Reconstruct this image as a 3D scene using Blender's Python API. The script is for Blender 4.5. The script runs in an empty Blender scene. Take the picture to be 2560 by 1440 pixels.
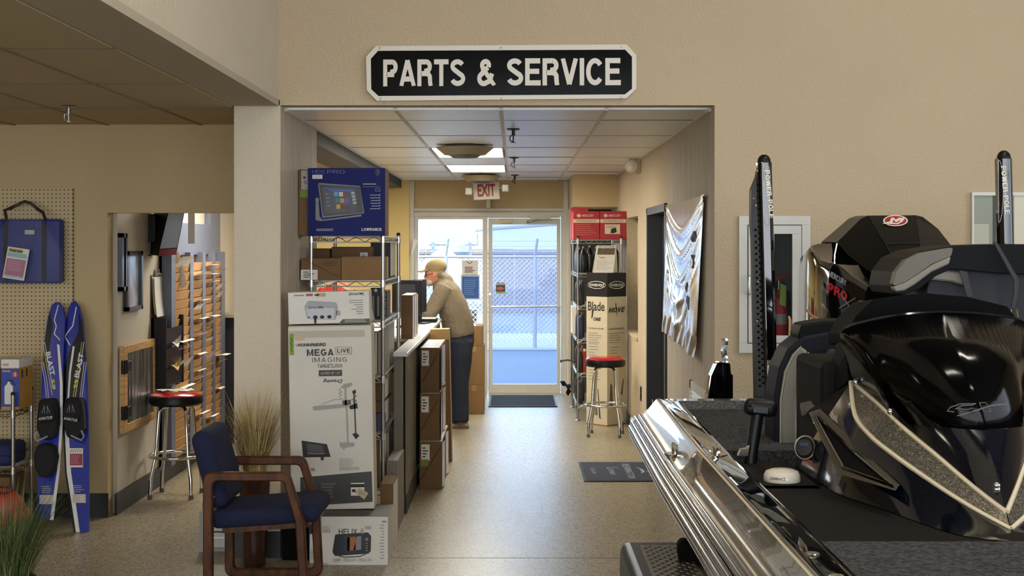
import bpy, bmesh, math, random
from mathutils import Vector, Matrix
random.seed(7)
SC = bpy.context.scene
COL = SC.collection
PI = math.pi

# ------------------------------------------------------------------ camera
F, PX, PY, EYE = 3520.0, 1287.0, 615.0, 1.77      # focal length in px of the 2560 frame, vanishing point, eye height
cam_d = bpy.data.cameras.new('camera'); cam = bpy.data.objects.new('camera', cam_d); COL.objects.link(cam)
cam.location = (0, 0, EYE); cam.rotation_euler = (PI/2, 0, 0)
cam_d.sensor_width = 36; cam_d.lens = F/2560*36
cam_d.shift_x = -(PX-1280)/2560; cam_d.shift_y = -(720-PY)/2560
cam_d.clip_start = 0.05; cam_d.clip_end = 500
SC.camera = cam

# ------------------------------------------------------------------ world, sun, daylight, exposure
w = bpy.data.worlds.new('world'); SC.world = w; w.use_nodes = True
bg = w.node_tree.nodes['Background']; bg.inputs[0].default_value = (0.46, 0.70, 1.0, 1); bg.inputs[1].default_value = 10.0
def lamp(name, kind, loc, rot, energy, color=(1, 1, 1), size=None, size_y=None):
    d = bpy.data.lights.new(name, kind); o = bpy.data.objects.new(name, d); COL.objects.link(o)
    o.location = loc; o.rotation_euler = rot; d.energy = energy; d.color = color
    if kind == 'AREA':
        d.size = size
        if size_y: d.shape = 'RECTANGLE'; d.size_y = size_y
    return o
sun = lamp('sun', 'SUN', (0, 0, 20), (math.radians(56), 0, math.radians(-24)), 15.0, (1.0, 0.95, 0.87)); sun.data.angle = 0.01
# showroom shop windows behind the camera (daylight), and showroom ceiling lamps
lamp('shop_window_daylight', 'AREA', (-.2, -4.95, 2.3), (PI/2, 0, 0), 430, (1.0, 0.93, 0.82), 12.4, 3.4)
lamp('side_window_daylight', 'AREA', (7.9, 0.5, 2.4), (0, PI/2, 0), 170, (1.0, 0.95, 0.86), 3.2, 7.0)
for lx, ly in ((2.6, 1.0), (2.6, 5.0), (0.2, 3.0)):
    lamp('showroom_lamp', 'AREA', (lx, ly, 5.05), (0, 0, 0), 40, (1.0, 0.90, 0.76), 1.2, 0.3)
lamp('low_ceiling_lamp', 'AREA', (-4.4, 5.6, 2.53), (0, 0, 0), 22, (1.0, 0.90, 0.72), 1.2, 0.6)  # unseen area lamp added to brighten the dim left wall
lamp('back_room_lamp', 'AREA', (-2.1, 11.2, 2.48), (0, 0, 0), 42, (1.0, 0.92, 0.78), 0.9, 0.5)
lamp('parts_room_lamp', 'AREA', (-2.6, 14.9, 2.5), (0, 0, 0), 42, (1.0, 0.92, 0.78), 1.2, 0.6)
SC.view_settings.view_transform = 'Standard'; SC.view_settings.look = 'None'
SC.view_settings.exposure = 0.32; SC.view_settings.gamma = 1.0; SC.view_settings.use_curve_mapping = False
try:
    SC.cycles.use_denoising = True; SC.cycles.max_bounces = 8; SC.cycles.diffuse_bounces = 4; SC.cycles.glossy_bounces = 5
    SC.cycles.transparent_max_bounces = 12; SC.cycles.caustics_reflective = True; SC.cycles.blur_glossy = 0.6; SC.cycles.caustics_refractive = False
    SC.cycles.sample_clamp_indirect = 6.0
except Exception: pass

# ------------------------------------------------------------------ helpers
def W(px, py, Y):                                   # point of the photograph at depth Y metres
    return Vector(((px-PX)/F*Y, Y, EYE-(py-PY)/F*Y))
def lin(c):
    if isinstance(c, str):
        c = c.lstrip('#'); c = [int(c[i:i+2], 16)/255 for i in (0, 2, 4)]
        c = [v/12.92 if v <= .04045 else ((v+.055)/1.055)**2.4 for v in c]
    return (c[0], c[1], c[2], 1)
MATS = {}
def m(name, col, rough=.5, metal=0., spec=.5, coat=0., bump=None, var=None, emit=0., trans=0., alpha=1., flake=None, col2=None, streak=None, coat_rough=.03, aniso=None):
    """procedural principled material; bump=(scale,strength) var=(scale,amount) flake=(scale,colour) streak=(scale vector, colour, amount)"""
    if name in MATS: return MATS[name]
    mt = bpy.data.materials.new(name); mt.use_nodes = True; nt = mt.node_tree; b = nt.nodes['Principled BSDF']
    b.inputs['Base Color'].default_value = lin(col); b.inputs['Roughness'].default_value = rough; b.inputs['Metallic'].default_value = metal
    b.inputs['Specular IOR Level'].default_value = spec; b.inputs['Coat Weight'].default_value = coat; b.inputs['Coat Roughness'].default_value = coat_rough
    b.inputs['Transmission Weight'].default_value = trans; b.inputs['Alpha'].default_value = alpha
    if emit: b.inputs['Emission Color'].default_value = lin(col); b.inputs['Emission Strength'].default_value = emit
    tc = nt.nodes.new('ShaderNodeTexCoord')
    def noise(scale, detail=3, vec=None):
        n = nt.nodes.new('ShaderNodeTexNoise'); n.inputs['Scale'].default_value = scale; n.inputs['Detail'].default_value = detail
        nt.links.new(vec or tc.outputs['Object'], n.inputs['Vector']); return n
    def mixc(fac, a, c):
        x = nt.nodes.new('ShaderNodeMix'); x.data_type = 'RGBA'
        nt.links.new(fac, x.inputs[0])
        for s, v in ((6, a), (7, c)):
            if hasattr(v, 'is_output'): nt.links.new(v, x.inputs[s])
            else: x.inputs[s].default_value = v
        return x.outputs[2]
    def ramp(inp, lo, hi):
        r = nt.nodes.new('ShaderNodeMapRange'); r.inputs[1].default_value = lo; r.inputs[2].default_value = hi
        nt.links.new(inp, r.inputs[0]); return r.outputs[0]
    cur = lin(col)
    if var:
        n = noise(var[0], 4); c = lin(col); k = 1-var[1]
        dark = lin(col2) if col2 else (c[0]*k, c[1]*k, c[2]*k, 1)
        cur = mixc(ramp(n.outputs[0], .35, .65), dark, cur)
    if streak:
        mp = nt.nodes.new('ShaderNodeMapping'); mp.inputs['Scale'].default_value = streak[0]; nt.links.new(tc.outputs['Object'], mp.inputs[0])
        n = noise(1.0, 5, mp.outputs[0]); cur = mixc(ramp(n.outputs[0], .40, .62), cur, lin(streak[1]))
    if flake:
        v = nt.nodes.new('ShaderNodeTexVoronoi'); v.inputs['Scale'].default_value = flake[0]; nt.links.new(tc.outputs['Object'], v.inputs['Vector'])
        s = nt.nodes.new('ShaderNodeSeparateColor'); nt.links.new(v.outputs['Color'], s.inputs[0])
        cur = mixc(ramp(s.outputs[0], flake[2] if len(flake) > 2 else .35, flake[3] if len(flake) > 3 else 1.0), cur, lin(flake[1]))
    if hasattr(cur, 'is_output'): nt.links.new(cur, b.inputs['Base Color'])
    if bump:
        n = noise(bump[0], 3); bp = nt.nodes.new('ShaderNodeBump'); bp.inputs['Strength'].default_value = bump[1]
        bp.inputs['Distance'].default_value = bump[2] if len(bump) > 2 else .01
        nt.links.new(n.outputs[0], bp.inputs['Height']); nt.links.new(bp.outputs[0], b.inputs['Normal'])
    MATS[name] = mt
    return mt

class MB:
    """collects shapes; build() links them as ONE mesh object"""
    def __init__(s, M=None): s.v = []; s.f = []; s.M = M
    def add(s, vs, fs):
        n = len(s.v)
        s.v += [(s.M @ Vector(p)) if s.M else Vector(p) for p in vs]
        s.f += [[i+n for i in f] for f in fs]; return s
    def box(s, x0, x1, y0, y1, z0, z1):
        return s.add([(x, y, z) for z in (z0, z1) for y in (y0, y1) for x in (x0, x1)],
                     [(0, 2, 3, 1), (4, 5, 7, 6), (0, 1, 5, 4), (2, 6, 7, 3), (0, 4, 6, 2), (1, 3, 7, 5)])
    def rbox(s, x0, x1, y0, y1, z0, z1, r=.004, n=2):   # bevelled box
        bm = bmesh.new(); bmesh.ops.create_cube(bm, size=1)
        for v in bm.verts: v.co = Vector((x0+(v.co.x+.5)*(x1-x0), y0+(v.co.y+.5)*(y1-y0), z0+(v.co.z+.5)*(z1-z0)))
        bmesh.ops.bevel(bm, geom=list(bm.edges), offset=r, segments=n, affect='EDGES', profile=.5)
        return s.bm(bm)
    def bm(s, bm):
        bm.verts.index_update(); s.add([v.co.copy() for v in bm.verts], [[v.index for v in f.verts] for f in bm.faces]); bm.free(); return s
    def hexa(s, a, b):                                # a, b: matching quads (front, back)
        return s.add(list(a)+list(b), [(0, 1, 2, 3), (7, 6, 5, 4), (0, 4, 5, 1), (1, 5, 6, 2), (2, 6, 7, 3), (3, 7, 4, 0)])
    def cyl(s, p0, p1, r0, r1=None, n=10, caps=True):
        p0, p1 = Vector(p0), Vector(p1); r1 = r0 if r1 is None else r1
        d = (p1-p0).normalized(); a = d.orthogonal().normalized(); b = d.cross(a)
        vs = []
        for p, r in ((p0, r0), (p1, r1)):
            vs += [p+(a*math.cos(2*PI*i/n)+b*math.sin(2*PI*i/n))*r for i in range(n)]
        fs = [(i, (i+1) % n, n+(i+1) % n, n+i) for i in range(n)]
        if caps: fs += [list(range(n))[::-1], list(range(n, 2*n))]
        return s.add(vs, fs)
    def tube(s, pts, r, n=8, closed=False, flat=None):     # r number or list
        pts = [Vector(p) for p in pts]; k = len(pts); vs = []; fs = []
        rs = r if isinstance(r, (list, tuple)) else [r]*k
        ref = None
        for i, p in enumerate(pts):
            q0 = pts[(i-1) % k] if (closed or i > 0) else p; q1 = pts[(i+1) % k] if (closed or i < k-1) else p
            d = (q1-q0).normalized()
            if ref is None: ref = d.orthogonal().normalized()
            a = (ref-d*ref.dot(d)); a = a.normalized() if a.length > 1e-6 else d.orthogonal().normalized(); ref = a; b = d.cross(a)
            vs += [p+(a*math.cos(2*PI*j/n)+b*math.sin(2*PI*j/n))*rs[i] for j in range(n)]
        for i in range(k if closed else k-1):
            o0, o1 = i*n, ((i+1) % k)*n
            fs += [(o0+j, o0+(j+1) % n, o1+(j+1) % n, o1+j) for j in range(n)]
        if not closed: fs += [list(range(n))[::-1], list(range((k-1)*n, k*n))]
        return s.add(vs, fs)
    def lathe(s, prof, c=(0, 0, 0), n=24, axis='z'):      # prof [(r,h)]
        c = Vector(c); vs = []; fs = []
        for r, h in prof:
            for j in range(n):
                a = 2*PI*j/n; u, v = r*math.cos(a), r*math.sin(a)
                vs.append(c+(Vector((u, v, h)) if axis == 'z' else Vector((u, h, v)) if axis == 'y' else Vector((h, u, v))))
        for i in range(len(prof)-1):
            fs += [(i*n+j, i*n+(j+1) % n, (i+1)*n+(j+1) % n, (i+1)*n+j) for j in range(n)]
        fs += [list(range(n))[::-1], list(range((len(prof)-1)*n, len(prof)*n))]
        return s.add(vs, fs)
    def grid(s, pts):                                  # rows of points
        nv = len(pts[0]); vs = [p for r in pts for p in r]
        return s.add(vs, [(i*nv+j, i*nv+j+1, (i+1)*nv+j+1, (i+1)*nv+j) for i in range(len(pts)-1) for j in range(nv-1)])
    def prism(s, pts, off):                             # planar polygon pushed along off
        k = len(pts); off = Vector(off); vs = [Vector(p) for p in pts]; vs += [p+off for p in vs]
        return s.add(vs, [list(range(k)), list(range(2*k-1, k-1, -1))]+[(i, i+k, (i+1) % k+k, (i+1) % k) for i in range(k)])
    def loft(s, rings, caps=True):
        n = len(rings[0]); vs = [p for r in rings for p in r]; fs = []
        for i in range(len(rings)-1): fs += [(i*n+j, i*n+(j+1) % n, (i+1)*n+(j+1) % n, (i+1)*n+j) for j in range(n)]
        if caps: fs += [list(range(n))[::-1], list(range((len(rings)-1)*n, len(rings)*n))]
        return s.add(vs, fs)
    def ell(s, c, a, b, cc, n=14, k=8):                  # ellipsoid
        prof = [(math.sin(PI*i/k), -math.cos(PI*i/k)) for i in range(1, k)]
        rings = [[Vector(c)+Vector((a*r*math.cos(2*PI*j/n), b*r*math.sin(2*PI*j/n), cc*h)) for j in range(n)] for r, h in prof]
        return s.loft(rings)
    def build(s, name, mat, parent=None, smooth=False, bevel=0., solid=0., sub=0, angle=40, seg=2):
        org = ORG.get(parent.name, Vector()) if parent else Vector()
        me = bpy.data.meshes.new(name); me.from_pydata([tuple(p-org) for p in s.v], [], s.f); me.validate(); me.update()
        if mat: me.materials.append(mat)
        if smooth:
            me.polygons.foreach_set('use_smooth', [True]*len(me.polygons))
            me.set_sharp_from_angle(angle=math.radians(angle))
        o = bpy.data.objects.new(name, me); COL.objects.link(o)
        if parent: o.parent = parent; ORG[o.name] = org
        else: ORG[o.name] = Vector()
        if solid: md = o.modifiers.new('solid', 'SOLIDIFY'); md.thickness = solid; md.offset = 0
        if bevel: md = o.modifiers.new('bevel', 'BEVEL'); md.width = bevel; md.segments = seg; md.limit_method = 'ANGLE'
        if sub: md = o.modifiers.new('sub', 'SUBSURF'); md.levels = sub; md.render_levels = sub
        return o
ORG = {}
def thing(name, label, cat, loc=(0, 0, 0), group=None):
    o = bpy.data.objects.new(name, None); COL.objects.link(o); o.location = loc; ORG[o.name] = Vector(loc)
    o.empty_display_size = .1
    return tag(o, label, cat, group)
def tag(o, label, cat, group=None, kind=None):
    o['label'] = label; o['category'] = cat
    if group: o['group'] = group
    if kind: o['kind'] = kind
    return o
def struct(o, label=None):
    o['kind'] = 'structure'
    if label: o['label'] = label
    return o
def shared(name, src, parent, loc):                      # another object on the same mesh
    o = src.copy(); o.name = name; COL.objects.link(o); o.parent = parent; o.location = loc; return o
def copy_tree(o, parent=None):
    c = o.copy(); COL.objects.link(c); c.parent = parent
    for ch in [x for x in o.children]: copy_tree(ch, c)
    return c
_tc = {}
def textmesh(s, bold=0., shear=0.):
    key = (s, bold, shear)
    if key not in _tc:
        cu = bpy.data.curves.new('t', 'FONT'); cu.body = s; cu.offset = bold; cu.shear = shear; cu.resolution_u = 3
        ob = bpy.data.objects.new('t', cu); COL.objects.link(ob)
        dg = bpy.context.evaluated_depsgraph_get(); me = bpy.data.meshes.new_from_object(ob.evaluated_get(dg))
        vs = [v.co.copy() for v in me.vertices]; fs = [list(p.vertices) for p in me.polygons]
        bpy.data.objects.remove(ob); bpy.data.meshes.remove(me); bpy.data.curves.remove(cu)
        x0 = min(v.x for v in vs); x1 = max(v.x for v in vs); y0 = min(v.y for v in vs); y1 = max(v.y for v in vs)
        _tc[key] = ([((v.x-x0)/(x1-x0), (v.y-y0)/(y1-y0)) for v in vs], fs)
    return _tc[key]
def put_text(mb, s, o, u, v, bold=0., shear=0.):          # text box mapped on o + x*u + y*v
    vs, fs = textmesh(s, bold, shear); o, u, v = Vector(o), Vector(u), Vector(v)
    return mb.add([o+u*x+v*y for x, y in vs], fs)
class Print:
    """flat print on a facing side of a thing: pixels of the photograph on the plane Y"""
    def __init__(s, parent, Y, M=None): s.p = parent; s.Y = Y; s.d = {}; s.M = M; s.many = set()
    def mb(s, name, mat): return s.d.setdefault((name, mat.name), MB(s.M))
    def P(s, x, y, lay=1): return W(x, y, s.Y)+Vector((0, -.0007*lay, 0))
    def rect(s, name, mat, x0, y0, x1, y1, lay=1):
        s.mb(name, mat).add([s.P(x0, y0, lay), s.P(x1, y0, lay), s.P(x1, y1, lay), s.P(x0, y1, lay)], [(0, 3, 2, 1)])
    def poly(s, name, mat, pts, lay=1):
        s.mb(name, mat).add([s.P(x, y, lay) for x, y in pts], [list(range(len(pts)))])
    def line(s, name, mat, pts, w=1.5, lay=2, closed=False):
        mb = s.mb(name, mat); k = len(pts)
        for i in range(k if closed else k-1):
            a, b = Vector(pts[i]), Vector(pts[(i+1) % k]); d = (b-a).normalized()*w/2; n = Vector((-d.y, d.x)); a = a-d*.6; b = b+d*.6
            mb.add([s.P(*(a+n), lay), s.P(*(b+n), lay), s.P(*(b-n), lay), s.P(*(a-n), lay)], [(0, 1, 2, 3)])
    def ell(s, name, mat, cx, cy, rx, ry, lay=1, n=24, rot=0.):
        c, sn = math.cos(rot), math.sin(rot)
        s.poly(name, mat, [(cx+rx*math.cos(2*PI*i/n)*c-ry*math.sin(2*PI*i/n)*sn, cy+rx*math.cos(2*PI*i/n)*sn+ry*math.sin(2*PI*i/n)*c) for i in range(n)], lay)
    def text(s, name, mat, t, x0, y0, x1, y1, bold=0., lay=2, shear=0., tilt=0., rot180=False):
        o, u, v = s.P(x0, y1, lay), s.P(x1, y1+tilt, lay)-s.P(x0, y1, lay), s.P(x0, y0, lay)-s.P(x0, y1, lay)
        if rot180: o, u, v = o+u+v, -u, -v
        put_text(s.mb(name, mat), t, o, u, v, bold, shear)
    def bars(s, name, mat, x0, y0, x1, n, dy, h=1.6, lay=2, jitter=.35, right=False):   # unreadable small lines of print
        s.many.add(name)
        for i in range(n):
            wd = (x1-x0)*(1-random.random()*jitter)
            a, b = (x1-wd, x1) if right else (x0, x0+wd)
            s.rect(name, mat, a, y0+i*dy, b, y0+i*dy+h, lay)
    def done(s, label=None):
        for (name, mt), mb in s.d.items():
            o = mb.build(name, MATS[mt], s.p)
            if name in s.many: o['kind'] = 'stuff'

# ------------------------------------------------------------------ materials
PAINT = m('beige_wall_paint', 'bdab8e', .75, bump=(70, .8, .010), var=(1.2, .05))
PAINT_LIT = m('pale_wall_paint', 'cbbfa9', .75, bump=(60, .6, .008), var=(1.5, .05))  # beige wall paint lightened to imitate window light on the upper left wall
PAINT_TAN = m('tan_wall_paint', 'c0aa80', .75, bump=(60, .25, .005), var=(1.2, .06))
PAINT_BEAM = m('beam_paint', 'b0a48e', .75, bump=(60, .25, .005))
YELLOW = m('yellow_wall_paint', 'd9c182', .75, bump=(60, .2, .005))
WOODWALL = m('wood_grain_wall_covering', 'c4b8a4', .7, bump=(90, .2, .004), streak=((150, 150, 2.2), '#a39684', 1))
TILE = m('ceiling_tile_white', 'f2f3f4', .32, spec=1.0, bump=(120, .25, .004), var=(70, .10))
TILE_TAN = m('ceiling_tile_tan', 'b8a684', .9, bump=(120, .3, .004), var=(3, .05))
TBAR = m('ceiling_grid_metal', 'cfcabd', .6)
TBAR_TAN = m('ceiling_grid_tan', '8d7b5a', .7)
BLACKBASE = m('black_rubber_baseboard', '17161a', .45)
FLOORM = m('speckled_floor', 'a0967f', .33, spec=.36, bump=(240, .10, .003), flake=(115, '#63583f', .45, .85), var=(3.0, .06), coat=0)
ALU = m('white_aluminium', 'c9c4b8', .45, var=(8, .06))
GLASS = m('clear_glass', 'ffffff', .0, alpha=.10, spec=.5)
GLASS_BLUE = m('tinted_glass', '6f9fe0', .0, alpha=.38, spec=.5)
CHROME = m('chrome', 'd8d8d6', .13, 1.0)
CHROME_D = m('zinc_wire', 'a9a9a4', .28, 1.0)
BLK = m('black_plastic', '0f0f11', .4, spec=.25)
BLKM = m('black_matte', '09090a', .8, spec=.1)
BLKG = m('black_gelcoat', '050507', .05, spec=.6, coat=.6)
WHITE = m('white_card', 'd9d5cc', .6, var=(6, .04))
WHITEP = m('white_paint', 'd8d8d2', .5, var=(5, .05))
INK = m('black_ink', '1b1b1d', .6)
GREYI = m('grey_ink', '7d7d7d', .6)
LGREYI = m('light_grey_ink', 'a9a8a4', .6)
REDI = m('red_ink', 'b3202a', .5)
CREAMI = m('cream_ink', 'd9c98e', .6)
KRAFT = m('brown_cardboard', '84643f', .8, var=(5, .10), bump=(40, .1, .002))
KRAFT_D = m('dark_brown_cardboard', '6e5233', .8, var=(5, .10), bump=(40, .1, .002))
KRAFT_LIT = m('cardboard_flap', '9a7a52', .8)  # lighter cardboard, paints a sheen on the carton sides
TAPE = m('packing_tape', '9c7d50', .25)
BLUEBOX = m('blue_box_print', '151d60', .6, spec=.2, var=(1.5, .25))
NAVYCLOTH = m('navy_upholstery', '111a3c', .9, bump=(500, .4, .003), var=(120, .2))
OAK = m('stained_oak', '573112', .45, spec=.25, streak=((30, 30, 9), '#3d200a', 1))
PINE = m('pine_wood', 'c39a5c', .5, streak=((3, 3, 40), '#a97d42', 1))
VINYLRED = m('red_vinyl', 'a5141c', .18, coat=.4)
LIGHTP = m('lit_diffuser', 'fff6e2', .5, emit=26.0)
# ================================================================== the setting
def sbox(name, mat, *b, parent=None):
    o = MB().box(*b).build(name, mat, parent)
    return o if parent else struct(o)
floor = sbox('floor', FLOORM, -8, 9, -6, 17.1, -.1, 0)
MB().box(-1.33, 1.136, 7.985, 7.992, 0, .0006).build('floor_joint', m('joint_dark', '4a443a', .8), floor)
# outer shell: keeps sun and sky out of the shop
sbox('roof', m('dark_roof_deck', '6a665e', .9), -8, 9, -5.6, 17.1, 5.2, 5.4)
sbox('wall_left_outer', PAINT, -8.1, -8, -5.6, 17.1, 0, 5.2)
wr = sbox('wall_right_outer', PAINT, 8.0, 8.1, 4.1, 17.1, 0, 5.2)
MB().box(8.0, 8.1, -5.6, -3.1, 0, 5.2).box(8.0, 8.1, -3.1, 4.1, 4.05, 5.2).box(8.0, 8.1, -3.1, 4.1, 0, .75).build('wall_panel', PAINT, wr)
wb = sbox('wall_back', PAINT, -8, -6.4, -5.2, -5.05, 0, 5.2)
MB().box(6.2, 8, -5.2, -5.05, 0, 5.2).box(-6.4, 6.2, -5.2, -5.05, 4.05, 5.2).box(-6.4, 6.2, -5.2, -5.05, 0, .55).build('wall_panel', PAINT, wb)
mb = MB()
for x in (-4.8, -3.0, -1.2, .6, 2.4, 4.3): mb.box(x-.04, x+.04, -5.18, -5.07, .55, 4.05)
mb.box(-6.4, 6.2, -5.18, -5.07, 2.6, 2.68)
w1_ = struct(mb.build('window_1', ALU))
MB().box(-6.4, 6.2, -5.13, -5.125, .55, 4.05).build('pane', m('bronze_glass', '1a1712', .02, alpha=.55, spec=.3), w1_)  # unseen dark pane added to hold back sky light from the showroom
mb = MB()
for y in (-1.3, .5, 2.3): mb.box(8.01, 8.08, y-.04, y+.04, .75, 4.05)
w2_ = struct(mb.build('window_2', ALU))
MB().box(8.045, 8.05, -3.1, 4.1, .75, 4.05).build('pane', MATS['bronze_glass'], w2_)  # same added pane, dimming the daylight from the side
# front wall with the opening to the corridor
ca, cb2 = W(1867, 858, 8.0), W(2003, 562, 8.0)
wf = sbox('wall_front', PAINT, cb2.x, 8.0, 8.0, 8.14, 0, 5.2)
MB().box(1.136, ca.x, 8.0, 8.14, 0, 5.2).box(ca.x, cb2.x, 8.0, 8.14, 0, ca.z).box(ca.x, cb2.x, 8.0, 8.14, cb2.z, 5.2).build('wall_panel', PAINT, wf)
MB().box(-1.34, 1.136, 8.0, 8.14, 2.57, 5.2).build('header', PAINT, wf)
sbox('wall_upper_left', PAINT_LIT, -1.5, -1.34, -5.05, 8.0, 2.60, 5.2)
sbox('trim_1', PAINT_BEAM, -1.6, -1.34, -5.05, 8.0, 2.565, 2.60)
pl = sbox('wall_pillar', PAINT_LIT, -1.595, -1.335, 8.0, 9.46, 0, 2.60)
MB().box(-1.335, -1.331, 8.0, 9.46, 0, 2.565).build('wall_covering', WOODWALL, pl)
sbox('baseboard_pillar', BLACKBASE, -1.605, -1.33, 7.988, 8.0, 0, .15)
# pegboard wall
wp = sbox('wall_left_front', PAINT_TAN, -8, -2.66, 9.2, 9.32, 0, 2.6)
MB().box(-2.66, -1.6, 9.2, 9.32, 1.987, 2.6).build('header', PAINT_TAN, wp)
sbox('baseboard_left', BLACKBASE, -8, -2.655, 9.185, 9.2, 0, .155)
# back office seen through the opening
wo = sbox('wall_office', m('office_wall_paint', 'bab2a2', .75, bump=(60, .25, .005), var=(1.5, .08)), -2.75, -2.63, 9.32, 13.4, 0, 2.6)
sbox('baseboard_office', BLACKBASE, -2.63, -2.615, 9.25, 12.6, 0, .14)
sbox('wall_office_far', YELLOW, -2.75, -1.95, 13.4, 13.5, 0, 2.6)
cw = sbox('wall_office_partition', m('black_wainscot', '1b1a20', .4), -2.62, -2.0, 12.6, 12.72, 0, 1.13)
MB().rbox(-2.62, -1.98, 12.5, 12.8, 1.13, 1.17, .008).build('cap', m('grey_counter_cap', '8e8672', .4), cw)
# parts room behind the counter
sbox('wall_parts_room', YELLOW, -6, -1.26, 16.8, 16.95, 0, 2.6)
sbox('ceiling_back_rooms', TILE_TAN, -8, -1.5, 9.32, 16.9, 2.6, 2.66)
bm_ = sbox('trim_2', m('dark_beam', '2a2a2b', .6, streak=((8, .6, 8), '#1d1d1e', 1)), -1.62, -1.335, 9.46, 16.6, 2.455, 2.575)
# corridor right wall with door and window openings
wrr = sbox('wall_right', PAINT, 1.136, 1.28, 12.0, 12.98, 0, 2.6)
mb = MB(); mb.box(1.136, 1.28, 14.23, 16.9, 0, 2.6); mb.box(1.136, 1.28, 12.98, 14.23, 2.05, 2.6); mb.box(1.136, 1.28, 12.98, 14.23, 0, .92); mb.box(1.136, 1.28, 10.5, 12.0, 2.09, 2.6)
mb.build('wall_panel', PAINT, wrr)
MB().box(1.136, 1.28, 8.14, 10.5, 0, 2.6).build('wall_covering', WOODWALL, wrr)
MB().box(1.1355, 1.136, 8.0, 8.14, 0, 2.57).build('corner_return', WOODWALL, wrr)
sbox('baseboard_right', BLACKBASE, 1.122, 1.136, 12.06, 16.9, 0, .10)
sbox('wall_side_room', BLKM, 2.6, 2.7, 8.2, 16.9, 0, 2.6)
# window_3: interior window
w3 = struct(MB().box(1.24, 1.28, 12.98, 14.23, .92, .96).box(1.24, 1.28, 12.98, 14.23, 2.01, 2.05).box(1.24, 1.28, 12.98, 13.03, .92, 2.05).box(1.24, 1.28, 14.18, 14.23, .92, 2.05).box(1.235, 1.28, 13.52, 13.62, .92, 2.05).build('window_3', ALU))
MB().box(1.262, 1.266, 13.0, 14.2, .95, 2.02).build('pane', m('frosted_pane', '9aa08f', .25), w3)
MB().box(1.12, 1.28, 12.98, 14.23, .90, .925).build('sill', PAINT, w3)
# door_1: black door standing in the side wall
BLKD = m('black_door_paint', '121113', .35)
d1 = struct(MB().box(1.12, 1.29, 10.5, 10.56, 0, 2.09).box(1.12, 1.29, 11.94, 12.0, 0, 2.09).box(1.12, 1.29, 10.5, 12.0, 2.03, 2.09).build('door_1', m('black_frame_paint', '26241f', .35)))
MB().rbox(1.24, 1.285, 10.57, 11.93, .01, 2.02, .003).build('door_leaf', BLKD, d1)
MB().rbox(1.18, 1.24, 10.62, 10.80, 1.36, 1.66, .006).build('lock_box', BLK, d1)
# soffit block and end of the right wall
ws = sbox('wall_soffit', PAINT_TAN, .64, 1.136, 15.5, 16.9, 2.2, 2.56)
MB().box(.628, .66, 16.55, 16.9, 0, 2.2).build('return', PAINT_LIT, ws)
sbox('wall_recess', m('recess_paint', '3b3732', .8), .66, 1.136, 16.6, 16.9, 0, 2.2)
# exit wall
we = sbox('wall_exit', PAINT_TAN, -1.21, .63, 16.9, 17.02, 2.21, 2.6)
MB().box(-1.345, -1.21, 16.85, 17.02, 0, 2.6).box(.63, 1.2, 16.9, 17.02, 0, 2.6).build('wall_panel', PAINT, we)
MB().box(-8, -1.345, 16.95, 17.1, 0, 5.2).box(1.136, 8.1, 16.9, 17.02, 0, 5.2).box(-1.345, 1.136, 16.9, 17.02, 2.6, 5.2).build('wall_panel', PAINT, we)
def exit_y(px): return (px-PX)/F*16.9
def exit_z(py): return EYE-(py-PY)/F*16.9
def epx(mb, x0, y0, x1, y1, ya=16.86, yb=16.98): return mb.box(exit_y(x0), exit_y(x1), ya, yb, exit_z(y1), exit_z(y0))
fr = MB()
epx(fr, 1020, 452, 1036, 992, 16.83, 16.98); epx(fr, 1408, 452, 1420, 990, 16.84, 16.98)
epx(fr, 1036, 521, 1410, 528, 16.84, 16.98); epx(fr, 1036, 531, 1410, 541, 16.84, 16.98); epx(fr, 1036, 528, 1410, 531, 16.87, 16.98)
epx(fr, 1216, 453, 1226, 524, 16.84, 16.98)
epx(fr, 1036, 541, 1046, 990); epx(fr, 1207, 541, 1219, 990); epx(fr, 1046, 541, 1208, 548); epx(fr, 1046, 832, 1208, 840); epx(fr, 1046, 978, 1208, 990)
epx(fr, 1219, 541, 1400, 545, 16.84, 16.98); epx(fr, 1402, 541, 1409, 990)
wd4 = struct(fr.build('window_4', ALU, bevel=.003))
epx(MB(), 1046, 548, 1208, 832, 16.92, 16.926).build('pane', GLASS, wd4)
epx(MB(), 1046, 840, 1208, 978, 16.91, 16.93).build('kick_panel', ALU, wd4)
dr = MB()
epx(dr, 1221, 546, 1231, 986, 16.88, 16.93); epx(dr, 1392, 546, 1401, 986, 16.88, 16.93); epx(dr, 1231, 546, 1392, 561, 16.88, 16.93); epx(dr, 1231, 960, 1392, 986, 16.88, 16.93)
d2 = struct(dr.build('door_2', ALU, bevel=.003))
epx(MB(), 1231, 561, 1392, 960, 16.905, 16.91).build('pane', GLASS_BLUE, d2)
MB().cyl(W(1228, 767, 16.80), W(1396, 766, 16.80), .011).cyl(W(1229, 767, 16.80), W(1229, 767, 16.88), .009).cyl(W(1395, 766, 16.80), W(1395, 766, 16.88), .009).build('push_bar', CHROME, d2, smooth=True)
MB().box(exit_y(1325), exit_y(1376), 16.80, 16.86, exit_z(549), exit_z(538)).cyl(W(1350, 549, 16.80), W(1318, 557, 16.76), .006).cyl(W(1318, 557, 16.76), W(1320, 552, 16.87), .006).build('door_closer', m('closer_metal', '8f8b80', .4, .6), d2)
MB().rbox(exit_y(1249), exit_y(1280), 16.84, 16.88, exit_z(558), exit_z(547), .004).build('alarm_box', m('tan_plastic', 'c8b78e', .5), d2)
MB().box(exit_y(1221), exit_y(1402), 16.82, 17.0, 0, .012).build('threshold', m('threshold_metal', 'b8b2a4', .35, .7), d2)
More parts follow.
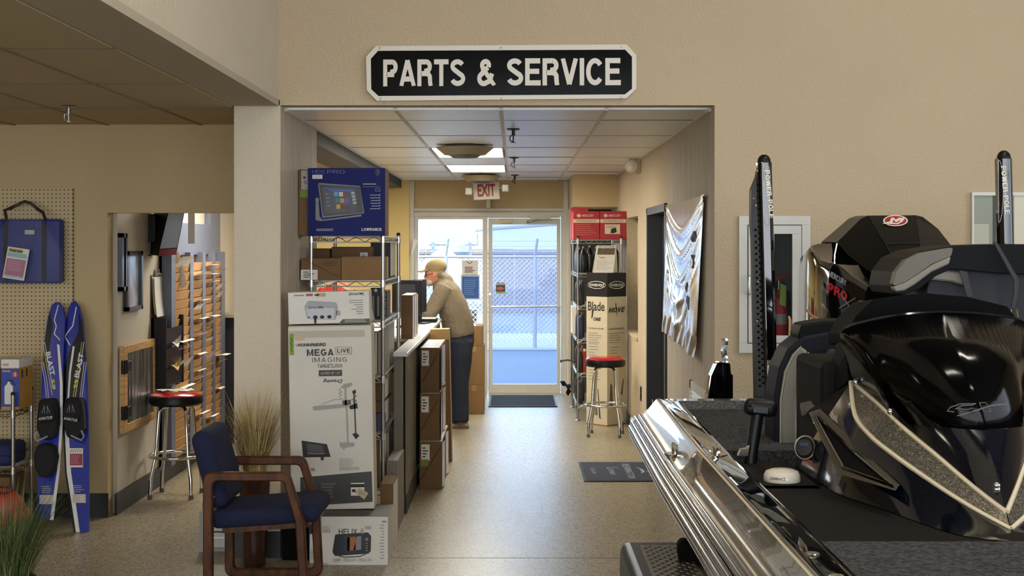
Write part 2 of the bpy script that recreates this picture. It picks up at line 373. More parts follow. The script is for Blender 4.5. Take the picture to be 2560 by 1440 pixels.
MB().cyl(W(1225, 735, 16.88), W(1225, 735, 16.865), .012).build('lock_cylinder', CHROME, d2, smooth=True)
p = Print(d2, 16.904)
STK = m('sticker_print', '3a3f33', .5)
p.rect('warning_sticker', STK, 1240, 713, 1263, 729); p.ell('warning_sticker', m('sticker_silver', '9fa49a', .4), 1246, 710, 6, 5); p.ell('warning_sticker', MATS['sticker_silver'], 1257, 710, 6, 5)
p.ell('sticker_oval', m('sticker_red', 'b8574c', .5), 1251, 721, 9, 4.5, 2); p.rect('warning_sticker', m('sticker_green', '8fa46a', .5), 1240, 729, 1263, 734); p.done()
# bracket at the left of the side light
struct(MB().hexa([W(1026, 640, 16.7), W(1034, 598, 16.7), W(1046, 600, 16.7), W(1033, 630, 16.7)], [W(1026, 640, 16.84), W(1034, 598, 16.84), W(1046, 600, 16.84), W(1033, 630, 16.84)]).build('trim_3', WHITEP))

# ------------------------------------------------------------------ ceilings: every tile a piece of its own
def ceiling(name, xs, ys, z, tmat, bmat, skip=(), barw=.012, crossw=.004):
    c = sbox(name, tmat, xs[0], xs[-1], ys[0], ys[-1], z+.03, z+.05)
    src = {}
    for i in range(len(xs)-1):
        for j in range(len(ys)-1):
            if (i, j) in skip: continue
            wx, wy = xs[i+1]-xs[i], ys[j+1]-ys[j]; key = (round(wx, 3), round(wy, 3))
            if key not in src:
                o = MB().rbox(-wx/2+.006, wx/2-.006, -wy/2+.004, wy/2-.004, 0, .02, .004, 1).build('ceiling_tile', tmat, c); src[key] = o
            else: o = shared('ceiling_tile', src[key], c, (0, 0, 0))
            o.location = ((xs[i]+xs[i+1])/2, (ys[j]+ys[j+1])/2, z+random.uniform(-.001, .002))
    for x in xs[1:-1]: MB().box(x-barw, x+barw, ys[0], ys[-1], z-.004, z+.012).build('grid_bar', bmat, c)
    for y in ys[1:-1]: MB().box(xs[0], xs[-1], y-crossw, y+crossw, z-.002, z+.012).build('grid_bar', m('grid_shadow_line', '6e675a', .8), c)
    return c
cys = [8.14]+[8.81+1.22*k for k in range(7)]+[16.9]
ceiling('ceiling', [-1.335, -.69, -.08, .53, 1.14], cys, 2.557, TILE, TBAR, skip=((1, 3), (1, 5)))
lys = [2.0, 3.2]+[4.42+1.22*k for k in range(4)]+[9.2]
ceiling('ceiling_left', [-6.93, -6.32, -5.71, -5.10, -4.49, -3.88, -3.27, -2.66, -2.05, -1.6], lys, 2.562, TILE_TAN, TBAR_TAN, barw=.010, crossw=.005)
sbox('trim_4', TBAR, -1.335, -1.315, 8.14, 16.9, 2.548, 2.57)
sbox('trim_5', TBAR, 1.116, 1.136, 8.14, 16.9, 2.548, 2.57)
# lights: troffers
for k, (j, lb) in enumerate(((3, 'lit fluorescent ceiling panel right behind the larger-looking round vent'), (5, 'lit fluorescent ceiling panel in front of the far vent, nearer the exit'))):
    t = thing('ceiling_light', lb, 'light', (-.385, (cys[j]+cys[j+1])/2, 2.557), 'fluorescent panels in the corridor ceiling')
    x0, x1, y0, y1 = -.685, -.085, cys[j]+.005, cys[j+1]-.005
    MB().box(x0, x0+.02, y0, y1, 2.553, 2.58).box(x1-.02, x1, y0, y1, 2.553, 2.58).box(x0, x1, y0, y0+.02, 2.553, 2.58).box(x0, x1, y1-.02, y1, 2.553, 2.58).build('frame', TBAR, t)
    MB().box(x0+.02, x1-.02, y0+.02, y1-.02, 2.558, 2.572).build('diffuser', LIGHTP, t)
# round diffusers
BRZ = m('tan_vent_paint', '8f8160', .5)
for lb, X, Y, r in (('round tan ceiling vent hanging before the nearer lit panel', -.39, 11.0, .225), ('round ceiling vent above the exit sign', -.37, 15.45, .215)):
    t = thing('ceiling_vent', lb, 'vent', (X, Y, 2.5), 'round vents in the corridor ceiling')
    MB().lathe([(r*.5, .055), (r, .04), (r*1.0, .034), (r*.72, -.02), (r*.66, -.02)], (X, Y, 2.5), 40).build('outer_cone', BRZ, t, smooth=True)
    MB().lathe([(r*.4, -.01), (r*.60, -.012), (r*.60, -.018), (r*.42, -.042), (r*.05, -.045)], (X, Y, 2.5), 40).build('inner_cone', m('dark_vent', '4a4334', .5), t, smooth=True)
    MB().cyl((X, Y, 2.5), (X, Y, 2.556), r*.55, n=24).build('neck', BRZ, t, smooth=True)
# sprinklers
def sprinkler(X, Y, z, lb, mat):
    t = thing('ceiling_sprinkler', lb, 'sprinkler', (X, Y, z), 'fire sprinkler heads')
    MB().lathe([(.005, 0), (.042, -.001), (.045, -.006), (.012, -.012)], (X, Y, z), 20).build('escutcheon', mat, t, smooth=True)
    MB().cyl((X, Y, z-.006), (X, Y, z-.045), .011).build('stem', mat, t, smooth=True)
    MB().tube([(X, Y-.0, z-.04), (X-.022, Y, z-.05), (X-.022, Y, z-.078), (X, Y, z-.088)], .004, 6).cyl((X, Y, z-.045), (X, Y, z-.09), .005).build('yoke', mat, t)
    MB().lathe([(.004, 0), (.018, 0), (.018, -.003), (.004, -.003)], (X, Y, z-.09), 12).build('deflector', mat, t)
SPB = m('dark_bronze', '2c2926', .4, .5)
sprinkler(-.01, 9.45, 2.556, 'dark sprinkler head in the ceiling, nearest to the big sign', SPB)
sprinkler(-.007, 12.5, 2.556, 'dark sprinkler head beside the far lit ceiling panel', SPB)
sprinkler(0, 15.6, 2.556, 'dark sprinkler head above and right of the exit sign', SPB)
sprinkler(-2.52, 7.95, 2.562, 'silver sprinkler head in the tan ceiling at left', CHROME_D)

# ------------------------------------------------------------------ outside, seen through the glass
sbox('ground', m('asphalt', '43464c', .85, var=(.35, .18), bump=(30, .3, .01)), -40, 40, 17.1, 220, -.12, -.02)
sbox('pavement', m('light_concrete', '6f6e69', .85, var=(.5, .08)), -40, 40, 24.0, 28.5, -.1, 0)
st = thing('outdoor_building', 'pale gabled warehouse far behind the chain-link fence', 'building', (0, 120, 0))
BLDG = m('pale_siding', '6f777c', .8)
MB().prism([(-26, 120, 0), (16, 120, 0), (16, 120, 7.5), (-26, 120, 7.5)], (0, 12, 0)).build('wall', BLDG, st)
MB().prism([(-3.4, 119.9, 3.05), (7, 119.9, 3.85), (16.2, 119.9, 2.9), (16.2, 119.9, 3.1), (7, 119.9, 4.05), (-3.4, 119.9, 3.25)], (0, 12, 0)).build('roof_edge', m('roof_grey', '4a5258', .7), st)
MB().box(-7.3, -3.2, 119.8, 120, 1.9, 2.9).build('door', m('siding_door', '5c6468', .8), st)
bw = thing('boundary_wall', 'low brownish board wall behind the chain-link fence', 'wall', (0, 38, 0))
for i in range(20):
    MB().box(-12+i*1.2, -10.82+i*1.2, 38, 38.1, -.02, 1.68+random.uniform(-.01, .01)).build('board', m('brown_boards', '4a423f', .8, var=(2, .1)), bw)
MB().box(-12, 12, 37.95, 38.1, 1.55, 1.6).build('rail', m('brown_boards_dark', '3c3635', .8), bw)
fn = thing('chain_link_fence', 'galvanised chain-link fence with barbed wire outside the exit', 'fence', (0, 24.5, 0))
GALV = m('galvanised_steel', '6b6f73', .5, .5)
for x in (-3.2, -1.2, .35, 2.35): MB().cyl((x, 24.5, 0), (x, 24.5, 1.6), .032).cyl((x, 24.5, 1.6), (x+.045, 24.42, 1.9), .022).build('post', GALV, fn, smooth=True)
MB().cyl((-4, 24.5, 1.585), (4, 24.5, 1.585), .024).build('top_rail', GALV, fn, smooth=True)
for k, z in enumerate((1.68, 1.77, 1.86)):
    mbw = MB().cyl((-4, 24.48-.02*k, z), (4, 24.48-.02*k, z), .006, n=5)
    for i in range(54): mbw.cyl((-4+i*.15, 24.45-.02*k, z-.02), (-4+i*.15+.02, 24.51-.02*k, z+.02), .004, n=4)
    mbw.build('barbed_wire', m('barbed_wire_metal', '6f7378', .5, .4), fn)
mbw = MB(); s = .085
for i in range(int(8/s)):
    x = -4+i*s
    for sg in (1, -1):
        x2 = x+sg*1.55
        a, b = (x, .02), (x2, 1.57)
        if x2 > 4: t_ = (4-x)/1.55; b = (4, .02+1.55*t_)
        if x2 < -4: t_ = (x+4)/1.55; b = (-4, .02+1.55*t_)
        mbw.cyl((a[0], 24.5+sg*.004, a[1]), (b[0], 24.5+sg*.004, b[1]), .0055, n=4, caps=False)
o = mbw.build('wire_mesh', m('mesh_wire', '7d8286', .5, .3), fn); o['kind'] = 'stuff'
# covered boat outside
cb = thing('covered_boat', 'boat under a pale blue tarpaulin beyond the fence', 'boat', W(1125, 700, 29))
rings = []
for i in range(15):
    a = i/14; px = 1045+a*160; top = 640-26*math.exp(-((a-.42)/.16)**2)+(45*max(0, a-.55)*2.2)+20*max(0, .2-a)*5
    rings.append([W(px, 775, 28.5+.0), W(px, (top+775)/2, 28.2), W(px, top+8, 28.6), W(px, top, 29.2), W(px, top+10, 30), W(px, 775, 30.3)])
MB().loft(rings).build('tarpaulin', m('pale_tarp', '67767c', .7, bump=(6, 1.0, .05)), cb, smooth=True)
MB().lathe([(.02, 0), (.22, .02), (.28, .12), (.2, .26), (.05, .30)], W(1140, 644, 29.3), 16).build('motor_cover', m('dark_blue_cover', '4a5560', .7), cb, smooth=True)
for px in (1083, 1176): MB().box(*(lambda a, b: (a.x, b.x, 29.9, 30.0, a.z, b.z))(W(px-4, 660, 30), W(px+4, 606, 30))).build('guide_post', m('guide_post_paint', '2e4048', .6), cb)
for px in (1070, 1180): MB().lathe([(.05, -.1), (.3, -.1), (.3, .1), (.05, .1)], W(px, 790, 29.4)*1.0, 16, 'x').build('wheel', BLK, cb)
# ================================================================== big sign over the corridor
def round_poly(pts, r, n=5):                      # 2-D corners rounded
    out = []; k = len(pts)
    for i in range(k):
        p, a, b = Vector(pts[i]), Vector(pts[i-1]), Vector(pts[(i+1) % k])
        d0 = (a-p).normalized(); d1 = (b-p).normalized()
        ang = d0.angle(d1); rr = min(r, .45*(a-p).length*math.tan(ang/2), .45*(b-p).length*math.tan(ang/2))
        t = rr/math.tan(ang/2); p0, p1 = p+d0*t, p+d1*t
        for j in range(n+1):
            s = j/n; out.append(p0*(1-s)**2+p*2*s*(1-s)+p1*s*s)
    return out
def ring_prism(mb, outer, inner, to3, off):        # frame between two loops of equal count
    k = len(outer); off = Vector(off)
    v = [to3(q) for q in outer]+[to3(q) for q in inner]; v += [p+off for p in v]
    f = []
    for i in range(k):
        j = (i+1) % k
        f += [(i, j, k+j, k+i), (2*k+i, 3*k+i, 3*k+j, 2*k+j), (i, 2*k+i, 2*k+j, j), (k+i, k+j, 3*k+j, 3*k+i)]
    return mb.add(v, f)
OC = [(940, 115), (1567, 111), (1591, 138), (1591, 222), (1566, 246), (942, 252), (917, 226), (915, 142)]
IC = [(945, 127), (1563, 124), (1580, 142), (1580, 222), (1562, 236), (946, 240), (928, 223), (927, 147)]
t = thing('hanging_sign', 'long black sign with white lettering over the corridor opening', 'sign', W(1253, 180, 7.99))
SIGNW = m('sign_white', 'd6d0c4', .4); SIGNK = m('sign_black', '030304', .16, spec=.10, bump=(3, .06, .02))
MB().prism([W(x, y, 7.975) for x, y in OC], (0, .024, 0)).build('board', SIGNW, t)
ring_prism(MB(), OC, IC, lambda q: W(q[0], q[1], 7.968), (0, .008, 0)).build('frame', SIGNW, t)
MB().prism([W(x, y, 7.972) for x, y in IC], (0, .003, 0)).build('face', SIGNK, t)
for s, x0, y0, x1, y1 in ():
    mb = MB()
    for lay in (0,): put_text(mb, s, W(x0, y1-(1 if s == 'PARTS' else 0), 7.9685), W(x1, y1-2, 7.9685)-W(x0, y1, 7.9685), W(x0, y0, 7.9685)-W(x0, y1, 7.9685), .022)
    mb.build('lettering', SIGNW, t)
for x, y in ((951, 120), (1253, 120), (1554, 117), (952, 247), (1254, 246), (1553, 243)):
    MB().lathe([(.002, 0), (.007, 0), (.006, -.003), (.002, -.004)], W(x, y, 7.968), 10, 'y').build('screw', CHROME_D, t)

# ================================================================== exit sign
t = thing('exit_sign', 'white lit exit sign with red letters hung below the corridor ceiling', 'sign', W(1216, 450, 16.0))
Mx = Matrix.Translation(W(1216, 477, 16.0)) @ Matrix.Rotation(math.radians(-3.5), 4, 'Y') @ Matrix.Translation(-W(1216, 477, 16.0))
Mx = Matrix.Translation(W(1216, 477, 16.0)) @ Matrix.Rotation(math.radians(-2.5), 4, 'Y') @ Matrix.Translation(-W(1216, 477, 16.0))
a, b = W(1183, 499, 16), W(1249, 456, 16)
MB(Mx).rbox(a.x, b.x, 16.0, 16.05, a.z, b.z, .008).build('housing', m('exit_white', 'cfc9bd', .5), t)
pe = Print(t, 15.999, Mx); pe.text('lettering', m('exit_red', '8e1c1a', .5), 'EXIT', 1194, 460, 1238, 491, .03); pe.done()
MB().cyl(W(1216, 456, 16.02), (W(1216, 456, 16.02).x, 16.02, 2.557), .035, n=16).build('canopy', MATS['exit_white'], t)
for sx, px in ((-1, 1172), (1, 1263)):
    c = W(px, 478 if sx < 0 else 470, 16.02)
    mb = MB().rbox(c.x-.042, c.x+.042, c.y-.03, c.y+.03, c.z-.042, c.z+.042, .012)
    hd = mb.build('lamp_head', m('lamp_head_white', 'd3d0c8', .35), t)
    MB().box(c.x-.030, c.x+.030, c.y-.033, c.y-.028, c.z-.030, c.z+.030).build('lens', m('lamp_lens', 'b9bab5', .15), hd)
    MB().cyl((c.x, c.y, c.z), (c.x-sx*.10, c.y+.01, c.z+.012), .012).build('arm', MATS['exit_white'], t)
# emergency light on the right wall
c = Vector((1.10, 12.75, 2.49)); t = thing('emergency_light', 'round emergency spotlight on the right wall below the ceiling', 'light', c)
MB().rbox(1.085, 1.136, 12.68, 12.84, 2.43, 2.555, .006).build('base', m('beige_plastic', 'b8ab90', .5), t)
MB().lathe([(.01, .06), (.05, .055), (.062, .02), (.062, -.03), (.054, -.034)], (1.05, 12.70, 2.49), 20, 'y').build('lamp_head', MATS['beige_plastic'], t, smooth=True)
MB().lathe([(.005, -.045), (.03, -.042), (.054, -.034), (.054, -.03)], (1.05, 12.70, 2.49), 20, 'y').build('lens', m('bulb_lens', 'd9d2c2', .1), t, smooth=True)

# ================================================================== armchair
t = thing('armchair', 'oak-framed armchair with navy upholstered seat and back', 'chair', (-1.3, 7.29, 0))
OUT = round_poly([(-1.553, 0), (-1.553, .643), (-1.125, .643), (-1.048, .40), (-1.027, 0)], .05, 6)
INN = round_poly([(-1.505, .042), (-1.505, .598), (-1.152, .598), (-1.094, .40), (-1.074, .042)], .03, 6)
for y in (7.005, 7.53):
    ring_prism(MB(), OUT, INN, lambda q: Vector((q[0], y, q[1])), (0, .045, 0)).build('side_frame', OAK, t, bevel=.008, smooth=True)
Ms = Matrix.Translation((-1.28, 0, .41)) @ Matrix.Rotation(math.radians(-4), 4, 'Y')
MB(Ms).rbox(-.255, .30, 7.06, 7.52, -.05, .045, .042, 4).build('seat', NAVYCLOTH, t, smooth=True)
MB(Ms).box(-.20, .235, 7.10, 7.48, -.075, -.045).build('seat_rail', OAK, t)
Mbk = Matrix.Translation((-1.485, 0, .45)) @ Matrix.Rotation(math.radians(-15), 4, 'Y')
mb = MB(Mbk); mb.rbox(-.055, .055, 7.06, 7.52, .0, .40, .05, 4)
mb.build('backrest', NAVYCLOTH, t, smooth=True)
MB(Mbk).tube([(.056, 7.10, .14), (.060, 7.29, .14), (.056, 7.48, .14)], .005, 6).build('seam', NAVYCLOTH, t)
for y in (7.03, 7.55): MB().cyl((-1.53, y, .50), (-1.50, y+(.06 if y < 7.2 else -.06), .52), .012).build('bolt', CHROME_D, t)

# ================================================================== vase of dried grass
def blades(n, c, r0, hmin, hmax, spread, wid, droop, seed):
    R = random.Random(seed); mb = MB()
    for i in range(n):
        a = R.random()*2*PI; rr = r0*math.sqrt(R.random()); h = R.uniform(hmin, hmax); sp = spread*(R.random()**.8); a2 = a+R.uniform(-.6, .6)
        base = Vector(c)+Vector((rr*math.cos(a), rr*math.sin(a), 0)); d = Vector((math.cos(a2), math.sin(a2), 0)); sd = Vector((-d.y, d.x, 0))
        k = 6; L = []; Rr = []; dr = droop*R.random()**2
        for j in range(k+1):
            s_ = j/k; pnt = base+d*(sp*s_**1.7)+Vector((0, 0, h*s_-dr*h*s_**4)); wv = sd*wid*(1-s_*.85)*.5
            L.append(pnt-wv); Rr.append(pnt+wv)
        mb.grid([L, Rr])
    return mb
vc = (-1.44, 7.79, 0)
t = thing('dried_grass_vase', 'tall brown vase of dried straw-coloured grass behind the armchair', 'vase', vc)
VM = m('brown_glazed_ceramic', '3a2016', .25, coat=.3)
MB().lathe([(.05, 0), (.062, .005), (.068, .15), (.082, .4), (.088, .50), (.08, .50), (.06, .30)], vc, 28).build('vase', VM, t, smooth=True)
for k, (cc, n, h0, h1) in enumerate((('b09a66', 210, .30, .58), ('8f7848', 200, .28, .54), ('c9b684', 110, .34, .60))):
    o = blades(n, (vc[0], vc[1], .44), .05, h0, h1, .185 if k < 2 else .19, .009, .45, 10+k).build('grass_blades', m('straw_%d' % k, cc, .8), t); o['kind'] = 'stuff'
mb = MB()
for i in range(26): mb.tube([(vc[0]+.02+.014*math.cos(i*.9), 7.80-.03+.014*math.sin(i*.9), .42+i*.013), (vc[0]+.02+.014*math.cos(i*.9+.9), 7.80-.03+.014*math.sin(i*.9+.9), .433+i*.013)], .006, 5)
mb.build('twisted_stem', m('dark_twig', '6b4a2a', .7), t)

# green grass plant at the lower left
gc = (-2.43, 6.75, 0)
t = thing('potted_grass', 'bushy green artificial grass plant in the lower left corner', 'plant', gc)
MB().lathe([(.08, 0), (.09, .005), (.12, .17), (.13, .18), (.115, .18), (.10, .15)], gc, 24).build('pot', BLK, t, smooth=True)
for k, (cc, n) in enumerate((('4d6136', 420), ('6b7c48', 360), ('33452a', 320), ('8a9560', 120))):
    o = blades(n, (gc[0], gc[1], .12), .10, .30, .54, .30, .0042, .55, 20+k).build('grass_blades', m('green_blade_%d' % k, cc, .6), t); o['kind'] = 'stuff'

# ================================================================== plastic drawer unit beside the pillar
t = thing('drawer_unit', 'low grey plastic drawer unit on the floor left of the pillar', 'drawers', (-1.71, 8.35, 0))
GREYP = m('grey_plastic', '8d8d86', .45)
MB().box(-1.825, -1.80, 8.14, 8.58, 0, .235).box(-1.80, -1.605, 8.14, 8.58, .215, .235).box(-1.80, -1.605, 8.16, 8.58, .0, .02).box(-1.62, -1.605, 8.14, 8.58, 0, .215).build('housing', GREYP, t)
for k in range(2):
    z = .025+k*.095
    d = MB().rbox(-1.797, -1.623, 8.138, 8.5, z, z+.088, .004).build('drawer', m('clear_grey_plastic', 'a9aaa3', .25), t)
    MB().box(-1.75, -1.67, 8.126, 8.14, z+.055, z+.068).build('handle', WHITEP, d)
R = random.Random(4)
CR = m('crumpled_foil', 'b9b5ab', .3, .6); mb = MB()
for i in range(14):
    x, y = R.uniform(-1.80, -1.66), R.uniform(8.16, 8.4); a = R.random()*3; h = R.uniform(.015, .06)
    mb.add([(x, y, .236), (x+.05*math.cos(a), y+.03*math.sin(a), .24), (x+.04*math.cos(a+1), y+.04*math.sin(a+1), .236+h), (x+.01, y-.02, .236+h*.7)], [(0, 1, 2, 3), (0, 1, 3), (1, 2, 3)])
tag(mb.build('crumpled_wrapper', CR), 'crumpled shiny wrappers lying on the grey drawer unit', 'wrapper', kind='stuff')

# ================================================================== pegboard and what hangs there
peg = bpy.data.materials.new('pegboard'); peg.use_nodes = True; nt = peg.node_tree; b = nt.nodes['Principled BSDF']; b.inputs['Roughness'].default_value = .6
tc = nt.nodes.new('ShaderNodeTexCoord'); mp = nt.nodes.new('ShaderNodeMapping'); s_ = 1/.0266
mp.inputs['Scale'].default_value = (s_, s_, s_); nt.links.new(tc.outputs['Object'], mp.inputs[0])
fr_ = nt.nodes.new('ShaderNodeVectorMath'); fr_.operation = 'FRACTION'; nt.links.new(mp.outputs[0], fr_.inputs[0])
sb = nt.nodes.new('ShaderNodeVectorMath'); sb.operation = 'SUBTRACT'; sb.inputs[1].default_value = (.5, .5, .5); nt.links.new(fr_.outputs[0], sb.inputs[0])
ml = nt.nodes.new('ShaderNodeVectorMath'); ml.operation = 'MULTIPLY'; ml.inputs[1].default_value = (1, 0, 1); nt.links.new(sb.outputs[0], ml.inputs[0])
ln = nt.nodes.new('ShaderNodeVectorMath'); ln.operation = 'LENGTH'; nt.links.new(ml.outputs[0], ln.inputs[0])
lt = nt.nodes.new('ShaderNodeMath'); lt.operation = 'LESS_THAN'; lt.inputs[1].default_value = .17; nt.links.new(ln.outputs['Value'], lt.inputs[0])
mx = nt.nodes.new('ShaderNodeMix'); mx.data_type = 'RGBA'; mx.inputs[6].default_value = lin('c2ad84'); mx.inputs[7].default_value = lin('4a3d28')
nt.links.new(lt.outputs[0], mx.inputs[0]); nt.links.new(mx.outputs[2], b.inputs['Base Color']); MATS['pegboard'] = peg
t = thing('pegboard', 'beige perforated pegboard panel on the left wall', 'pegboard', (-3.4, 9.19, .5))
MB().box(-4.2, -2.88, 9.172, 9.199, 1.0, 2.148).build('panel', peg, t); MB().box(-4.2, -2.88, 9.172, 9.199, .45, .997).build('panel', peg, t)
# bag in clear plastic
BAGB = m('blue_nylon', '1c2a78', .55, var=(9, .15), bump=(200, .2, .002)); STRAP = m('black_webbing', '14140f', .7)
t = thing('storage_bag', 'blue bag with black straps in clear plastic hanging on the pegboard', 'bag', W(75, 640, 9.1))
a, b = W(-14, 708, 9.06), W(152, 548, 9.06)
MB().rbox(a.x, b.x, 9.05, 9.14, a.z, b.z, .015, 3).build('bag_body', BAGB, t, smooth=True)
for x0, x1 in ((10, 19), (105, 116)):
    q0, q1 = W(x0, 706, 9.05), W(x1, 552, 9.05); MB().box(q0.x, q1.x, 9.043, 9.05, q0.z, q1.z).build('strap', STRAP, t)
MB().tube([W(x, y, 9.05) for x, y in ((17, 552), (12, 525), (25, 521), (48, 510), (62, 504), (78, 509), (95, 524), (107, 531), (114, 550))], .011, 6).build('handle', STRAP, t, smooth=True)
MB().box(*(lambda p_, q_: (p_.x, q_.x, 9.042, 9.049, p_.z, q_.z))(W(63, 586, 9.05), W(87, 575, 9.05))).build('brand_patch', m('grey_patch', 'a9a9a0', .5), t)
rows = []
for i in range(9):
    row = []
    for j in range(13):
        u, v = j/12, i/8
        x = 62+(u-.5)*(40+150*min(1, v*1.6)); y = 506+v*210
        row.append(W(x, y, 9.02+.02*math.sin(u*21+v*3)*(.3+v)))
    rows.append(row)
MB().grid(rows).build('plastic_wrap', m('clear_plastic_wrap', 'dfe3ee', .10, alpha=.055, spec=.8, bump=(22, .9, .03)), t, smooth=True)
Mc = Matrix.Identity(4)
cd = thing('info_card', 'white safety card with pink and yellow print tucked before the blue bag', 'card', W(38, 702, 8.99))
pc = Print(cd, 8.99)
def cq(u, v): return (20+u*54+(-14)*v, 616+v*78+u*8)
MB().prism([W(*cq(*q), 8.991) for q in ((0, 0), (1, 0), (1, 1), (0, 1))], (0, .002, 0)).build('card', WHITE, cd)
def cpoly(n, mt, u0, v0, u1, v1, lay=1): pc.poly(n, mt, [cq(u0, v0), cq(u1, v0), cq(u1, v1), cq(u0, v1)], lay)
cpoly('header', m('olive_print', '9a9a45', .6), .06, .05, .72, .15); cpoly('band', m('teal_print', '8fb3b8', .6), .05, .17, .92, .30)
cpoly('block', m('pink_print', 'a8728a', .6), .05, .36, .93, .90); cpoly('foot_band', MATS['teal_print'], .05, .92, .93, .95)
pc.text('lettering', INK, 'Think Safe', 24, 621, 55, 628, .01, 3, tilt=4)
for k in range(5): cpoly('print_lines', m('pink_light', 'c79aac', .6), .12, .42+k*.07, .85-.07*(k % 3), .44+k*.07, 2)
pc.done()

# ---- wire rack builder
def wire_rack(name, label, x0, x1, y0, y1, levels, top, parts_group=None, ndeck=14, feet=True, along='y'):
    t = thing(name, label, 'shelf', ((x0+x1)/2, (y0+y1)/2, 0))
    for x in (x0, x1):
        for y in (y0, y1):
            mb = MB().cyl((x, y, .02 if feet else 0), (x, y, top), .0125, n=12)
            for k in range(int(top/.05)): mb.cyl((x, y, .05*k+.03), (x, y, .05*k+.034), .0134, n=12)
            po = mb.build('post', CHROME_D, t, smooth=True)
            MB().lathe([(.003, .012), (.011, .010), (.0135, 0), (.0135, -.008)], (x, y, top), 12).build('cap', BLK, po)
            if feet: MB().lathe([(.03, 0), (.032, .006), (.012, .02), (.006, .03)], (x, y, 0), 14).build('foot', CHROME_D, po)
    for z in levels:
        mb = MB()
        for zz, r in ((z, .004), (z-.032, .004)):
            mb.tube([(x0, y0, zz), (x1, y0, zz), (x1, y1, zz), (x0, y1, zz)], r, 6, closed=True)
        for (a, b) in (((x0, y0), (x1, y0)), ((x1, y0), (x1, y1)), ((x0, y0), (x0, y1))):
            L = math.hypot(b[0]-a[0], b[1]-a[1]); n = max(4, int(L/.05))
            pts = [(a[0]+(b[0]-a[0])*i/n, a[1]+(b[1]-a[1])*i/n, z if i % 2 else z-.032) for i in range(n+1)]
            mb.tube(pts, .0025, 5)
        n = int((y1-y0)/.03)
        for i in range(1, n): mb.cyl((x0, y0+(y1-y0)*i/n, z+.003), (x1, y0+(y1-y0)*i/n, z+.003), .0022, n=4, caps=False)
        for x in (x0+(x1-x0)*.33, x0+(x1-x0)*.67): mb.cyl((x, y0, z-.002), (x, y1, z-.002), .003, n=5)
        sh = mb.build('wire_shelf', CHROME_D, t)
        for x in (x0, x1):
            for y in (y0, y1): MB().cyl((x, y, z-.036), (x, y, z+.008), .017, .0155, n=10).build('collar', CHROME, sh, smooth=True)
    return t
wire_rack('wire_rack', 'low wire rack by the pegboard holding extinguisher boxes', -3.75, -3.09, 8.67, 9.0, (.75, .40), .86)
# extinguisher boxes
EXB = m('extinguisher_blue', '24409a', .45); EXY = m('carton_orange', 'b98a3c', .6, var=(4, .1)); 
def ext_box(x0, x1, lb, full):
    t = thing('extinguisher_box', lb, 'box', ((x0+x1)/2, 8.84, .757), 'fire extinguisher cartons on the wire rack')
    MB().box(x0, x1, 8.72, 8.96, .757, 1.065).build('carton', EXY, t)
    MB().box(x0, x1, 8.718, 8.722, .775, 1.01).build('front_panel', EXB, t)
    MB().box(x0-.0005, x1+.0005, 8.717, 8.961, 1.015, 1.067).build('white_band', WHITE, t)
    mid = (x0+x1)/2-.008
    [MB().box(x1+.0003, x1+.0008, ya_, ya_+.03, .95, 1.0).build('window_print', m('dark_window', '4d3a1c', .6), t) for ya_ in (8.76, 8.84)]
    mb = MB(); mb.prism([(mid+p_[0], 8.716, .79+p_[1]) for p_ in round_poly([(-.026, 0), (.026, 0), (.026, .11), (.008, .128), (.008, .15), (-.008, .15), (-.008, .128), (-.026, .11)], .01, 3)], (0, .001, 0)); mb.build('extinguisher_picture', WHITE, t)
    MB().prism([(mid+p_[0], 8.7155, .79+p_[1]) for p_ in ((-.012, .15), (.022, .152), (.042, .12), (.036, .117), (.018, .142), (-.012, .14))], (0, .001, 0)).build('hose_picture', INK, t)
    MB().lathe([(.001, -.0004), (.019, -.0004), (.019, 0), (.001, 0)], (x1-.024, 8.7165, .975), 18, 'y').build('number_disc', m('disc_red', 'b5402a', .5), t)
    mb = MB(); put_text(mb, '5', (x1-.029, 8.7155, .963), (.011, 0, 0), (0, 0, .024), .03); put_text(mb, 'KIDDE', (x0+.012, 8.7155, 1.028), (.035, 0, 0), (0, 0, .014), .02); mb.build('lettering', WHITE if False else REDI, t)
    mb = MB(); put_text(mb, '5', (x1-.029, 8.715, .963), (.011, 0, 0), (0, 0, .024), .03); put_text(mb, 'MARINER', (x0+.008, 8.7155, .99), (.05, 0, 0), (0, 0, .01), .01); mb.build('lettering', WHITE, t)
ext_box(-3.180, -3.07, 'blue and orange extinguisher carton with white top, at the end of the rack', 1)
ext_box(-3.302, -3.188, 'extinguisher carton cut by the left edge of the picture', 0)
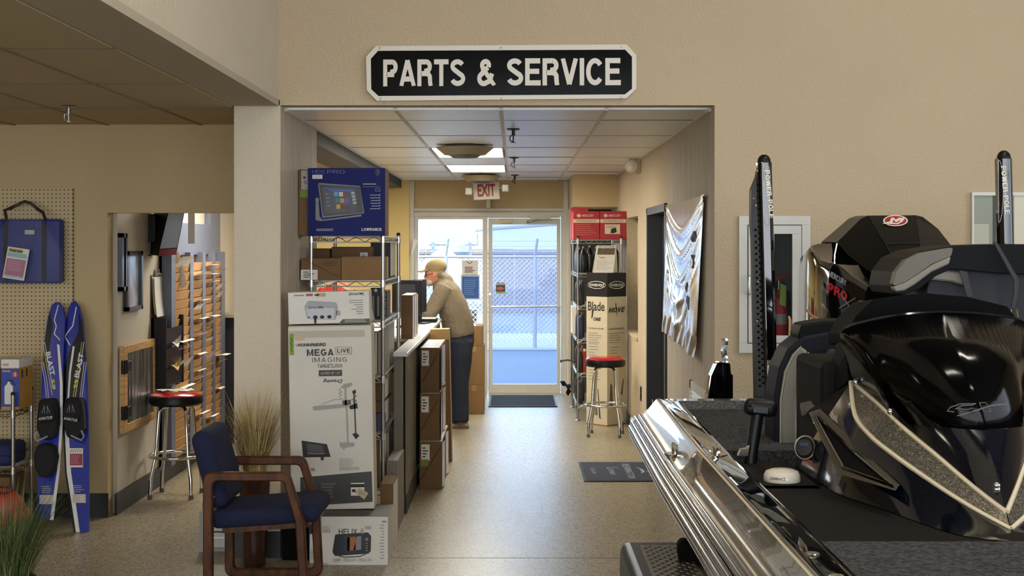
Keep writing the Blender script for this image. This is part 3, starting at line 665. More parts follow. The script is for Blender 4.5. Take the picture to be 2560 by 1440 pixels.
# blue cushion, brown carton and red float below
t = thing('boat_cushion', 'dark blue padded cushion on the lower wire shelf', 'cushion', (-3.25, 8.84, .405))
MB().rbox(-3.42, -3.105, 8.69, 8.97, .407, .545, .035, 4).build('cushion_pad', m('blue_cushion_cloth', '16224f', .8, bump=(400, .3, .003)), t, smooth=True)
MB().tube([(-3.42, 8.69, .476), (-3.105, 8.69, .476), (-3.105, 8.97, .476)], .005, 6).build('piping', STRAP, t)
def carton(name, label, x0, x1, y0, y1, z0, z1, mat=None, group=None, flaps=True, lab=None, M=None, tape=True, seam='y'):
    mat = mat or KRAFT
    t = thing(name, label, 'box', ((x0+x1)/2, (y0+y1)/2, z0), group)
    MB(M).rbox(x0, x1, y0, y1, z0, z1-.003, .003, 1).build('carton_body', mat, t)
    if flaps:
        g = .002
        if seam == 'y':
            xm = (x0+x1)/2
            MB(M).box(x0+.001, xm-g, y0+.001, y1-.001, z1-.003, z1).build('flap', mat, t); MB(M).box(xm+g, x1-.001, y0+.001, y1-.001, z1-.003, z1).build('flap', mat, t)
            if tape: MB(M).box(xm-.024, xm+.024, y0-.0006, y1+.0006, z1, z1+.0006).box(xm-.024, xm+.024, y0-.0006, y0, z1-.06, z1).build('tape', TAPE, t)
        else:
            ym = (y0+y1)/2
            MB(M).box(x0+.001, x1-.001, y0+.001, ym-g, z1-.003, z1).build('flap', mat, t); MB(M).box(x0+.001, x1-.001, ym+g, y1-.001, z1-.003, z1).build('flap', mat, t)
            if tape: MB(M).box(x0-.0006, x1+.0006, ym-.024, ym+.024, z1, z1+.0006).box(x1, x1+.0006, ym-.024, ym+.024, z1-.06, z1).build('tape', TAPE, t)
    if lab:
        lx0, lx1, lz0, lz1 = lab
        MB(M).box(x0+(x1-x0)*lx0, x0+(x1-x0)*lx1, y0-.0008, y0, z0+(z1-z0)*lz0, z0+(z1-z0)*lz1).build('shipping_label', WHITE, t)
        mb = MB(M); ax, bx, az, bz = x0+(x1-x0)*lx0, x0+(x1-x0)*lx1, z0+(z1-z0)*lz0, z0+(z1-z0)*lz1
        for k in range(4):
            zz = az+(bz-az)*(.2+.18*k); mb.box(ax+(bx-ax)*.15, ax+(bx-ax)*(.5+.3*((k*7) % 3)/2), y0-.0014, y0-.0008, zz, zz+(bz-az)*.07)
        mb.build('print_lines', INK, t)
    return t
carton('storage_carton', 'dull brown carton on the floor under the wire rack', -3.6, -3.12, 8.70, 8.97, 0.001, .34, KRAFT_D)
t = thing('boat_fender', 'red round float lying behind the green grass', 'float', (-3.05, 8.45, .2))
MB().ell((-3.11, 8.5, .17), .16, .10, .15, 20, 12).build('float_body', m('orange_red_vinyl', 'a8361c', .4), t, smooth=True)
MB().tube([(-3.06+.05*math.cos(i), 8.42, .31+.02*math.sin(i)) for i in range(7)], .006, 6).build('rope', STRAP, t)
MB().tube([(-3.0+.0*i, 8.5, .12+.0*i) for i in range(2)]+[(-2.93, 8.5, .17)], .03, 10).build('rope_eye', MATS['orange_red_vinyl'], t, smooth=True)

# ================================================================== water skis
SKB = m('ski_blue', '16278c', .3, spec=.3); SKK = m('ski_black', '060608', .3, spec=.2); SKW = m('ski_white', 'd9d8d2', .35, spec=.3); SKY = m('ski_yellow', 'c9bb3a', .3)
BINDM = m('binding_neoprene', '101012', .85, bump=(150, .3, .003)); BINDG = m('binding_grey', '8f8f92', .5)
class SkiP(Print):
    def P(s, x, y, lay=1): return W(x, y, s.fy(y))+Vector((0, -.0009*lay, 0))
def ski(label, outline, fy, deco):
    t = thing('water_ski', label, 'ski', W(outline[6][0], 1300, fy(1300)), 'pair of water skis')
    pr = SkiP(t, 0); pr.fy = fy
    k = len(outline); front = [pr.P(x, y, 0) for x, y in outline]
    MB().prism(front, (0, .018, 0)).build('ski_board', SKB, t)
    deco(t, pr); pr.done()
    return t
fl = lambda y: 9.06-(y-750)/580*.36
frr = lambda y: 9.10-(y-750)/580*.39
LO = [(128, 765), (118, 800), (110, 860), (105, 940), (100, 1050), (94, 1180), (92, 1300), (132, 1300), (148, 1180), (155, 1060), (158, 940), (160, 850), (163, 800), (158, 770), (148, 756), (138, 755)]
RO = [(172, 770), (165, 800), (158, 850), (157, 940), (158, 1060), (165, 1180), (178, 1270), (184, 1330), (222, 1329), (222, 1200), (220, 1050), (217, 940), (212, 860), (207, 800), (197, 765), (187, 752), (178, 756)]
def binding(t, pr, cx, cy, sgn, toe=False):
    def R_(pts): return [pr.P(cx+sgn*x, cy+y, 0) for x, y in pts]
    o = MB().prism([p_+Vector((0, -.075, 0)) for p_ in R_(round_poly([(-26, 2), (-22, -34), (16, -36), (24, -10), (24, 30), (14, 62), (-12, 68), (-28, 40)], 10, 4))], (0, .078, 0)).build('binding', BINDM, t, bevel=.012, smooth=True)
    MB().prism([p_+Vector((0, -.10, 0)) for p_ in R_(round_poly([(-20, -4), (-16, -28), (14, -30), (20, -4), (20, 18), (-18, 22)], 8, 4))], (0, .05, 0)).build('tongue', BINDM, o, bevel=.01, smooth=True)
    MB().tube([p_+Vector((0, -.085, 0)) for p_ in R_([(-24, 44), (-30, 58), (-24, 68), (-10, 62), (2, 56)])], .006, 6).build('strap', BINDG, o)
    mb = MB(); a = pr.P(cx-18, cy+16, 0)+Vector((0, -.103, 0)); put_text(mb, 'AVIATOR', a, pr.P(cx+16, cy+(22 if sgn < 0 else 12), 0)-pr.P(cx-18, cy+16, 0), Vector((0, 0, .018)), .01, .2); mb.build('lettering', SKW, o)
    mb = MB(); c = pr.P(cx, cy-8, 0)+Vector((0, -.103, 0))
    for s1 in (-1, 1): mb.tube([c+Vector((s1*.030, 0, -.028)), c+Vector((s1*.008, 0, .03)), c+Vector((s1*.008, 0, -.012)), c+Vector((s1*.018, 0, -.03))], .002, 4)
    mb.build('emblem', BINDG, o)
def decoL(t, pr):
    pr.poly('black_panel', SKK, [(124, 775), (112, 850), (108, 900), (125, 990), (135, 1010), (158, 1010), (159, 940), (152, 905), (130, 860), (132, 810)])
    pr.poly('blue_panel', SKB, [(140, 762), (152, 775), (158, 800), (156, 850), (140, 840), (136, 800)], 2)
    pr.poly('white_stripe', SKW, [(143, 860), (149, 862), (157, 960), (157, 1060), (150, 1175), (134, 1300), (125, 1300), (143, 1175), (150, 1060), (150, 960)], 3)
    for o_ in (0, 5): pr.line('pin_stripe', SKW if o_ else SKY, [(107+o_, 855), (113+o_, 890), (133+o_, 1000)], 1.3, 3)
    for o_ in (0, 5): pr.line('pin_stripe', SKW, [(104+o_, 905), (112+o_, 950), (118+o_, 1005)], 1.2, 3)
    pr.line('white_line', SKW, [(146, 763), (136, 800), (141, 815), (136, 835), (150, 850)], 2.2, 3)
    put_text(pr.mb('lettering', SKW), 'BLAST', pr.P(114, 882, 4), pr.P(126, 940, 4)-pr.P(114, 882, 4), pr.P(126, 878, 4)-pr.P(114, 882, 4), .02)
    put_text(pr.mb('lettering_yellow', SKY), '59', pr.P(127, 948, 4), pr.P(131, 974, 4)-pr.P(127, 948, 4), pr.P(136, 947, 4)-pr.P(127, 948, 4), .02)
    pr.rect('sticker', m('ski_sticker', 'b7b1a2', .6), 99, 1237, 133, 1260, 4); pr.bars('small_print', m('ski_small_print', '9d9c98', .6), 105, 1215, 130, 4, 5, 1.8, 4)
    binding(t, pr, 128, 1030, 1)
    MB().prism([pr.P(x, y, 0)+Vector((0, -.09, 0)) for x, y in round_poly([(96, 1130), (104, 1108), (122, 1105), (142, 1112), (150, 1140), (144, 1170), (128, 1190), (108, 1186), (97, 1165)], 8, 4)], (0, .09, 0)).build('rear_toe_strap', BINDM, t, bevel=.014, smooth=True)
def decoR(t, pr):
    pr.poly('black_panel', SKK, [(197, 780), (206, 810), (212, 870), (214, 900), (200, 1000), (180, 1010), (160, 1010), (158, 930), (172, 880), (196, 830)])
    pr.poly('blue_panel', SKB, [(184, 758), (194, 770), (196, 790), (185, 850), (168, 860), (166, 830), (172, 780)], 2)
    pr.poly('white_stripe', SKW, [(170, 1010), (171, 1060), (178, 1180), (190, 1260), (200, 1330), (190, 1330), (180, 1262), (167, 1180), (162, 1062), (164, 1008)], 3)
    pr.poly('black_panel', SKK, [(158, 1010), (163, 1010), (161, 1062), (166, 1180), (179, 1262), (189, 1330), (184, 1330), (176, 1268), (163, 1180), (157, 1062)], 2)
    for o_ in (0, 5): pr.line('pin_stripe', SKY if o_ else SKW, [(210-o_, 855), (205-o_, 890), (187-o_, 1000)], 1.3, 3)
    for o_ in (0, 5): pr.line('pin_stripe', SKW, [(216-o_, 905), (210-o_, 950), (204-o_, 1005)], 1.2, 3)
    pr.poly('white_stripe', SKW, [(182, 865), (187, 866), (178, 930), (172, 1010), (168, 1010), (173, 930)], 3)
    pr.line('white_line', SKW, [(191, 768), (182, 815), (170, 830), (163, 842), (175, 862)], 2.6, 3)
    put_text(pr.mb('lettering', SKW), 'BLAST', pr.P(198, 945, 4), pr.P(210, 884, 4)-pr.P(198, 945, 4), pr.P(186, 942, 4)-pr.P(198, 945, 4), .02)
    put_text(pr.mb('lettering_yellow', SKY), '59', pr.P(193, 972, 4), pr.P(197, 950, 4)-pr.P(193, 972, 4), pr.P(184, 970, 4)-pr.P(193, 972, 4), .02)
    pr.rect('hang_tag', WHITE, 174, 1120, 208, 1168, 5); pr.rect('hang_tag_print', m('tag_maroon', '8b1f38', .5), 175.5, 1134, 207, 1163, 6); pr.bars('hang_tag_lines', m('tag_line', 'c08c98', .5), 178, 1139, 203, 5, 4.5, 1.2, 7)
    for k in range(5): pr.line('hang_tag_pattern', INK, [(176+k*6, 1131), (181+k*6, 1122)], 1.2, 6)
    pr.rect('sticker', MATS['ski_sticker'], 182, 1235, 215, 1257, 4); pr.bars('small_print', MATS['ski_small_print'], 184, 1213, 211, 4, 5, 1.8, 4); pr.bars('sticker_lines', m('sticker_line', 'd8d4c8', .6), 200, 1239, 214, 4, 4.2, 1.6, 5)
    binding(t, pr, 190, 1028, -1)
ski('blue and black water ski with a second rear strap, left of the pair', LO, fl, decoL)
ski('blue and black water ski carrying a maroon tag, right of the pair', RO, frr, decoR)

# ================================================================== stools
def stool(label, X, Y, rot, zt, group):
    t = thing('bar_stool', label, 'stool', (X, Y, 0), group)
    r = .187
    MB().lathe([(.02, zt-.075), (r*.93, zt-.075), (r, zt-.06), (r, zt-.018), (r*.97, zt-.006)], (X, Y, 0), 36).build('seat_band', BLK, t, smooth=True)
    MB().lathe([(r*.985, zt-.014), (r*.97, zt-.002), (r*.85, zt+.012), (r*.4, zt+.018), (.01, zt+.019)], (X, Y, 0), 36).build('cushion', VINYLRED, t, smooth=True)
    for k in range(4):
        a = rot+k*PI/2; c, s2 = math.cos(a), math.sin(a)
        def q(r_, z): return (X+r_*c, Y+r_*s2, z)
        lg = MB().tube([q(.06, zt-.085), q(.115, zt-.09), q(.135, zt-.12), q(.155, .36), q(.165, .28), q(.20, .14), q(.205, .02)], .0125, 10).build('leg', CHROME, t, smooth=True)
        MB().cyl(q(.205, 0), q(.205, .03), .017, .015).build('foot', m('grey_rubber', '55524d', .7), lg, smooth=True)
    MB().tube([(X+.185*math.cos(2*PI*i/40), Y+.185*math.sin(2*PI*i/40), .288) for i in range(40)], .0115, 10, closed=True).build('foot_ring', CHROME, t, smooth=True)
    return t
stool('red-topped chrome bar stool by the office opening, with papers on the seat', -2.40, 9.98, .75, .722, 'chrome bar stools')
stool('red-topped chrome bar stool beside the tall white column box', .847, 13.15, .62, .722, 'chrome bar stools')
for k, (dx, dy, a, mt, lb) in enumerate(((-.03, .02, .3, m('cream_paper', 'cdbb83', .7), 'cream folded paper on the red stool seat'), (.06, .03, 1.2, WHITE, 'white slip on the right half of the red stool seat'), (-.08, -.01, 2.2, WHITE, 'white slip on the left half of the red stool seat'))):
    Mq = Matrix.Translation((-2.40+dx, 9.98+dy, .744)) @ Matrix.Rotation(a, 4, 'Z') @ Matrix.Rotation(.08, 4, 'X')
    tag(MB(Mq).grid([[(-.06+.04*i, -.035, .004*((i+k) % 2)) for i in range(4)], [(-.06+.04*i, 0, .012*((i+1+k) % 2)) for i in range(4)], [(-.05+.04*i, .035, .004*((i+k) % 2)) for i in range(4)]]).build('paper_slip', mt, solid=.001), lb, 'paper', 'papers on the stool')
# ================================================================== bold stroke lettering (constant stroke width)
def arc(cx, cy, rx, ry, a0, a1, n=10): return [(cx+rx*math.cos(math.radians(a0+(a1-a0)*i/n)), cy+ry*math.sin(math.radians(a0+(a1-a0)*i/n))) for i in range(n+1)]
def glyph(c, w=.17):
    h = w/2; R = 1-h; X0, X1 = h, .72-h; xm = .36     # width .72, height 1
    rx = (X1-X0)/2
    G = {
     'I': ([[(.0+h, 0), (h, 1)]], w), 'L': ([[(X0, 1), (X0, h), (.62, h)]], .62), 'T': ([[(0, 1-h), (.68, 1-h)], [(.34, 1-h), (.34, 0)]], .68),
     'E': ([[(.64, 1-h), (X0, 1-h), (X0, h), (.66, h)], [(X0, .52), (.60, .52)]], .66), 'F': ([[(.62, 1-h), (X0, 1-h), (X0, 0)], [(X0, .5), (.56, .5)]], .62),
     'H': ([[(X0, 0), (X0, 1)], [(X1, 0), (X1, 1)], [(X0, .52), (X1, .52)]], .72), 'N': ([[(X0, 0), (X0, 1)], [(X0+.01, .96), (X1-.01, .04)], [(X1, 0), (X1, 1)]], .72),
     'M': ([[(X0, 0), (X0, 1)], [(X0+.01, .97), (.42, .08), (.84-h-.01, .97)], [(.84-h, 0), (.84-h, 1)]], .84),
     'V': ([[(h*.9, 1), (.36, .04)], [(.72-h*.9, 1), (.36, .04)]], .72), 'W': ([[(h, 1), (.27, .03)], [(.27, .03), (.48, .95)], [(.48, .95), (.69, .03)], [(.69, .03), (.96-h, 1)]], .96),
     'A': ([[(h*.9, 0), (.38, .97)], [(.76-h*.9, 0), (.38, .97)], [(.16, .27), (.60, .27)]], .76), 'X': ([[(h, 0), (.72-h, 1)], [(h, 1), (.72-h, 0)]], .72),
     'K': ([[(X0, 0), (X0, 1)], [(X1, 1), (X0, .42)], [(.30, .55), (X1+.02, 0)]], .74), 'Y': ([[(h, 1), (.36, .46), (.72-h, 1)], [(.36, .46), (.36, 0)]], .72),
     'Z': ([[(.03, 1-h), (.62, 1-h), (.05, h), (.66, h)]], .68),
     'P': ([[(X0, 0), (X0, 1-h), (.42, 1-h)]+arc(.42, .72-.0, .68-h-.42, .28-h, 90, -90)+[(.42, .44), (X0+h*.8, .44)]], .68),
     'B': ([[(X0, 0), (X0, 1-h), (.40, 1-h)]+arc(.40, .755, .66-h-.40, .245-h, 90, -90)+[(.40, .51), (X0+h*.8, .51)], [(X0+h*.8, h), (.42, h)]+arc(.42, .275, .70-h-.42, .275-h, -90, 90)], .70),
     'R': ([[(X0, 0), (X0, 1-h), (.42, 1-h)]+arc(.42, .735, .68-h-.42, .265-h, 90, -90)+[(.42, .47), (X0+h*.8, .47)], [(.40, .47), (.52, .45), (.585, .36), (.60, .12), (.625, 0)]], .70),
     'D': ([[(X0, h), (X0, 1-h), (.36, 1-h)]+arc(.36, .5, .72-h-.36, .5-h, 90, -90)+[(.36, h), (X0, h)]], .72),
     'O': ([arc(.38, .5, .38-h, .5-h, 90, 450, 28)], .76), '0': ([arc(.32, .5, .32-h, .5-h, 90, 450, 28)], .64),
     'C': ([arc(.38, .5, .38-h, .5-h, 38, 322, 24)], .74), 'G': ([arc(.38, .5, .38-h, .5-h, 40, 350, 24)+[(.74-h, .44), (.42, .44)]], .75),
     'U': ([[(X0, 1), (X0, .36)]+arc(.36, .36, .36-h, .36-h, 180, 360, 14)+[(X1, .36), (X1, 1)]], .72), 'J': ([[(.54-h, 1), (.54-h, .3)]+arc(.27, .3, .27-h, .3-h, 0, -170, 12)], .54),
     'S': ([arc(.34, .74, .34-h-.01, .26-h, 20, 230, 14)+arc(.35, .275, .35-h, .275-h, 62, -165, 16)], .70),
     'Q': ([arc(.38, .5, .38-h, .5-h, 90, 450, 28), [(.46, .26), (.70, 0)]], .76),
     '&': ([[(.76, 0), (.26, .64)]+arc(.37, .77, .15, .23-h, 200, -30, 14), [(.48, .69), (.25, .52)]+arc(.29, .285, .29-h, .285-h, 110, 310, 16)+[(.55, .18), (.66, .46)]], .80),
     '5': ([[(.56, 1-h), (.16, 1-h), (.12, .56)]+arc(.31, .34, .31-h, .34-h, 115, -155, 16)], .62), '8': ([arc(.32, .755, .27-h, .245-h, 90, 450, 20), arc(.32, .275, .32-h, .275-h, 90, 450, 22)], .64),
     '9': ([arc(.31, .68, .31-h, .32-h, 0, 360, 20)+[(.62-h, .68), (.60-h, .30)]+arc(.30, .30, .30-h, .30-h, 0, -110, 10)], .62), '7': ([[(.02, 1-h), (.58, 1-h), (.22, 0)]], .6), '-': ([[(.05, .4), (.38, .4)]], .42), ' ': ([], .34), '+': ([[(.05, .45), (.55, .45)], [(.3, .2), (.3, .7)]], .6),
    }
    return G[c]
def strokes(mb, s, o, u, v, w=.17, gap=.10, slant=0.):
    """bold capitals fitted in the box o + x*u + y*v"""
    o, u, v = Vector(o), Vector(u), Vector(v); x = 0; out = []
    for c in s:
        ps, wd = glyph(c, w); out.append((x, ps)); x += wd+gap
    tot = x-gap+slant; nrm = u.cross(v).normalized(); lay_ = 0
    for x0, ps in out:
        for pl_ in ps:
            cl = len(pl_) > 3 and (Vector(pl_[0])-Vector(pl_[-1])).length < 1e-4
            pts = [Vector(p_) for p_ in (pl_[:-1] if cl else pl_)]; k = len(pts); L = []; Rr = []
            for i, p_ in enumerate(pts):
                a = pts[i-1] if (i or cl) else p_; b = pts[(i+1) % k] if (i < k-1 or cl) else p_
                d0 = (p_-a).normalized() if (p_-a).length > 1e-9 else (b-p_).normalized(); d1 = (b-p_).normalized() if (b-p_).length > 1e-9 else d0
                n0 = Vector((-d0.y, d0.x)); n1 = Vector((-d1.y, d1.x)); n = (n0+n1); n = n.normalized() if n.length > 1e-6 else n0
                q = min(1.6, 1/max(.3, n.dot(n0))); L.append(p_+n*w/2*q); Rr.append(p_-n*w/2*q)
            lay_ += 1; eps = nrm*(.00012*(lay_ % 4))
            def T(p_): return eps+o+u*((x0+p_.x+slant*p_.y)/tot)+v*min(1.0, max(0.0, p_.y))
            vs = [T(p_) for p_ in L]+[T(p_) for p_ in Rr]
            mb.add(vs, [(i, (i+1) % k, k+(i+1) % k, k+i) for i in range(k if cl else k-1)])
    return mb
def pstrokes(pr, name, mat, s, x0, y0, x1, y1, w=.17, lay=2, gap=.10, slant=0., tilt=0.):
    o = pr.P(x0, y1, lay); strokes(pr.mb(name, mat), s, o, pr.P(x1, y1+tilt, lay)-o, pr.P(x0, y0, lay)-o, w, gap, slant)

# lettering of the two signs
sg = bpy.data.objects['hanging_sign']; ps_ = Print(sg, 7.9695)
for i, (s, x0, y0, x1, y1) in enumerate((('PARTS', 958, 149, 1163, 216), ('&', 1193, 148, 1238, 216), ('SERVICE', 1267, 146, 1552, 214))):
    pstrokes(ps_, 'lettering' if i == 0 else 'lettering_%s' % ('ampersand' if i == 1 else 'service'), SIGNW, s, x0, y0, x1, y1, .19, 2, .08, tilt=-1)
ps_.done()

# ================================================================== main wire rack with cartons
RX0, RX1, RY0, RY1 = -1.258, -.815, 8.70, 9.86
L1, L2, L3, L4, L5, L6 = 1.827, 1.5525, 1.300, .959, .608, .262
wire_rack('wire_rack', 'tall chrome wire rack packed with cartons beside the corridor', RX0, RX1, RY0, RY1, (L1, L2, L3, L4, L5, L6), 1.852)
def pb(px0, py0, px1, py1, Y): a, b = W(px0, py1, Y), W(px1, py0, Y); return a.x, b.x, a.z, b.z
# blue electronics box on top
x0, x1, z0, z1 = pb(770, 420, 963, 586, 8.62)
t = thing('electronics_box', 'dark blue box with a marine display picture on top of the tall rack', 'box', ((x0+x1)/2, 8.7, L1+.005))
z0 = L1+.006
MB().rbox(x0, x1, 8.62, 8.86, z0, z1, .003, 1).build('carton_body', KRAFT, t)
MB().box(x0, x1, 8.618, 8.6205, z0, z1).build('printed_face', BLUEBOX, t)
p = Print(t, 8.6178)
SIL = m('silver_print', '9fa3a8', .5); SCR = m('screen_print', '10162c', .35); SCRB = m('screen_blue', '2b4f9c', .4); GREYD = m('device_grey', '6f6f72', .5)
pstrokes(p, 'lettering', m('dim_print', '56588a', .5), 'HDS', 781, 425, 812, 434, .12); pstrokes(p, 'lettering', MATS['dim_print'], 'PRO', 818, 425, 862, 434, .12)
p.rect('price_label', WHITE, 781, 437, 806, 447); p.bars('label_lines', GREYI, 783, 439.5, 803, 2, 3.4, 1, 2)
pstrokes(p, 'lettering_large', WHITE, 'LOWRANCE', 904, 570, 954, 577, .2)
p.bars('small_print', SIL, 908, 459, 950, 1, 3, 2.2); p.line('rule', SIL, [(908, 467), (950, 467)], .6)
p.bars('small_print', SIL, 924, 487, 950, 6, 6.8, 1.6, right=True, jitter=.6)
for k in range(6): p.ell('icon', SIL, 949, 487+k*6.8, 2, 2, 2, 10)
p.line('icon_frame', SIL, [(939, 472), (950, 472), (950, 478), (939, 478)], .8, closed=True); p.ell('badge', m('navy_print', '0d1440', .5), 944, 431, 6, 9)
p.bars('small_print', SIL, 791, 572, 834, 2, 3.4, 1.5)
p.poly('device_picture', GREYD, [(795, 459), (800, 457.5), (900, 465), (911, 533), (806, 545)]); p.poly('device_bezel', m('device_black', '0c0c10', .4), [(798, 461), (900, 467), (908, 531), (808, 541)], 2)
p.poly('device_screen', SCR, [(806, 468), (887, 473), (893, 529), (813, 535)], 3); p.poly('screen_top', SCRB, [(808, 471), (884, 475), (885, 479), (809, 476)], 4)
for i in range(3):
    for j in range(3):
        p.rect('screen_icon', m('icon_%d%d' % (i, j), ['4d8fc4', 'b9b9c0', '7a3a2a', '2f6f7a', 'b08a3a', '5a4fae', 'b9932f', '7a1e22', '3c4048'][i*3+j], .5), 835+j*12.5+i*3, 479+i*16+j, 845+j*12.5+i*3, 490+i*16+j, 4)
for i in range(4): p.rect('side_icon', m('side_icon_grey', '9aa3a8', .5), 878+i*1.5, 480+i*8, 887+i*1.5, 486+i*8, 4)
for i in range(5): p.bars('screen_lines', SIL, 812+i*1.5, 474+i*10, 821+i*1.5, 1, 3, 1.2, 4)
p.poly('bracket_picture', GREYD, [(789, 498), (796, 495), (799, 541), (806, 549), (875, 540), (903, 536), (904, 541), (801, 553), (789, 550)], 1); p.ell('knob_picture', GREYD, 793, 500, 5, 6, 2)
p.done()
x0, x1, z0, z1 = pb(749, 424, 772, 586, 8.64)
t = carton('shipping_carton', 'brown carton with green and grey labels left of the blue box', -1.328, x0+.055, 8.64, 8.84, L1+.006, z1, KRAFT_D, tape=False)
p = Print(t, 8.639); p.rect('label_green', m('green_label', '6d7f2b', .6), 750, 475, 770, 494); p.rect('label_grey', m('grey_label', '9c9a92', .6), 753, 426, 770, 474); p.ell('label_dot', INK, 761, 444, 3, 3, 2); p.rect('label_block', GREYI, 760, 451, 768, 461, 2); p.done()
# second shelf cartons
def fcarton(label, px0, py0, px1, py1, Y, depth, mat=KRAFT_D, name='shelf_carton', lab=None, zbase=None, group='cartons on the tall rack', tape=True):
    x0, x1, z0, z1 = pb(px0, py0, px1, py1, Y)
    return carton(name, label, x0, x1, Y, Y+depth, z0 if zbase is None else zbase, z1, mat, group, True, lab, tape=tape)
S2 = L2+.006
t = fcarton('long brown carton with a white label jutting past the left post', 752, 646, 852, 700, 8.69, .36, KRAFT_D, lab=(.0, .42, .02, .48), zbase=S2, tape=False)
Print_ = Print(t, 8.689); Print_.line('diagonal_crease', m('crease_brown', '4c3821', .8), [(760, 648), (850, 694)], 1.6, 1); Print_.bars('small_print', MATS['crease_brown'], 808, 654, 846, 3, 4.5, 1.6, 1); Print_.done()
fcarton('plain light brown carton facing front on the second shelf', 853, 642, 955, 700, 8.69, .34, KRAFT, zbase=S2, tape=False)
fcarton('small brown carton stacked at the left on the second shelf', 783, 621, 824, 650, 9.10, .3, KRAFT_D, zbase=S2, tape=False)
fcarton('wide brown carton with torn flaps at the middle of the second shelf', 829, 617, 924, 660, 9.10, .3, KRAFT_D, zbase=S2, lab=(.75, .95, .62, .82), tape=False)
x0, x1, z0, z1 = pb(925, 604, 990, 700, 9.40)
t = thing('dark_box', 'tall charcoal box with a pale side on the second shelf', 'box', (-.88, 9.6, S2), 'cartons on the tall rack')
MB().rbox(x0, -.835, 9.44, 9.84, S2, z1, .003, 1).build('carton_body', m('charcoal_card', '25262b', .6), t); MB().box(-.835, -.8335, 9.45, 9.83, S2+.01, z1-.01).build('side_panel', WHITE, t)
carton('book_carton', 'slim cream carton at the right post on the second shelf', -.872, -.836, 9.06, 9.32, S2, 1.70, m('cream_card', 'b8a888', .7), 'cartons on the tall rack', tape=False)
# third level: items seen right of the white box
S3 = L3+.006
GARM = m('black_retail_card', '17171a', .5)
t = thing('retail_box', 'black electronics box with sideways white lettering on the third shelf', 'box', (-.89, 9.2, S3), 'cartons on the tall rack')
MB().rbox(-.925, -.830, 9.12, 9.40, S3, 1.478, .002, 1).build('carton_body', GARM, t)
mb = MB(); strokes(mb, 'GARMIN', (-.856, 9.119, 1.47), (0, 0, -.16), (.020, 0, 0), .16); mb.build('lettering', LGREYI, t)
MB().tube([(-.915, 9.119, 1.37), (-.876, 9.119, 1.37), (-.876, 9.119, 1.43), (-.915, 9.119, 1.43)], .002, 4, closed=True).build('device_picture', GREYI, t)
t = thing('hang_pack', 'black blister pack with a hang hole on the third shelf', 'package', (-.89, 8.92, S3), 'cartons on the tall rack')
MB().rbox(-.912, -.846, 8.90, 8.94, S3, 1.505, .003, 1).build('backing_card', GARM, t); MB().lathe([(.001, -.001), (.010, -.001), (.010, 0), (.001, 0)], (-.879, 8.90, 1.49), 14, 'y').build('hang_hole', WHITE, t)
for xx in (-.902, -.870): MB().rbox(xx, xx+.014, 8.885, 8.90, S3+.02, 1.455, .003, 1).build('blister', GREYI, t)
t = thing('leaning_booklet', 'white booklet leaning with a dark band on the third shelf', 'booklet', (-.93, 8.80, S3), 'cartons on the tall rack')
Mq = Matrix.Translation((-.882, 8.78, S3)) @ Matrix.Rotation(math.radians(-14), 4, 'Y')
MB(Mq).box(-.058, -.004, 0, .02, 0, .125).build('cover', WHITE, t); MB(Mq).box(-.058, -.004, -.001, 0, .10, .125).build('band', INK, t); MB(Mq).box(-.004, 0, 0, .10, 0, .13).build('spine', WHITE, t)
# fourth level
S4 = L4+.006
t = thing('blue_box', 'tall navy box with a white side on the fourth shelf', 'box', (-.93, 8.9, S4), 'cartons on the tall rack')
MB().rbox(-.99, -.868, 8.74, 9.0, S4, 1.225, .003, 1).build('carton_body', m('navy_card', '14205f', .45), t); MB().box(-.868, -.8665, 8.745, 8.995, S4+.004, 1.22).build('side_panel', WHITE, t); MB().box(-.985, -.872, 8.745, 8.995, 1.225, 1.2265).build('top_panel', m('tan_card', 'a58f6c', .7), t)
carton('grey_box', 'grey and beige box upright at the right side of the fourth shelf', -.862, -.832, 8.86, 9.22, S4, 1.235, m('taupe_card', '8f8577', .6), 'cartons on the tall rack', tape=False)
carton('grey_box', 'pale grey box upright behind the taupe one on the fourth shelf', -.862, -.830, 9.28, 9.70, S4, 1.26, m('pale_grey_card', 'a5a39d', .6), 'cartons on the tall rack', tape=False)
# fifth level
S5 = L5+.006
for k, (a_, b_, lb) in enumerate(((S5, .775, 'brown carton lying low on the fifth shelf under another'), (.777, .935, 'brown carton on top of its twin on the fifth shelf'))):
    t = carton('shelf_carton', lb, -1.10, -.838, 9.0, 9.55, a_, b_, KRAFT_D, 'cartons on the tall rack', tape=False)
    MB().box(-.838, -.8372, 9.01, 9.54, a_+.01, b_-.01).build('white_wrap', WHITE, t)  # white face laid on the right side of the carton
t = thing('purple_box', 'small purple box with white lettering on the fifth shelf', 'box', (-.91, 8.8, S5), 'cartons on the tall rack')
Mq = Matrix.Translation((-.915, 8.80, S5)) @ Matrix.Rotation(math.radians(-16), 4, 'Z')
MB(Mq).rbox(-.06, .07, -.02, .12, 0, .105, .003, 1).build('carton_body', m('purple_card', '3d3560', .5), t)
mb = MB(Mq); strokes(mb, 'LOWRANCE', (-.03, -.021, .03), (.09, 0, 0), (0, 0, .026), .2); mb.build('lettering', LGREYI, t)
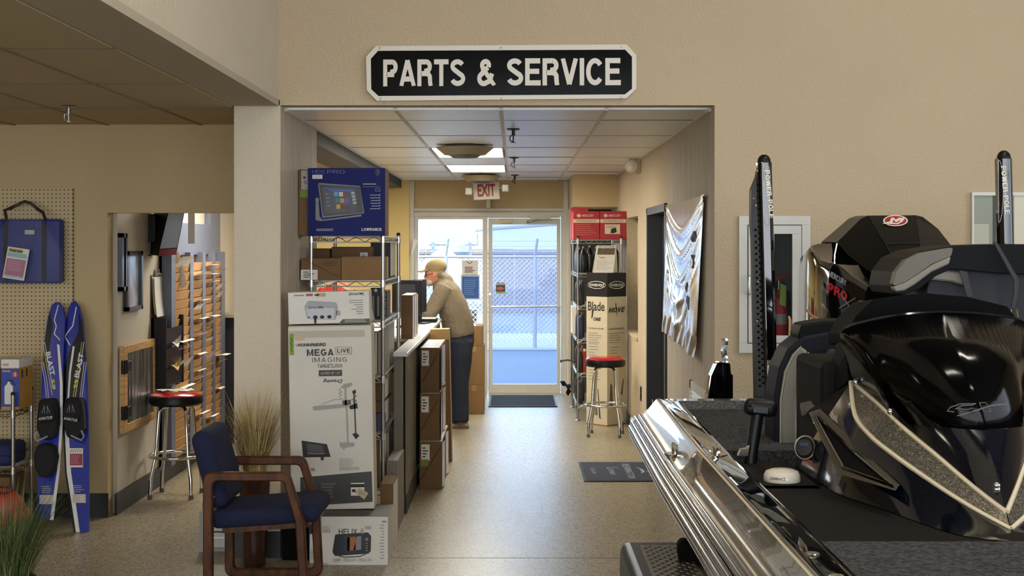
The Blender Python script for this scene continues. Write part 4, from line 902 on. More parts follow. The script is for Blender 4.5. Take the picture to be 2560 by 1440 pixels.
# sixth level
S6 = L6+.006
t = carton('shelf_carton', 'brown carton with a shiny white side on the lowest wire shelf', -1.05, -.838, 8.74, 9.2, S6, .58, KRAFT_D, 'cartons on the tall rack', lab=(.58, .68, .5, .98), tape=False)
MB().box(-.838, -.837, 8.75, 9.19, S6+.01, .57).build('white_wrap', WHITE, t)  # white sheet over the right side
t = carton('shelf_carton', 'black-topped carton with white side at the rear of the lowest wire shelf', -1.05, -.838, 9.24, 9.8, S6, .565, BLKM, 'cartons on the tall rack', tape=False)
MB().box(-.838, -.837, 9.25, 9.79, S6+.01, .555).build('white_wrap', WHITE, t)
# boxes on the floor in front of / beside the rack
t = carton('floor_carton', 'white-sided carton standing on the floor behind the small white box', -.79, -.715, 8.28, 8.60, 0, .37, KRAFT_D, 'cartons on the floor by the rack', tape=False)
MB().box(-.715, -.714, 8.29, 8.59, .005, .36).build('white_side', WHITE, t)
t = carton('floor_carton', 'taupe patterned carton on the floor at the end of the counter wall', -.795, -.725, 8.72, 9.22, 0, .44, m('taupe_pattern', '7c7268', .6, var=(40, .2)), 'cartons on the floor by the rack', tape=False)
# white retail boxes
x0, x1, z0, z1 = pb(803, 1294, 970, 1422, 7.80)
t = thing('fishfinder_box', 'white box with a fish finder picture on the floor', 'box', ((x0+x1)/2, 7.95, 0))
z0 = 0; MB().rbox(x0, x1, 7.80, 8.16, 0, .272, .003, 1).build('carton_body', WHITE, t); MB().box(x0, x1, 7.80, 8.16, .272, .2735).build('top_panel', m('dark_grey_card', '4d4b47', .6), t)
p = Print(t, 7.7995)
pstrokes(p, 'lettering', INK, 'HELIX', 847, 1322, 893, 1336, .14, 2, .12); pstrokes(p, 'lettering_number', GREYI, '8', 901, 1321, 910, 1335, .1)
p.rect('price_label', m('pink_label', 'b9a0a0', .6), 912, 1315, 928, 1323); p.rect('brand_mark', m('teal_mark', '5d8b95', .5), 955, 1302, 966, 1306)
p.text('lettering_small', GREYI, 'CHIRP - MEGA SI+ - MEGA DI+', 832, 1396, 930, 1404, .0)
p.poly('device_picture', m('device_black', '0c0c10', .4), round_poly([(838, 1336), (920, 1331), (928, 1340), (927, 1378), (921, 1384), (838, 1390), (831, 1380)], 4, 3)); p.poly('screen', SCR, [(843, 1344), (905, 1339), (905, 1376), (842, 1381)], 2)
p.poly('screen_sonar', m('sonar_orange', 'a4602a', .5), [(868, 1343), (889, 1341.5), (889, 1375), (868, 1377)], 3); p.poly('screen_map', m('sonar_grey', '7f7f8a', .5), [(892, 1341), (903, 1340), (903, 1374), (884, 1375)], 3); p.poly('screen_dark', BLKM, [(868, 1343), (875, 1343), (874, 1377), (868, 1377)], 4)
p.line('stand', INK, [(848, 1390), (862, 1393), (900, 1391), (914, 1385)], 2.2); p.ell('dial', GREYI, 917, 1348, 4, 4, 3); 
for k in range(4): p.ell('button', GREYI, 917, 1358+k*6, 2.6, 1.6, 3, 10)
p.bars('side_lines', GREYI, 948, 1312, 960, 12, 7.5, 1.8, jitter=.6, right=True); p.bars('side_lines', LGREYI, 806, 1315, 828, 2, 3, 1.6); p.rect('label_left', m('faded_label', 'b8aea6', .6), 806, 1321, 826, 1332); p.bars('side_lines', GREYI, 805, 1408, 822, 2, 4, 1.6)
p.done()
# a second box under the tall one, half hidden by the chair
t = thing('white_carton', 'white carton with red print on the floor, half hidden by the armchair', 'box', (-1.2, 8.0, 0))
MB().rbox(-1.145, -1.075, 7.85, 8.15, 0, .272, .003, 1).build('carton_body', WHITE, t)
p = Print(t, 7.8493); p.rect('dark_print', INK, 772, 1310, 800, 1335); p.poly('red_print', REDI, [(782, 1345), (788, 1340), (790, 1360), (783, 1368)], 2); p.bars('small_print', GREYI, 776, 1375, 795, 5, 5, 1.6); p.done()
t = carton('dark_carton', 'black carton in the shadow beside the pillar foot under the tall box', -1.31, -1.155, 7.93, 8.16, 0, .272, BLKM, None, tape=False)  # black box put in where shadow darkens the gap under the tall box
# tall white box
t = thing('trolling_motor_box', 'tall worn white box with trolling motor picture standing on cartons', 'box', (-1.03, 8.1, .274))
Mt = Matrix.Translation((-1.03, 8.0, .276)) @ Matrix.Rotation(math.radians(-1.0), 4, 'Y') @ Matrix.Translation((1.03, -8.0, -.276))
MB(Mt).rbox(-1.268, -.795, 7.98, 8.15, .276, 1.318, .005, 2).build('carton_body', m('worn_white_card', 'd0cbbf', .6, var=(3, .08)), t)
MB(Mt).box(-1.262, -.80, 7.975, 8.148, 1.318, 1.321).build('flap', m('worn_flap', 'b9b2a2', .7), t)
p = Print(t, 7.979, Mt)
DG = m('dark_grey_print', '3b3a38', .6); LG = m('pale_grey_print', '9a9892', .6); MG = m('mid_grey_print', '5a5956', .6)
p.rect('top_shade', m('edge_wear', 'b5aea0', .7), 731, 826, 919, 843, 1); p.rect('green_tag', m('green_tag', '7c9433', .6), 731, 833, 742, 886, 2); p.line('green_tag_writing', INK, [(735, 842), (738, 850), (734, 856), (738, 863), (734, 870), (738, 878)], 1.4, 3)  # darker strip along the top of the box front
p.rect('price_label', m('tan_label', 'c0a888', .6), 745, 838, 768, 849, 2); pstrokes(p, 'lettering_brand', INK, 'HUMMINBIRD', 752, 857, 822, 865, .2); p.poly('bird_mark', m('bird_gold', 'b99a3c', .5), [(745, 858), (752, 862), (748, 866)], 2)
pstrokes(p, 'lettering_title', DG, 'MEGA', 774, 872, 841, 889, .2, 2, .14); p.line('live_frame', m('tan_line', 'b58f58', .5), round_poly([(846, 868), (886, 868), (886, 886), (846, 886)], 3, 3), 1.4, 2, True)
pstrokes(p, 'lettering_live', DG, 'LIVE', 850, 872, 882, 882, .18, 2, .16); pstrokes(p, 'lettering_sub', DG, 'IMAGING', 787, 893, 874, 905, .10, 2, .28); pstrokes(p, 'lettering_sub', DG, 'TARGETLOCK', 800, 910, 863, 919, .14, 2, .1)
p.rect('model_plate', DG, 803, 925, 861, 940, 2); p.text('model_text', LGREYI, 'ULTREX 45" / 52"', 808, 929, 857, 936, .01, 3)
p.text('handwriting', INK, 'Drawing', 813, 946, 862, 958, .012, 2, .3, rot180=True)
# motor picture
p.poly('motor_head', LG, [(857, 968), (866, 960), (884, 957), (888, 962), (880, 968), (864, 972)]); p.line('motor_coil', LG, [(858, 970), (853, 976), (860, 980), (853, 984), (860, 988), (853, 992), (858, 997)], 1.6); p.line('motor_shaft', LG, [(869, 968), (869, 1012)], 5); p.line('motor_shaft', LG, [(871, 1012), (873, 1106)], 4)
p.poly('motor_mount', LG, [(785, 1018), (790, 1014), (862, 1010), (875, 1012), (875, 1018), (790, 1026)]); p.line('motor_arm', LG, [(808, 1010), (840, 999), (866, 998)], 1.8); p.poly('motor_block', MG, [(860, 1002), (880, 1000), (883, 1012), (862, 1014)], 2); p.line('motor_cable', MG, [(880, 1004), (886, 998), (890, 1010)], 1.4, 2)
p.line('transducer_pole', DG, [(890, 978), (893, 1090)], 3.4, 3); p.poly('transducer_clamp', INK, [(877, 1016), (897, 1008), (899, 1022), (880, 1024)], 3); p.poly('transducer_head', INK, [(886, 978), (895, 975), (895, 984), (887, 985)], 4); p.line('transducer_coil', INK, [(889, 986), (896, 991), (888, 997), (896, 1003), (888, 1008)], 1.4, 4); p.poly('transducer_tip', INK, [(884, 1086), (893, 1082), (902, 1090), (893, 1099)], 4)
p.poly('motor_foot', LG, [(852, 1108), (870, 1106), (890, 1108), (888, 1117), (866, 1120), (862, 1126), (858, 1120), (853, 1117)]); p.line('motor_foot_fin', LG, [(853, 1104), (854, 1118)], 2)
p.poly('display_picture', INK, [(757, 1100), (820, 1110), (829, 1142), (760, 1142)], 2); p.poly('display_screen', m('display_grey', '33332f', .4), [(770, 1107), (808, 1113), (816, 1135), (772, 1136)], 3); p.line('display_line', m('sonar_tan', 'a8794a', .5), [(772, 1131), (795, 1134), (814, 1133)], 1.6, 4); p.poly('display_foot', DG, [(804, 1142), (812, 1142), (812, 1150), (804, 1150)], 2)
p.bars('small_print', LG, 850, 1147, 890, 6, 3.4, 1.2); p.rect('small_box', LGREYI, 850, 1168, 900, 1176, 1); p.bars('small_print', DG, 779, 1170, 792, 2, 4, 1.8)
p.poly('dark_band', m('charcoal_print', '32312e', .5), [(752, 1192), (931, 1180), (932, 1256), (752, 1264)]); p.bars('band_print', m('band_grey', '5d5c57', .6), 805, 1208, 845, 5, 8, 4, 2); p.bars('band_print', MATS['band_grey'], 760, 1190, 780, 4, 8, 4, 2)
p.rect('barcode_label', WHITE, 878, 1208, 912, 1240, 3); p.rect('barcode_head', INK, 878, 1211, 912, 1219, 4); p.rect('barcode_square', INK, 881, 1224, 890, 1231, 4); p.poly('paper_patch', m('tan_paper', 'c2ab8b', .6), [(889, 1232), (899, 1220), (922, 1234), (911, 1250)], 5); p.bars('patch_lines', GREYI, 898, 1228, 912, 3, 4, 1.2, 6)
p.done()
# white radio box on the top
t = thing('satellite_radio_box', 'white box with a grey radio module picture lying on the tall box', 'box', (-1.05, 8.06, 1.322))
Mt2 = Matrix.Translation((-1.05, 8.0, 1.33)) @ Matrix.Rotation(math.radians(-1.6), 4, 'Y') @ Matrix.Translation((1.05, -8.0, -1.33))
MB(Mt2).rbox(-1.282, -.822, 7.98, 8.13, 1.331, 1.512, .003, 1).build('carton_body', WHITE, t)
p = Print(t, 7.979, Mt2)
p.poly('device_picture', m('device_silver', '9b9da2', .5), round_poly([(762, 765), (772, 750), (842, 756), (846, 768), (840, 800), (768, 796)], 5, 3)); p.poly('device_face', m('device_pale', 'b9bac0', .5), [(766, 766), (838, 771), (836, 798), (770, 795)], 2); p.poly('device_tab', MATS['device_silver'], round_poly([(842, 776), (852, 778), (852, 790), (841, 790)], 3, 2))
p.text('device_text', DG, '((SiriusXM))', 770, 765, 810, 772, .02, 3)
for cx, r in ((773, 2.5), (789, 6), (806, 5.5), (824, 5.5)): p.ell('connector', INK, cx, 792, r, r*.8, 3, 14)
p.poly('connector_plug', INK, [(785, 794), (792, 794), (790, 812), (787, 812)], 4)
p.rect('brand_strip', GREYI, 737, 735, 762, 738); p.rect('brand_red', m('brand_red_dull', '9a4a44', .5), 767, 733, 784, 739); p.rect('brand_strip', DG, 788, 735, 800, 738); p.rect('tan_sticker', m('tan_label2', 'b99a76', .6), 792, 732, 816, 741)
p.text('title', DG, '[SiriusXM]', 875, 733, 911, 741, .02); p.bars('small_print', GREYI, 868, 752, 909, 7, 5.5, 1.6, right=True, jitter=.6)
p.poly('dark_corner', MG, [(857, 799), (925, 799), (925, 811), (845, 811)]); p.bars('corner_text', LGREYI, 862, 801, 918, 2, 4, 2, 2, jitter=.1); p.done()

# ================================================================== parts counter
COR = bpy.data.materials.new('corrugated_metal'); COR.use_nodes = True
m('galv_sheet', '8e8b82', .4, .55, var=(6, .25), streak=((30, 30, 1.2), '#6f6a5d', 1))
t = thing('parts_counter', 'long counter faced with corrugated metal along the corridor', 'counter', (-.8, 11.2, 0))
def corr(mb, y0, y1, z0, z1, x, amp=.006, pitch=.055):
    n = int((y1-y0)/pitch*6); rows = [[], []]
    for i in range(n+1):
        y = y0+(y1-y0)*i/n; xx = x+amp*math.cos(2*PI*(y-y0)/pitch)
        rows[0].append((xx, y, z0)); rows[1].append((xx, y, z1))
    return mb.grid(rows)
corr(MB(), 9.30, 13.6, .13, 1.04, -.728).build('corrugated_sheet', MATS['galv_sheet'], t, smooth=True, angle=180)
MB().box(-.798, -.737, 9.30, 13.6, .0, 1.04).build('core', m('counter_core', '6b6455', .6), t)
MB().box(-1.32, -.798, 10.75, 13.6, .0, 1.04).build('cabinet', MATS['counter_core'], t)
MB().box(-.737, -.715, 9.30, 13.6, .0, .13).build('toe_kick', m('toe_kick_dark', '26231e', .6), t)
MB().rbox(-.802, -.705, 9.27, 13.65, 1.04, 1.067, .005).build('counter_cap', m('pale_laminate', 'c9cdd2', .3), t)
MB().rbox(-1.33, -.802, 10.72, 13.65, 1.04, 1.067, .005).build('worktop', MATS['pale_laminate'], t)
# cartons stacked in front of the counter
for k, (z0, z1, y0, dx, lb) in enumerate(((0, .345, 10.26, .165, 'bottom brown carton of the stack before the counter, with green tag'), (.347, .69, 10.30, .145, 'middle brown carton of the stack before the counter'), (.692, 1.02, 10.36, .14, 'top brown carton of the stack before the counter'))):
    t = carton('tall_carton', lb, -.695, -.695+dx, y0, y0+.95, z0, z1, KRAFT_D, 'stack of cartons before the counter', tape=False, lab=(.08, .45, .60, .94))
    xr = -.695+dx
    rows = [[(xr+.001+.012*math.sin(j*1.3+k), y0+.01+.93*j/8, z) for j in range(9)] for z in (z0+.01, (z0+z1)/2, z1-.008)]
    MB().grid(rows).build('shrink_wrap', m('white_wrap_film', 'c9ccd2', .25, bump=(9, .6, .02)), t, smooth=True)  # white sheet stands in for door light on the right side faces
    MB().box(-.69, xr-.004, y0+.005, y0+.9, z1, z1+.0015).build('top_film', MATS['white_wrap_film'], t)
    MB().prism([(-.685, y0-.0009, z0+.06), (-.685, y0-.0009, z0+.08), (xr-.01, y0-.0009, z1-.03), (xr-.01, y0-.0009, z1-.05)], (0, .0006, 0)).build('diagonal_crease', MATS['crease_brown'], t)
    if k == 0: MB().box(-.685, -.63, y0-.0016, y0-.0009, .165, .215).build('green_tag', MATS['green_label'], t)
# tall pale board box beside the stack
t = thing('flat_carton', 'tall flat carton with pale wood-like top edge leaning by the counter', 'box', (-.6, 11.6, 0))
Mq = Matrix.Translation((-.585, 11.55, 0)) @ Matrix.Rotation(math.radians(-1.2), 4, 'Y')
MB(Mq).rbox(-.085, .065, 0, .12, 0, 1.05, .004, 1).build('carton_body', KRAFT, t); MB(Mq).rbox(-.088, .068, -.003, .123, 1.0, 1.09, .003, 1).build('top_cap', m('pale_kraft', 'c29c62', .6), t); MB(Mq).box(.0655, .071, -.002, .122, 0, 1.0).build('edge_strip', m('edge_tan', 'b08f68', .6), t)
# items on the counter
t = carton('counter_carton', 'carton with a bright white side on the near end of the counter', -.862, -.775, 10.66, 11.2, 1.068, 1.395, KRAFT_D, None, tape=False)
MB().grid([[(-.774+.006*math.sin(j*1.7), 10.67+.52*j/8, z) for j in range(9)] for z in (1.072, 1.23, 1.39)]).build('white_wrap', MATS['white_wrap_film'], t, smooth=True)  # side coloured white for the light falling on it
MB().box(-.858, -.78, 10.665, 11.19, 1.395, 1.398).build('top_film', m('cream_card2', 'c9bfa9', .6), t)
t = thing('computer_monitor', 'black computer monitor seen from behind on the parts counter', 'monitor', (-.95, 12.2, 1.068))
MB().rbox(-1.06, -.80, 12.15, 12.20, 1.17, 1.475, .008).build('shell', BLK, t, smooth=True); MB().prism([(-1.02, 12.15, 1.2), (-.84, 12.15, 1.2), (-.86, 12.15, 1.44), (-1.0, 12.15, 1.44)], (0, -.03, 0)).build('back_bulge', m('black_plastic_sheen', '23232a', .35), t)
MB().box(-.95, -.91, 12.16, 12.19, 1.08, 1.18).build('neck', BLK, t); MB().rbox(-1.02, -.84, 12.08, 12.28, 1.068, 1.082, .004).build('base', BLK, t)
t = thing('terminal_screen', 'thin black screen edge-on between the monitor and the man', 'monitor', (-.74, 12.6, 1.068))
Mq = Matrix.Translation((-.862, 12.75, 1.068)) @ Matrix.Rotation(math.radians(74), 4, 'Z')
MB(Mq).rbox(-.14, .14, -.02, .02, .10, .40, .008).build('shell', BLK, t, smooth=True); MB(Mq).box(-.02, .02, -.015, .015, .01, .12).build('neck', BLK, t); MB(Mq).rbox(-.09, .09, -.08, .08, 0, .012, .004).build('base', BLK, t)
t = thing('paper_stack', 'white papers and a black tray on the counter by the man\'s elbow', 'papers', (-.76, 13.1, 1.068))
MB().box(-.88, -.72, 12.9, 13.15, 1.068, 1.10).build('tray', BLK, t); MB().box(-.87, -.73, 12.92, 13.13, 1.10, 1.106).build('sheet', WHITE, t)
# cartons behind the man
for k, (y0, y1, lb) in enumerate(((963, 1036, 'bottom carton of the stack behind the man'), (865, 963, 'middle carton of the stack behind the man'), (815, 865, 'top carton of the stack behind the man'))):
    a, b = W(1160, y1, 14.8), W(1210 if k < 2 else 1206, y0, 14.8)
    t = carton('stacked_carton', lb, a.x, b.x, 14.8, 15.25, max(0, a.z), b.z, KRAFT, 'stack of cartons by the exit', tape=True)
    MB().box(b.x, b.x+.001, 14.81, 15.24, max(0, a.z)+.01, b.z-.01).build('side_sheen', KRAFT_LIT, t)
# posters on the side light
t = thing('window_poster', 'blue notice poster taped on the side window', 'poster', W(1176, 718, 16.9))
p = Print(t, 16.90); p.rect('sheet', m('poster_edge', 'cfd6df', .6), 1152, 687, 1200, 749); p.rect('print_block', m('poster_blue', '2f5ea8', .6), 1155, 691, 1197, 746, 2); p.bars('print_lines', m('poster_line', '6f94c8', .6), 1160, 700, 1192, 8, 5, 1.4, 3); p.done()
t = thing('window_notice', 'white notice sheet with dark print above the blue poster', 'poster', W(1176, 668, 16.9))
p = Print(t, 16.90); p.rect('sheet', WHITE, 1155, 651, 1195, 688); p.bars('print_lines', m('notice_print', '6a4a4a', .6), 1162, 667, 1188, 4, 4, 2.2, 2); p.line('mark', INK, [(1167, 655), (1175, 659), (1181, 654)], 1.5, 2); p.done()
# mats
t = thing('door_mat', 'dark ribbed mat in front of the exit door', 'mat', (.07, 16.0, 0))
def fl_(px, py): Y = F*EYE/(py-PY); return Vector(((px-PX)/F*Y, Y, 0))
a, b = fl_(1219, 1018), fl_(1406, 990)
MB().rbox(-.29, .47, a.y, b.y, 0, .012, .004, 1).build('backing', BLK, t)
mb = MB()
for i in range(28): mb.box(-.27, .45, a.y+.03+(b.y-a.y-.08)*i/27, a.y+.03+(b.y-a.y-.08)*i/27+.018, .012, .015)
o = mb.build('ribs', m('mat_fibre', '2c2d33', .9), t); o['kind'] = 'stuff'
t = thing('logo_mat', 'navy mat with pale lettering on the floor by the boat', 'mat', (.75, 11.0, 0))
ya, yb = 10.58, 11.48
MB().rbox(.54, 1.10, ya, yb, 0, .008, .003, 1).build('pad', m('navy_mat', '20263a', .85, bump=(300, .3, .003)), t); MB().box(.52, 1.12, ya-.02, ya, 0, .006).box(.52, 1.12, yb, yb+.02, 0, .006).box(.52, .54, ya, yb, 0, .006).box(1.10, 1.12, ya, yb, 0, .006).build('border', BLK, t)
MATP = m('mat_print', '8f93a0', .85)
mb = MB(); strokes(mb, 'BENNINGTON', (.865, yb-.10, .0086), (0, -(yb-ya)+.2, 0), (.055, 0, 0), .14); mb.build('lettering', MATP, t)
mb = MB(); strokes(mb, 'SERIES', (.74, yb-.36, .0086), (0, -.28, 0), (.035, 0, 0), .14); mb.build('lettering', MATP, t)
mb = MB(); put_text(mb, 'L', (.73, yb-.28, .0086), (0, -.06, 0), (.09, 0, 0), .01); mb.build('lettering', MATP, t)
mb = MB(); put_text(mb, 'LUXURY', (.60, yb-.30, .0086), (0, -.3, 0), (.03, 0, 0)); mb.build('lettering', MATP, t)
mb = MB()
for q in ([(.96, 11.25), (1.0, 11.1), (1.0, 10.98), (.975, 10.9)], [(.975, 11.05), (1.05, 11.0), (1.06, 10.88), (1.03, 10.8)]):
    mb.add([(q[0][0], q[0][1], .0087), (q[1][0]+.012, q[1][1], .0087), (q[2][0]+.015, q[2][1], .0087), (q[3][0], q[3][1], .0087), (q[2][0]-.012, q[2][1], .0087), (q[1][0]-.012, q[1][1], .0087)], [(0, 1, 2, 3, 4, 5)])
mb.build('emblem', MATP, t)

# ================================================================== rack by the exit and the column box
wire_rack('wire_rack', 'wire rack of oils and cartons beside the exit door', .637, 1.075, 14.25, 15.42, (1.83, 1.49, 1.16, .82, .48, .16), 1.86)
RB = m('red_card', 'a51d20', .5); 
for k, (px0, px1, lb) in enumerate(((1433, 1499, 'red service kit box, left one on top of the exit rack'), (1500, 1566, 'red service kit box, right one with a picture label'))):
    x0, x1, z0, z1 = pb(px0, 528, px1, 592, 14.3); z0 = 1.836
    t = thing('red_box', lb, 'box', ((x0+x1)/2, 14.4, z0), 'red boxes on the exit rack')
    MB().rbox(x0, x1, 14.3, 14.62, z0, z1, .003, 1).build('carton_body', RB, t)
    p = Print(t, 14.2995); p.rect('cream_band', CREAMI if False else m('cream_band', 'd4c3a4', .6), px0+.5, 548, px1-.5, 557); p.text('band_text', INK, 'GEARCASE KIT' if False else 'OIL DRAINING KIT' if k else 'MAINTENANCE KIT', px0+8, 550, px1-8, 555, .0)
    p.ell('logo', m('logo_pink', 'd8b0ac', .5), px0+14, 539, 5, 4.5); p.text('brand', MATS['logo_pink'], 'MERCURY', px0+22, 536, px1-14, 542, .02)
    if k: p.rect('picture_label', MATS['cream_band'], 1512, 561, 1550, 585); p.poly('engine_picture', INK, [(1526, 583), (1528, 572), (1540, 569), (1542, 580), (1534, 583)], 2); p.bars('label_lines', GREYI, 1515, 565, 1546, 2, 3, 1.2)
    else: p.bars('print_lines', m('red_light_print', 'c06a62', .5), 1439, 561, 1493, 6, 5, 1.2)
    p.done()
for k, (px, py) in enumerate(((1428, 519), (1442, 518))):
    c = W(px, py, 14.75); carton('red_carton', ('small red carton at the left behind the red kit boxes', 'small red carton poking up behind the left kit box')[k], c.x-.0, c.x+.06+.06*k, 14.7, 14.95, 1.836, 2.165, RB, 'red boxes on the exit rack', tape=False)
# oil bottles
ORD = ['first', 'second', 'third', 'fourth', 'fifth', 'sixth', 'seventh', 'eighth', 'ninth', 'tenth', 'eleventh', 'twelfth', 'thirteenth', 'fourteenth', 'fifteenth', 'sixteenth']
OILM = m('black_oil_bottle', '0d0d10', .25)
def bottle(x, y, z, h, w, lb, grp, mat=None, capm=None):
    t = thing('oil_bottle', lb, 'bottle', (x, y, z), grp)
    rg = []
    for zz, sx, sy in ((0, .95, .95), (.01, 1, 1), (h*.62, 1, 1), (h*.78, .85, .8), (h*.88, .38, .45), (h*.93, .30, .4)):
        rg.append([Vector((x+w/2*sx*math.copysign(abs(math.cos(a))**.5, math.cos(a)), y+w*.8*sy*math.copysign(abs(math.sin(a))**.5, math.sin(a)), z+zz)) for a in [2*PI*i/16 for i in range(16)]])
    MB().loft(rg).build('bottle_body', mat or OILM, t, smooth=True)
    MB().cyl((x, y, z+h*.92), (x, y, z+h), w*.17, n=12).build('cap', capm or CHROME_D, t, smooth=True)
for i, x in enumerate((.70, .767, .834, .901, .968, 1.035)):
    bottle(x-.0, 14.42+.02*(i % 2), 1.496, .27+.01*(i % 2), .062, '%s black oil bottle from the left in the front row under the red boxes' % ORD[i], 'oil bottles on the exit rack')
for i in range(5): bottle(.665+.0*i, 14.50+i*.16, 1.496, .26, .05, '%s black oil bottle from the front in the left side row under the red boxes' % ORD[i], 'side row oil bottles')
for lv, mats in ((1.166, ('23242a', '2a2a30')), (.826, ('1b2c58', '1a1a1d')), (.486, ('1b1b20', '8a2a1f')), (.166, ('26262c', '303038'))):
    for i in range(4):
        bottle(.665+.03*(i % 2), 14.33+i*.26, lv, .24+.03*((i*7) % 3)/2, .055, '%s dark bottle from the front on the exit rack shelf at %s' % (ORD[i], {1.166: 'chest height', .826: 'counter height', .486: 'stool-seat height', .166: 'floor level'}[lv]), 'bottles on shelf %d' % int(lv*100), m('bottle_%s' % mats[i % 2], mats[i % 2], .3))
carton('white_carton', 'white carton leaning out of the exit rack', .605, .655, 14.9, 15.2, .84, 1.13, WHITE, 'cartons on the exit rack', tape=False)
t = thing('red_canister', 'red canister on the fifth shelf of the exit rack', 'can', (.71, 14.32, .486)); MB().cyl((.71, 14.32, .486), (.71, 14.32, .70), .028, n=14).build('can_body', m('can_red', '8f2a1c', .35), t, smooth=True); MB().cyl((.71, 14.32, .70), (.71, 14.32, .725), .014, n=10).build('cap', WHITEP, t)
t = thing('white_canister', 'white and orange canister next to the red one on the exit rack', 'can', (.755, 14.33, .486)); MB().cyl((.755, 14.33, .486), (.755, 14.33, .68), .02, n=14).build('can_body', WHITEP, t, smooth=True); MB().cyl((.755, 14.33, .54), (.755, 14.33, .60), .0205, n=14).build('band', m('can_orange', 'b8562a', .4), t)
t = thing('hanging_rods', 'grey arm rod sticking out left of the exit rack', 'rod', W(1420, 902, 14.6)); MB().tube([W(1403, 903, 14.5), W(1418, 900, 14.6), W(1440, 903, 14.8)], .010, 8).build('rod', CHROME_D, t, smooth=True); MB().cyl(W(1403, 903, 14.5), W(1401, 903, 14.5), .016).build('rod_tip', BLK, t)
t = thing('propeller', 'black propeller-like part at the foot of the exit rack', 'part', W(1420, 965, 14.9))
for k in range(3):
    a = k*2.1+.5; c = W(1421, 966, 14.3); MB().prism([c, c+Vector((.07*math.cos(a-.4), -.01, .07*math.sin(a-.4))), c+Vector((.10*math.cos(a), .01, .10*math.sin(a))), c+Vector((.06*math.cos(a+.5), .02, .06*math.sin(a+.5)))], (0, .01, 0)).build('blade', BLK, t)
MB().cyl(c-Vector((0, .04, 0)), c+Vector((0, .06, 0)), .025).build('hub', BLK, t)
# column box
t = thing('column_box', 'tall white four-sided display box with black top band', 'box', (.913, 13.95, 0))
cf, cl_, cr_, cbk = Vector((.905, 13.80, 0)), Vector((.712, 14.0, 0)), Vector((1.108, 14.0, 0)), Vector((.913, 14.2, 0))
CW = m('display_card_cream', 'c8bda3', .6); CK = m('display_card_black', '16161a', .45)
MB().loft([[v+Vector((0, 0, z)) for v in (cf, cr_, cbk, cl_)] for z in (0, 1.27)]).build('lower_body', CW, t); MB().loft([[v+Vector((0, 0, z)) for v in (cf, cr_, cbk, cl_)] for z in (1.27, 1.505)]).build('top_band', CK, t)
MB().loft([[v+Vector((0, -.0008, z)) for v in (cf, cr_, cbk, cl_)] for z in (0, .012)]).build('bottom_edge', m('edge_orange', 'a85a3a', .6), t)
def colface(a, b, items):
    u = (b-a); n = Vector((u.y, -u.x, 0)).normalized()*.0012
    for kind, mt, nm, args in items:
        mb = MB()
        if kind == 't':
            s, x0, x1, z0, z1, bo, sh = args; put_text(mb, s, a+u*x0+Vector((0, 0, z0))+n, u*(x1-x0), Vector((0, 0, z1-z0)), bo, sh)
        if kind == 's':
            s, x0, x1, z0, z1, w_, sl = args; strokes(mb, s, a+u*x0+Vector((0, 0, z0))+n, u*(x1-x0), Vector((0, 0, z1-z0)), w_, .1, sl)
        if kind == 'e':
            x0, z0, rx, rz, wd = args; pts = [a+u*(x0+rx*math.cos(2*PI*i/28))+Vector((0, 0, z0+rz*math.sin(2*PI*i/28)))+n for i in range(28)]; mb.tube(pts, wd, 4, closed=True)
        if kind == 'b':
            x0, x1, z0, cnt, dz = args
            for i in range(cnt):
                e = x1-(x1-x0)*random.random()*.4; p0 = a+u*x0+Vector((0, 0, z0-i*dz))+n; p1 = a+u*e+Vector((0, 0, z0-i*dz))+n; mb.add([p0, p1, p1+Vector((0, 0, .006)), p0+Vector((0, 0, .006))], [(0, 1, 2, 3)])
        if kind == 'p': mb.add([a+u*x_+Vector((0, 0, z_))+n for x_, z_ in args], [list(range(len(args)))])
        mb.build(nm, mt, t)
colface(cl_, cf, [('e', WHITE, 'oval', (.5, 1.385, .42, .035, .003)), ('t', WHITE, 'lettering', ('POWER-POLE', .14, .86, 1.37, 1.398, .03, .2)), ('s', INK, 'lettering', ('BLADE', .1, .86, 1.145, 1.205, .16, .1)) if False else ('t', INK, 'lettering', ('Blade', .08, .88, 1.13, 1.22, .012, 0)), ('p', INK, 'blade_mark', [(.28, 1.14), (.36, 1.14), (.30, 1.06), (.24, 1.05)]), ('s', INK, 'lettering', ('ONE', .34, .72, 1.03, 1.065, .2, .2)), ('t', INK, 'caption', ('TWO BLADES. ONE PUMP.', .1, .85, .948, .962, .01, 0)), ('b', GREYI, 'small_print', (.1, .85, .905, 5, .022)), ('b', GREYI, 'small_print', (.1, .6, .80, 6, .028)), ('b', GREYI, 'small_print', (.1, .7, .60, 6, .03)), ('p', DG, 'product_picture', [(.2, .06), (.32, .06), (.40, .28), (.44, .36), (.40, .38), (.30, .2)]), ('p', DG, 'product_picture', [(.62, .08), (.7, .06), (.58, .36), (.54, .36)]), ('p', MG, 'product_picture', [(.42, .1), (.55, .1), (.53, .2), (.45, .2)])])
colface(cf, cr_, [('e', WHITE, 'oval', (.5, 1.385, .40, .035, .003)), ('t', WHITE, 'lettering', ('POWER-POLE', .16, .84, 1.37, 1.398, .03, .2)), ('s', INK, 'lettering', ('MOVE', .06, .94, 1.115, 1.165, .2, .3)), ('p', INK, 'spark_mark', [(.42, 1.2), (.46, 1.215), (.52, 1.08), (.56, 1.05), (.48, 1.1)]), ('t', INK, 'caption', ('ADVANCED TROLLING MOTOR', .1, .9, .945, .962, .01, 0)), ('b', GREYI, 'small_print', (.1, .9, .905, 5, .022)), ('b', GREYI, 'small_print', (.15, .7, .77, 6, .03)), ('p', MG, 'product_picture', [(.12, .2), (.3, .2), (.26, .4), (.16, .42)]), ('p', MG, 'product_picture', [(.7, .3), (.8, .3), (.86, .44), (.82, .46)])])
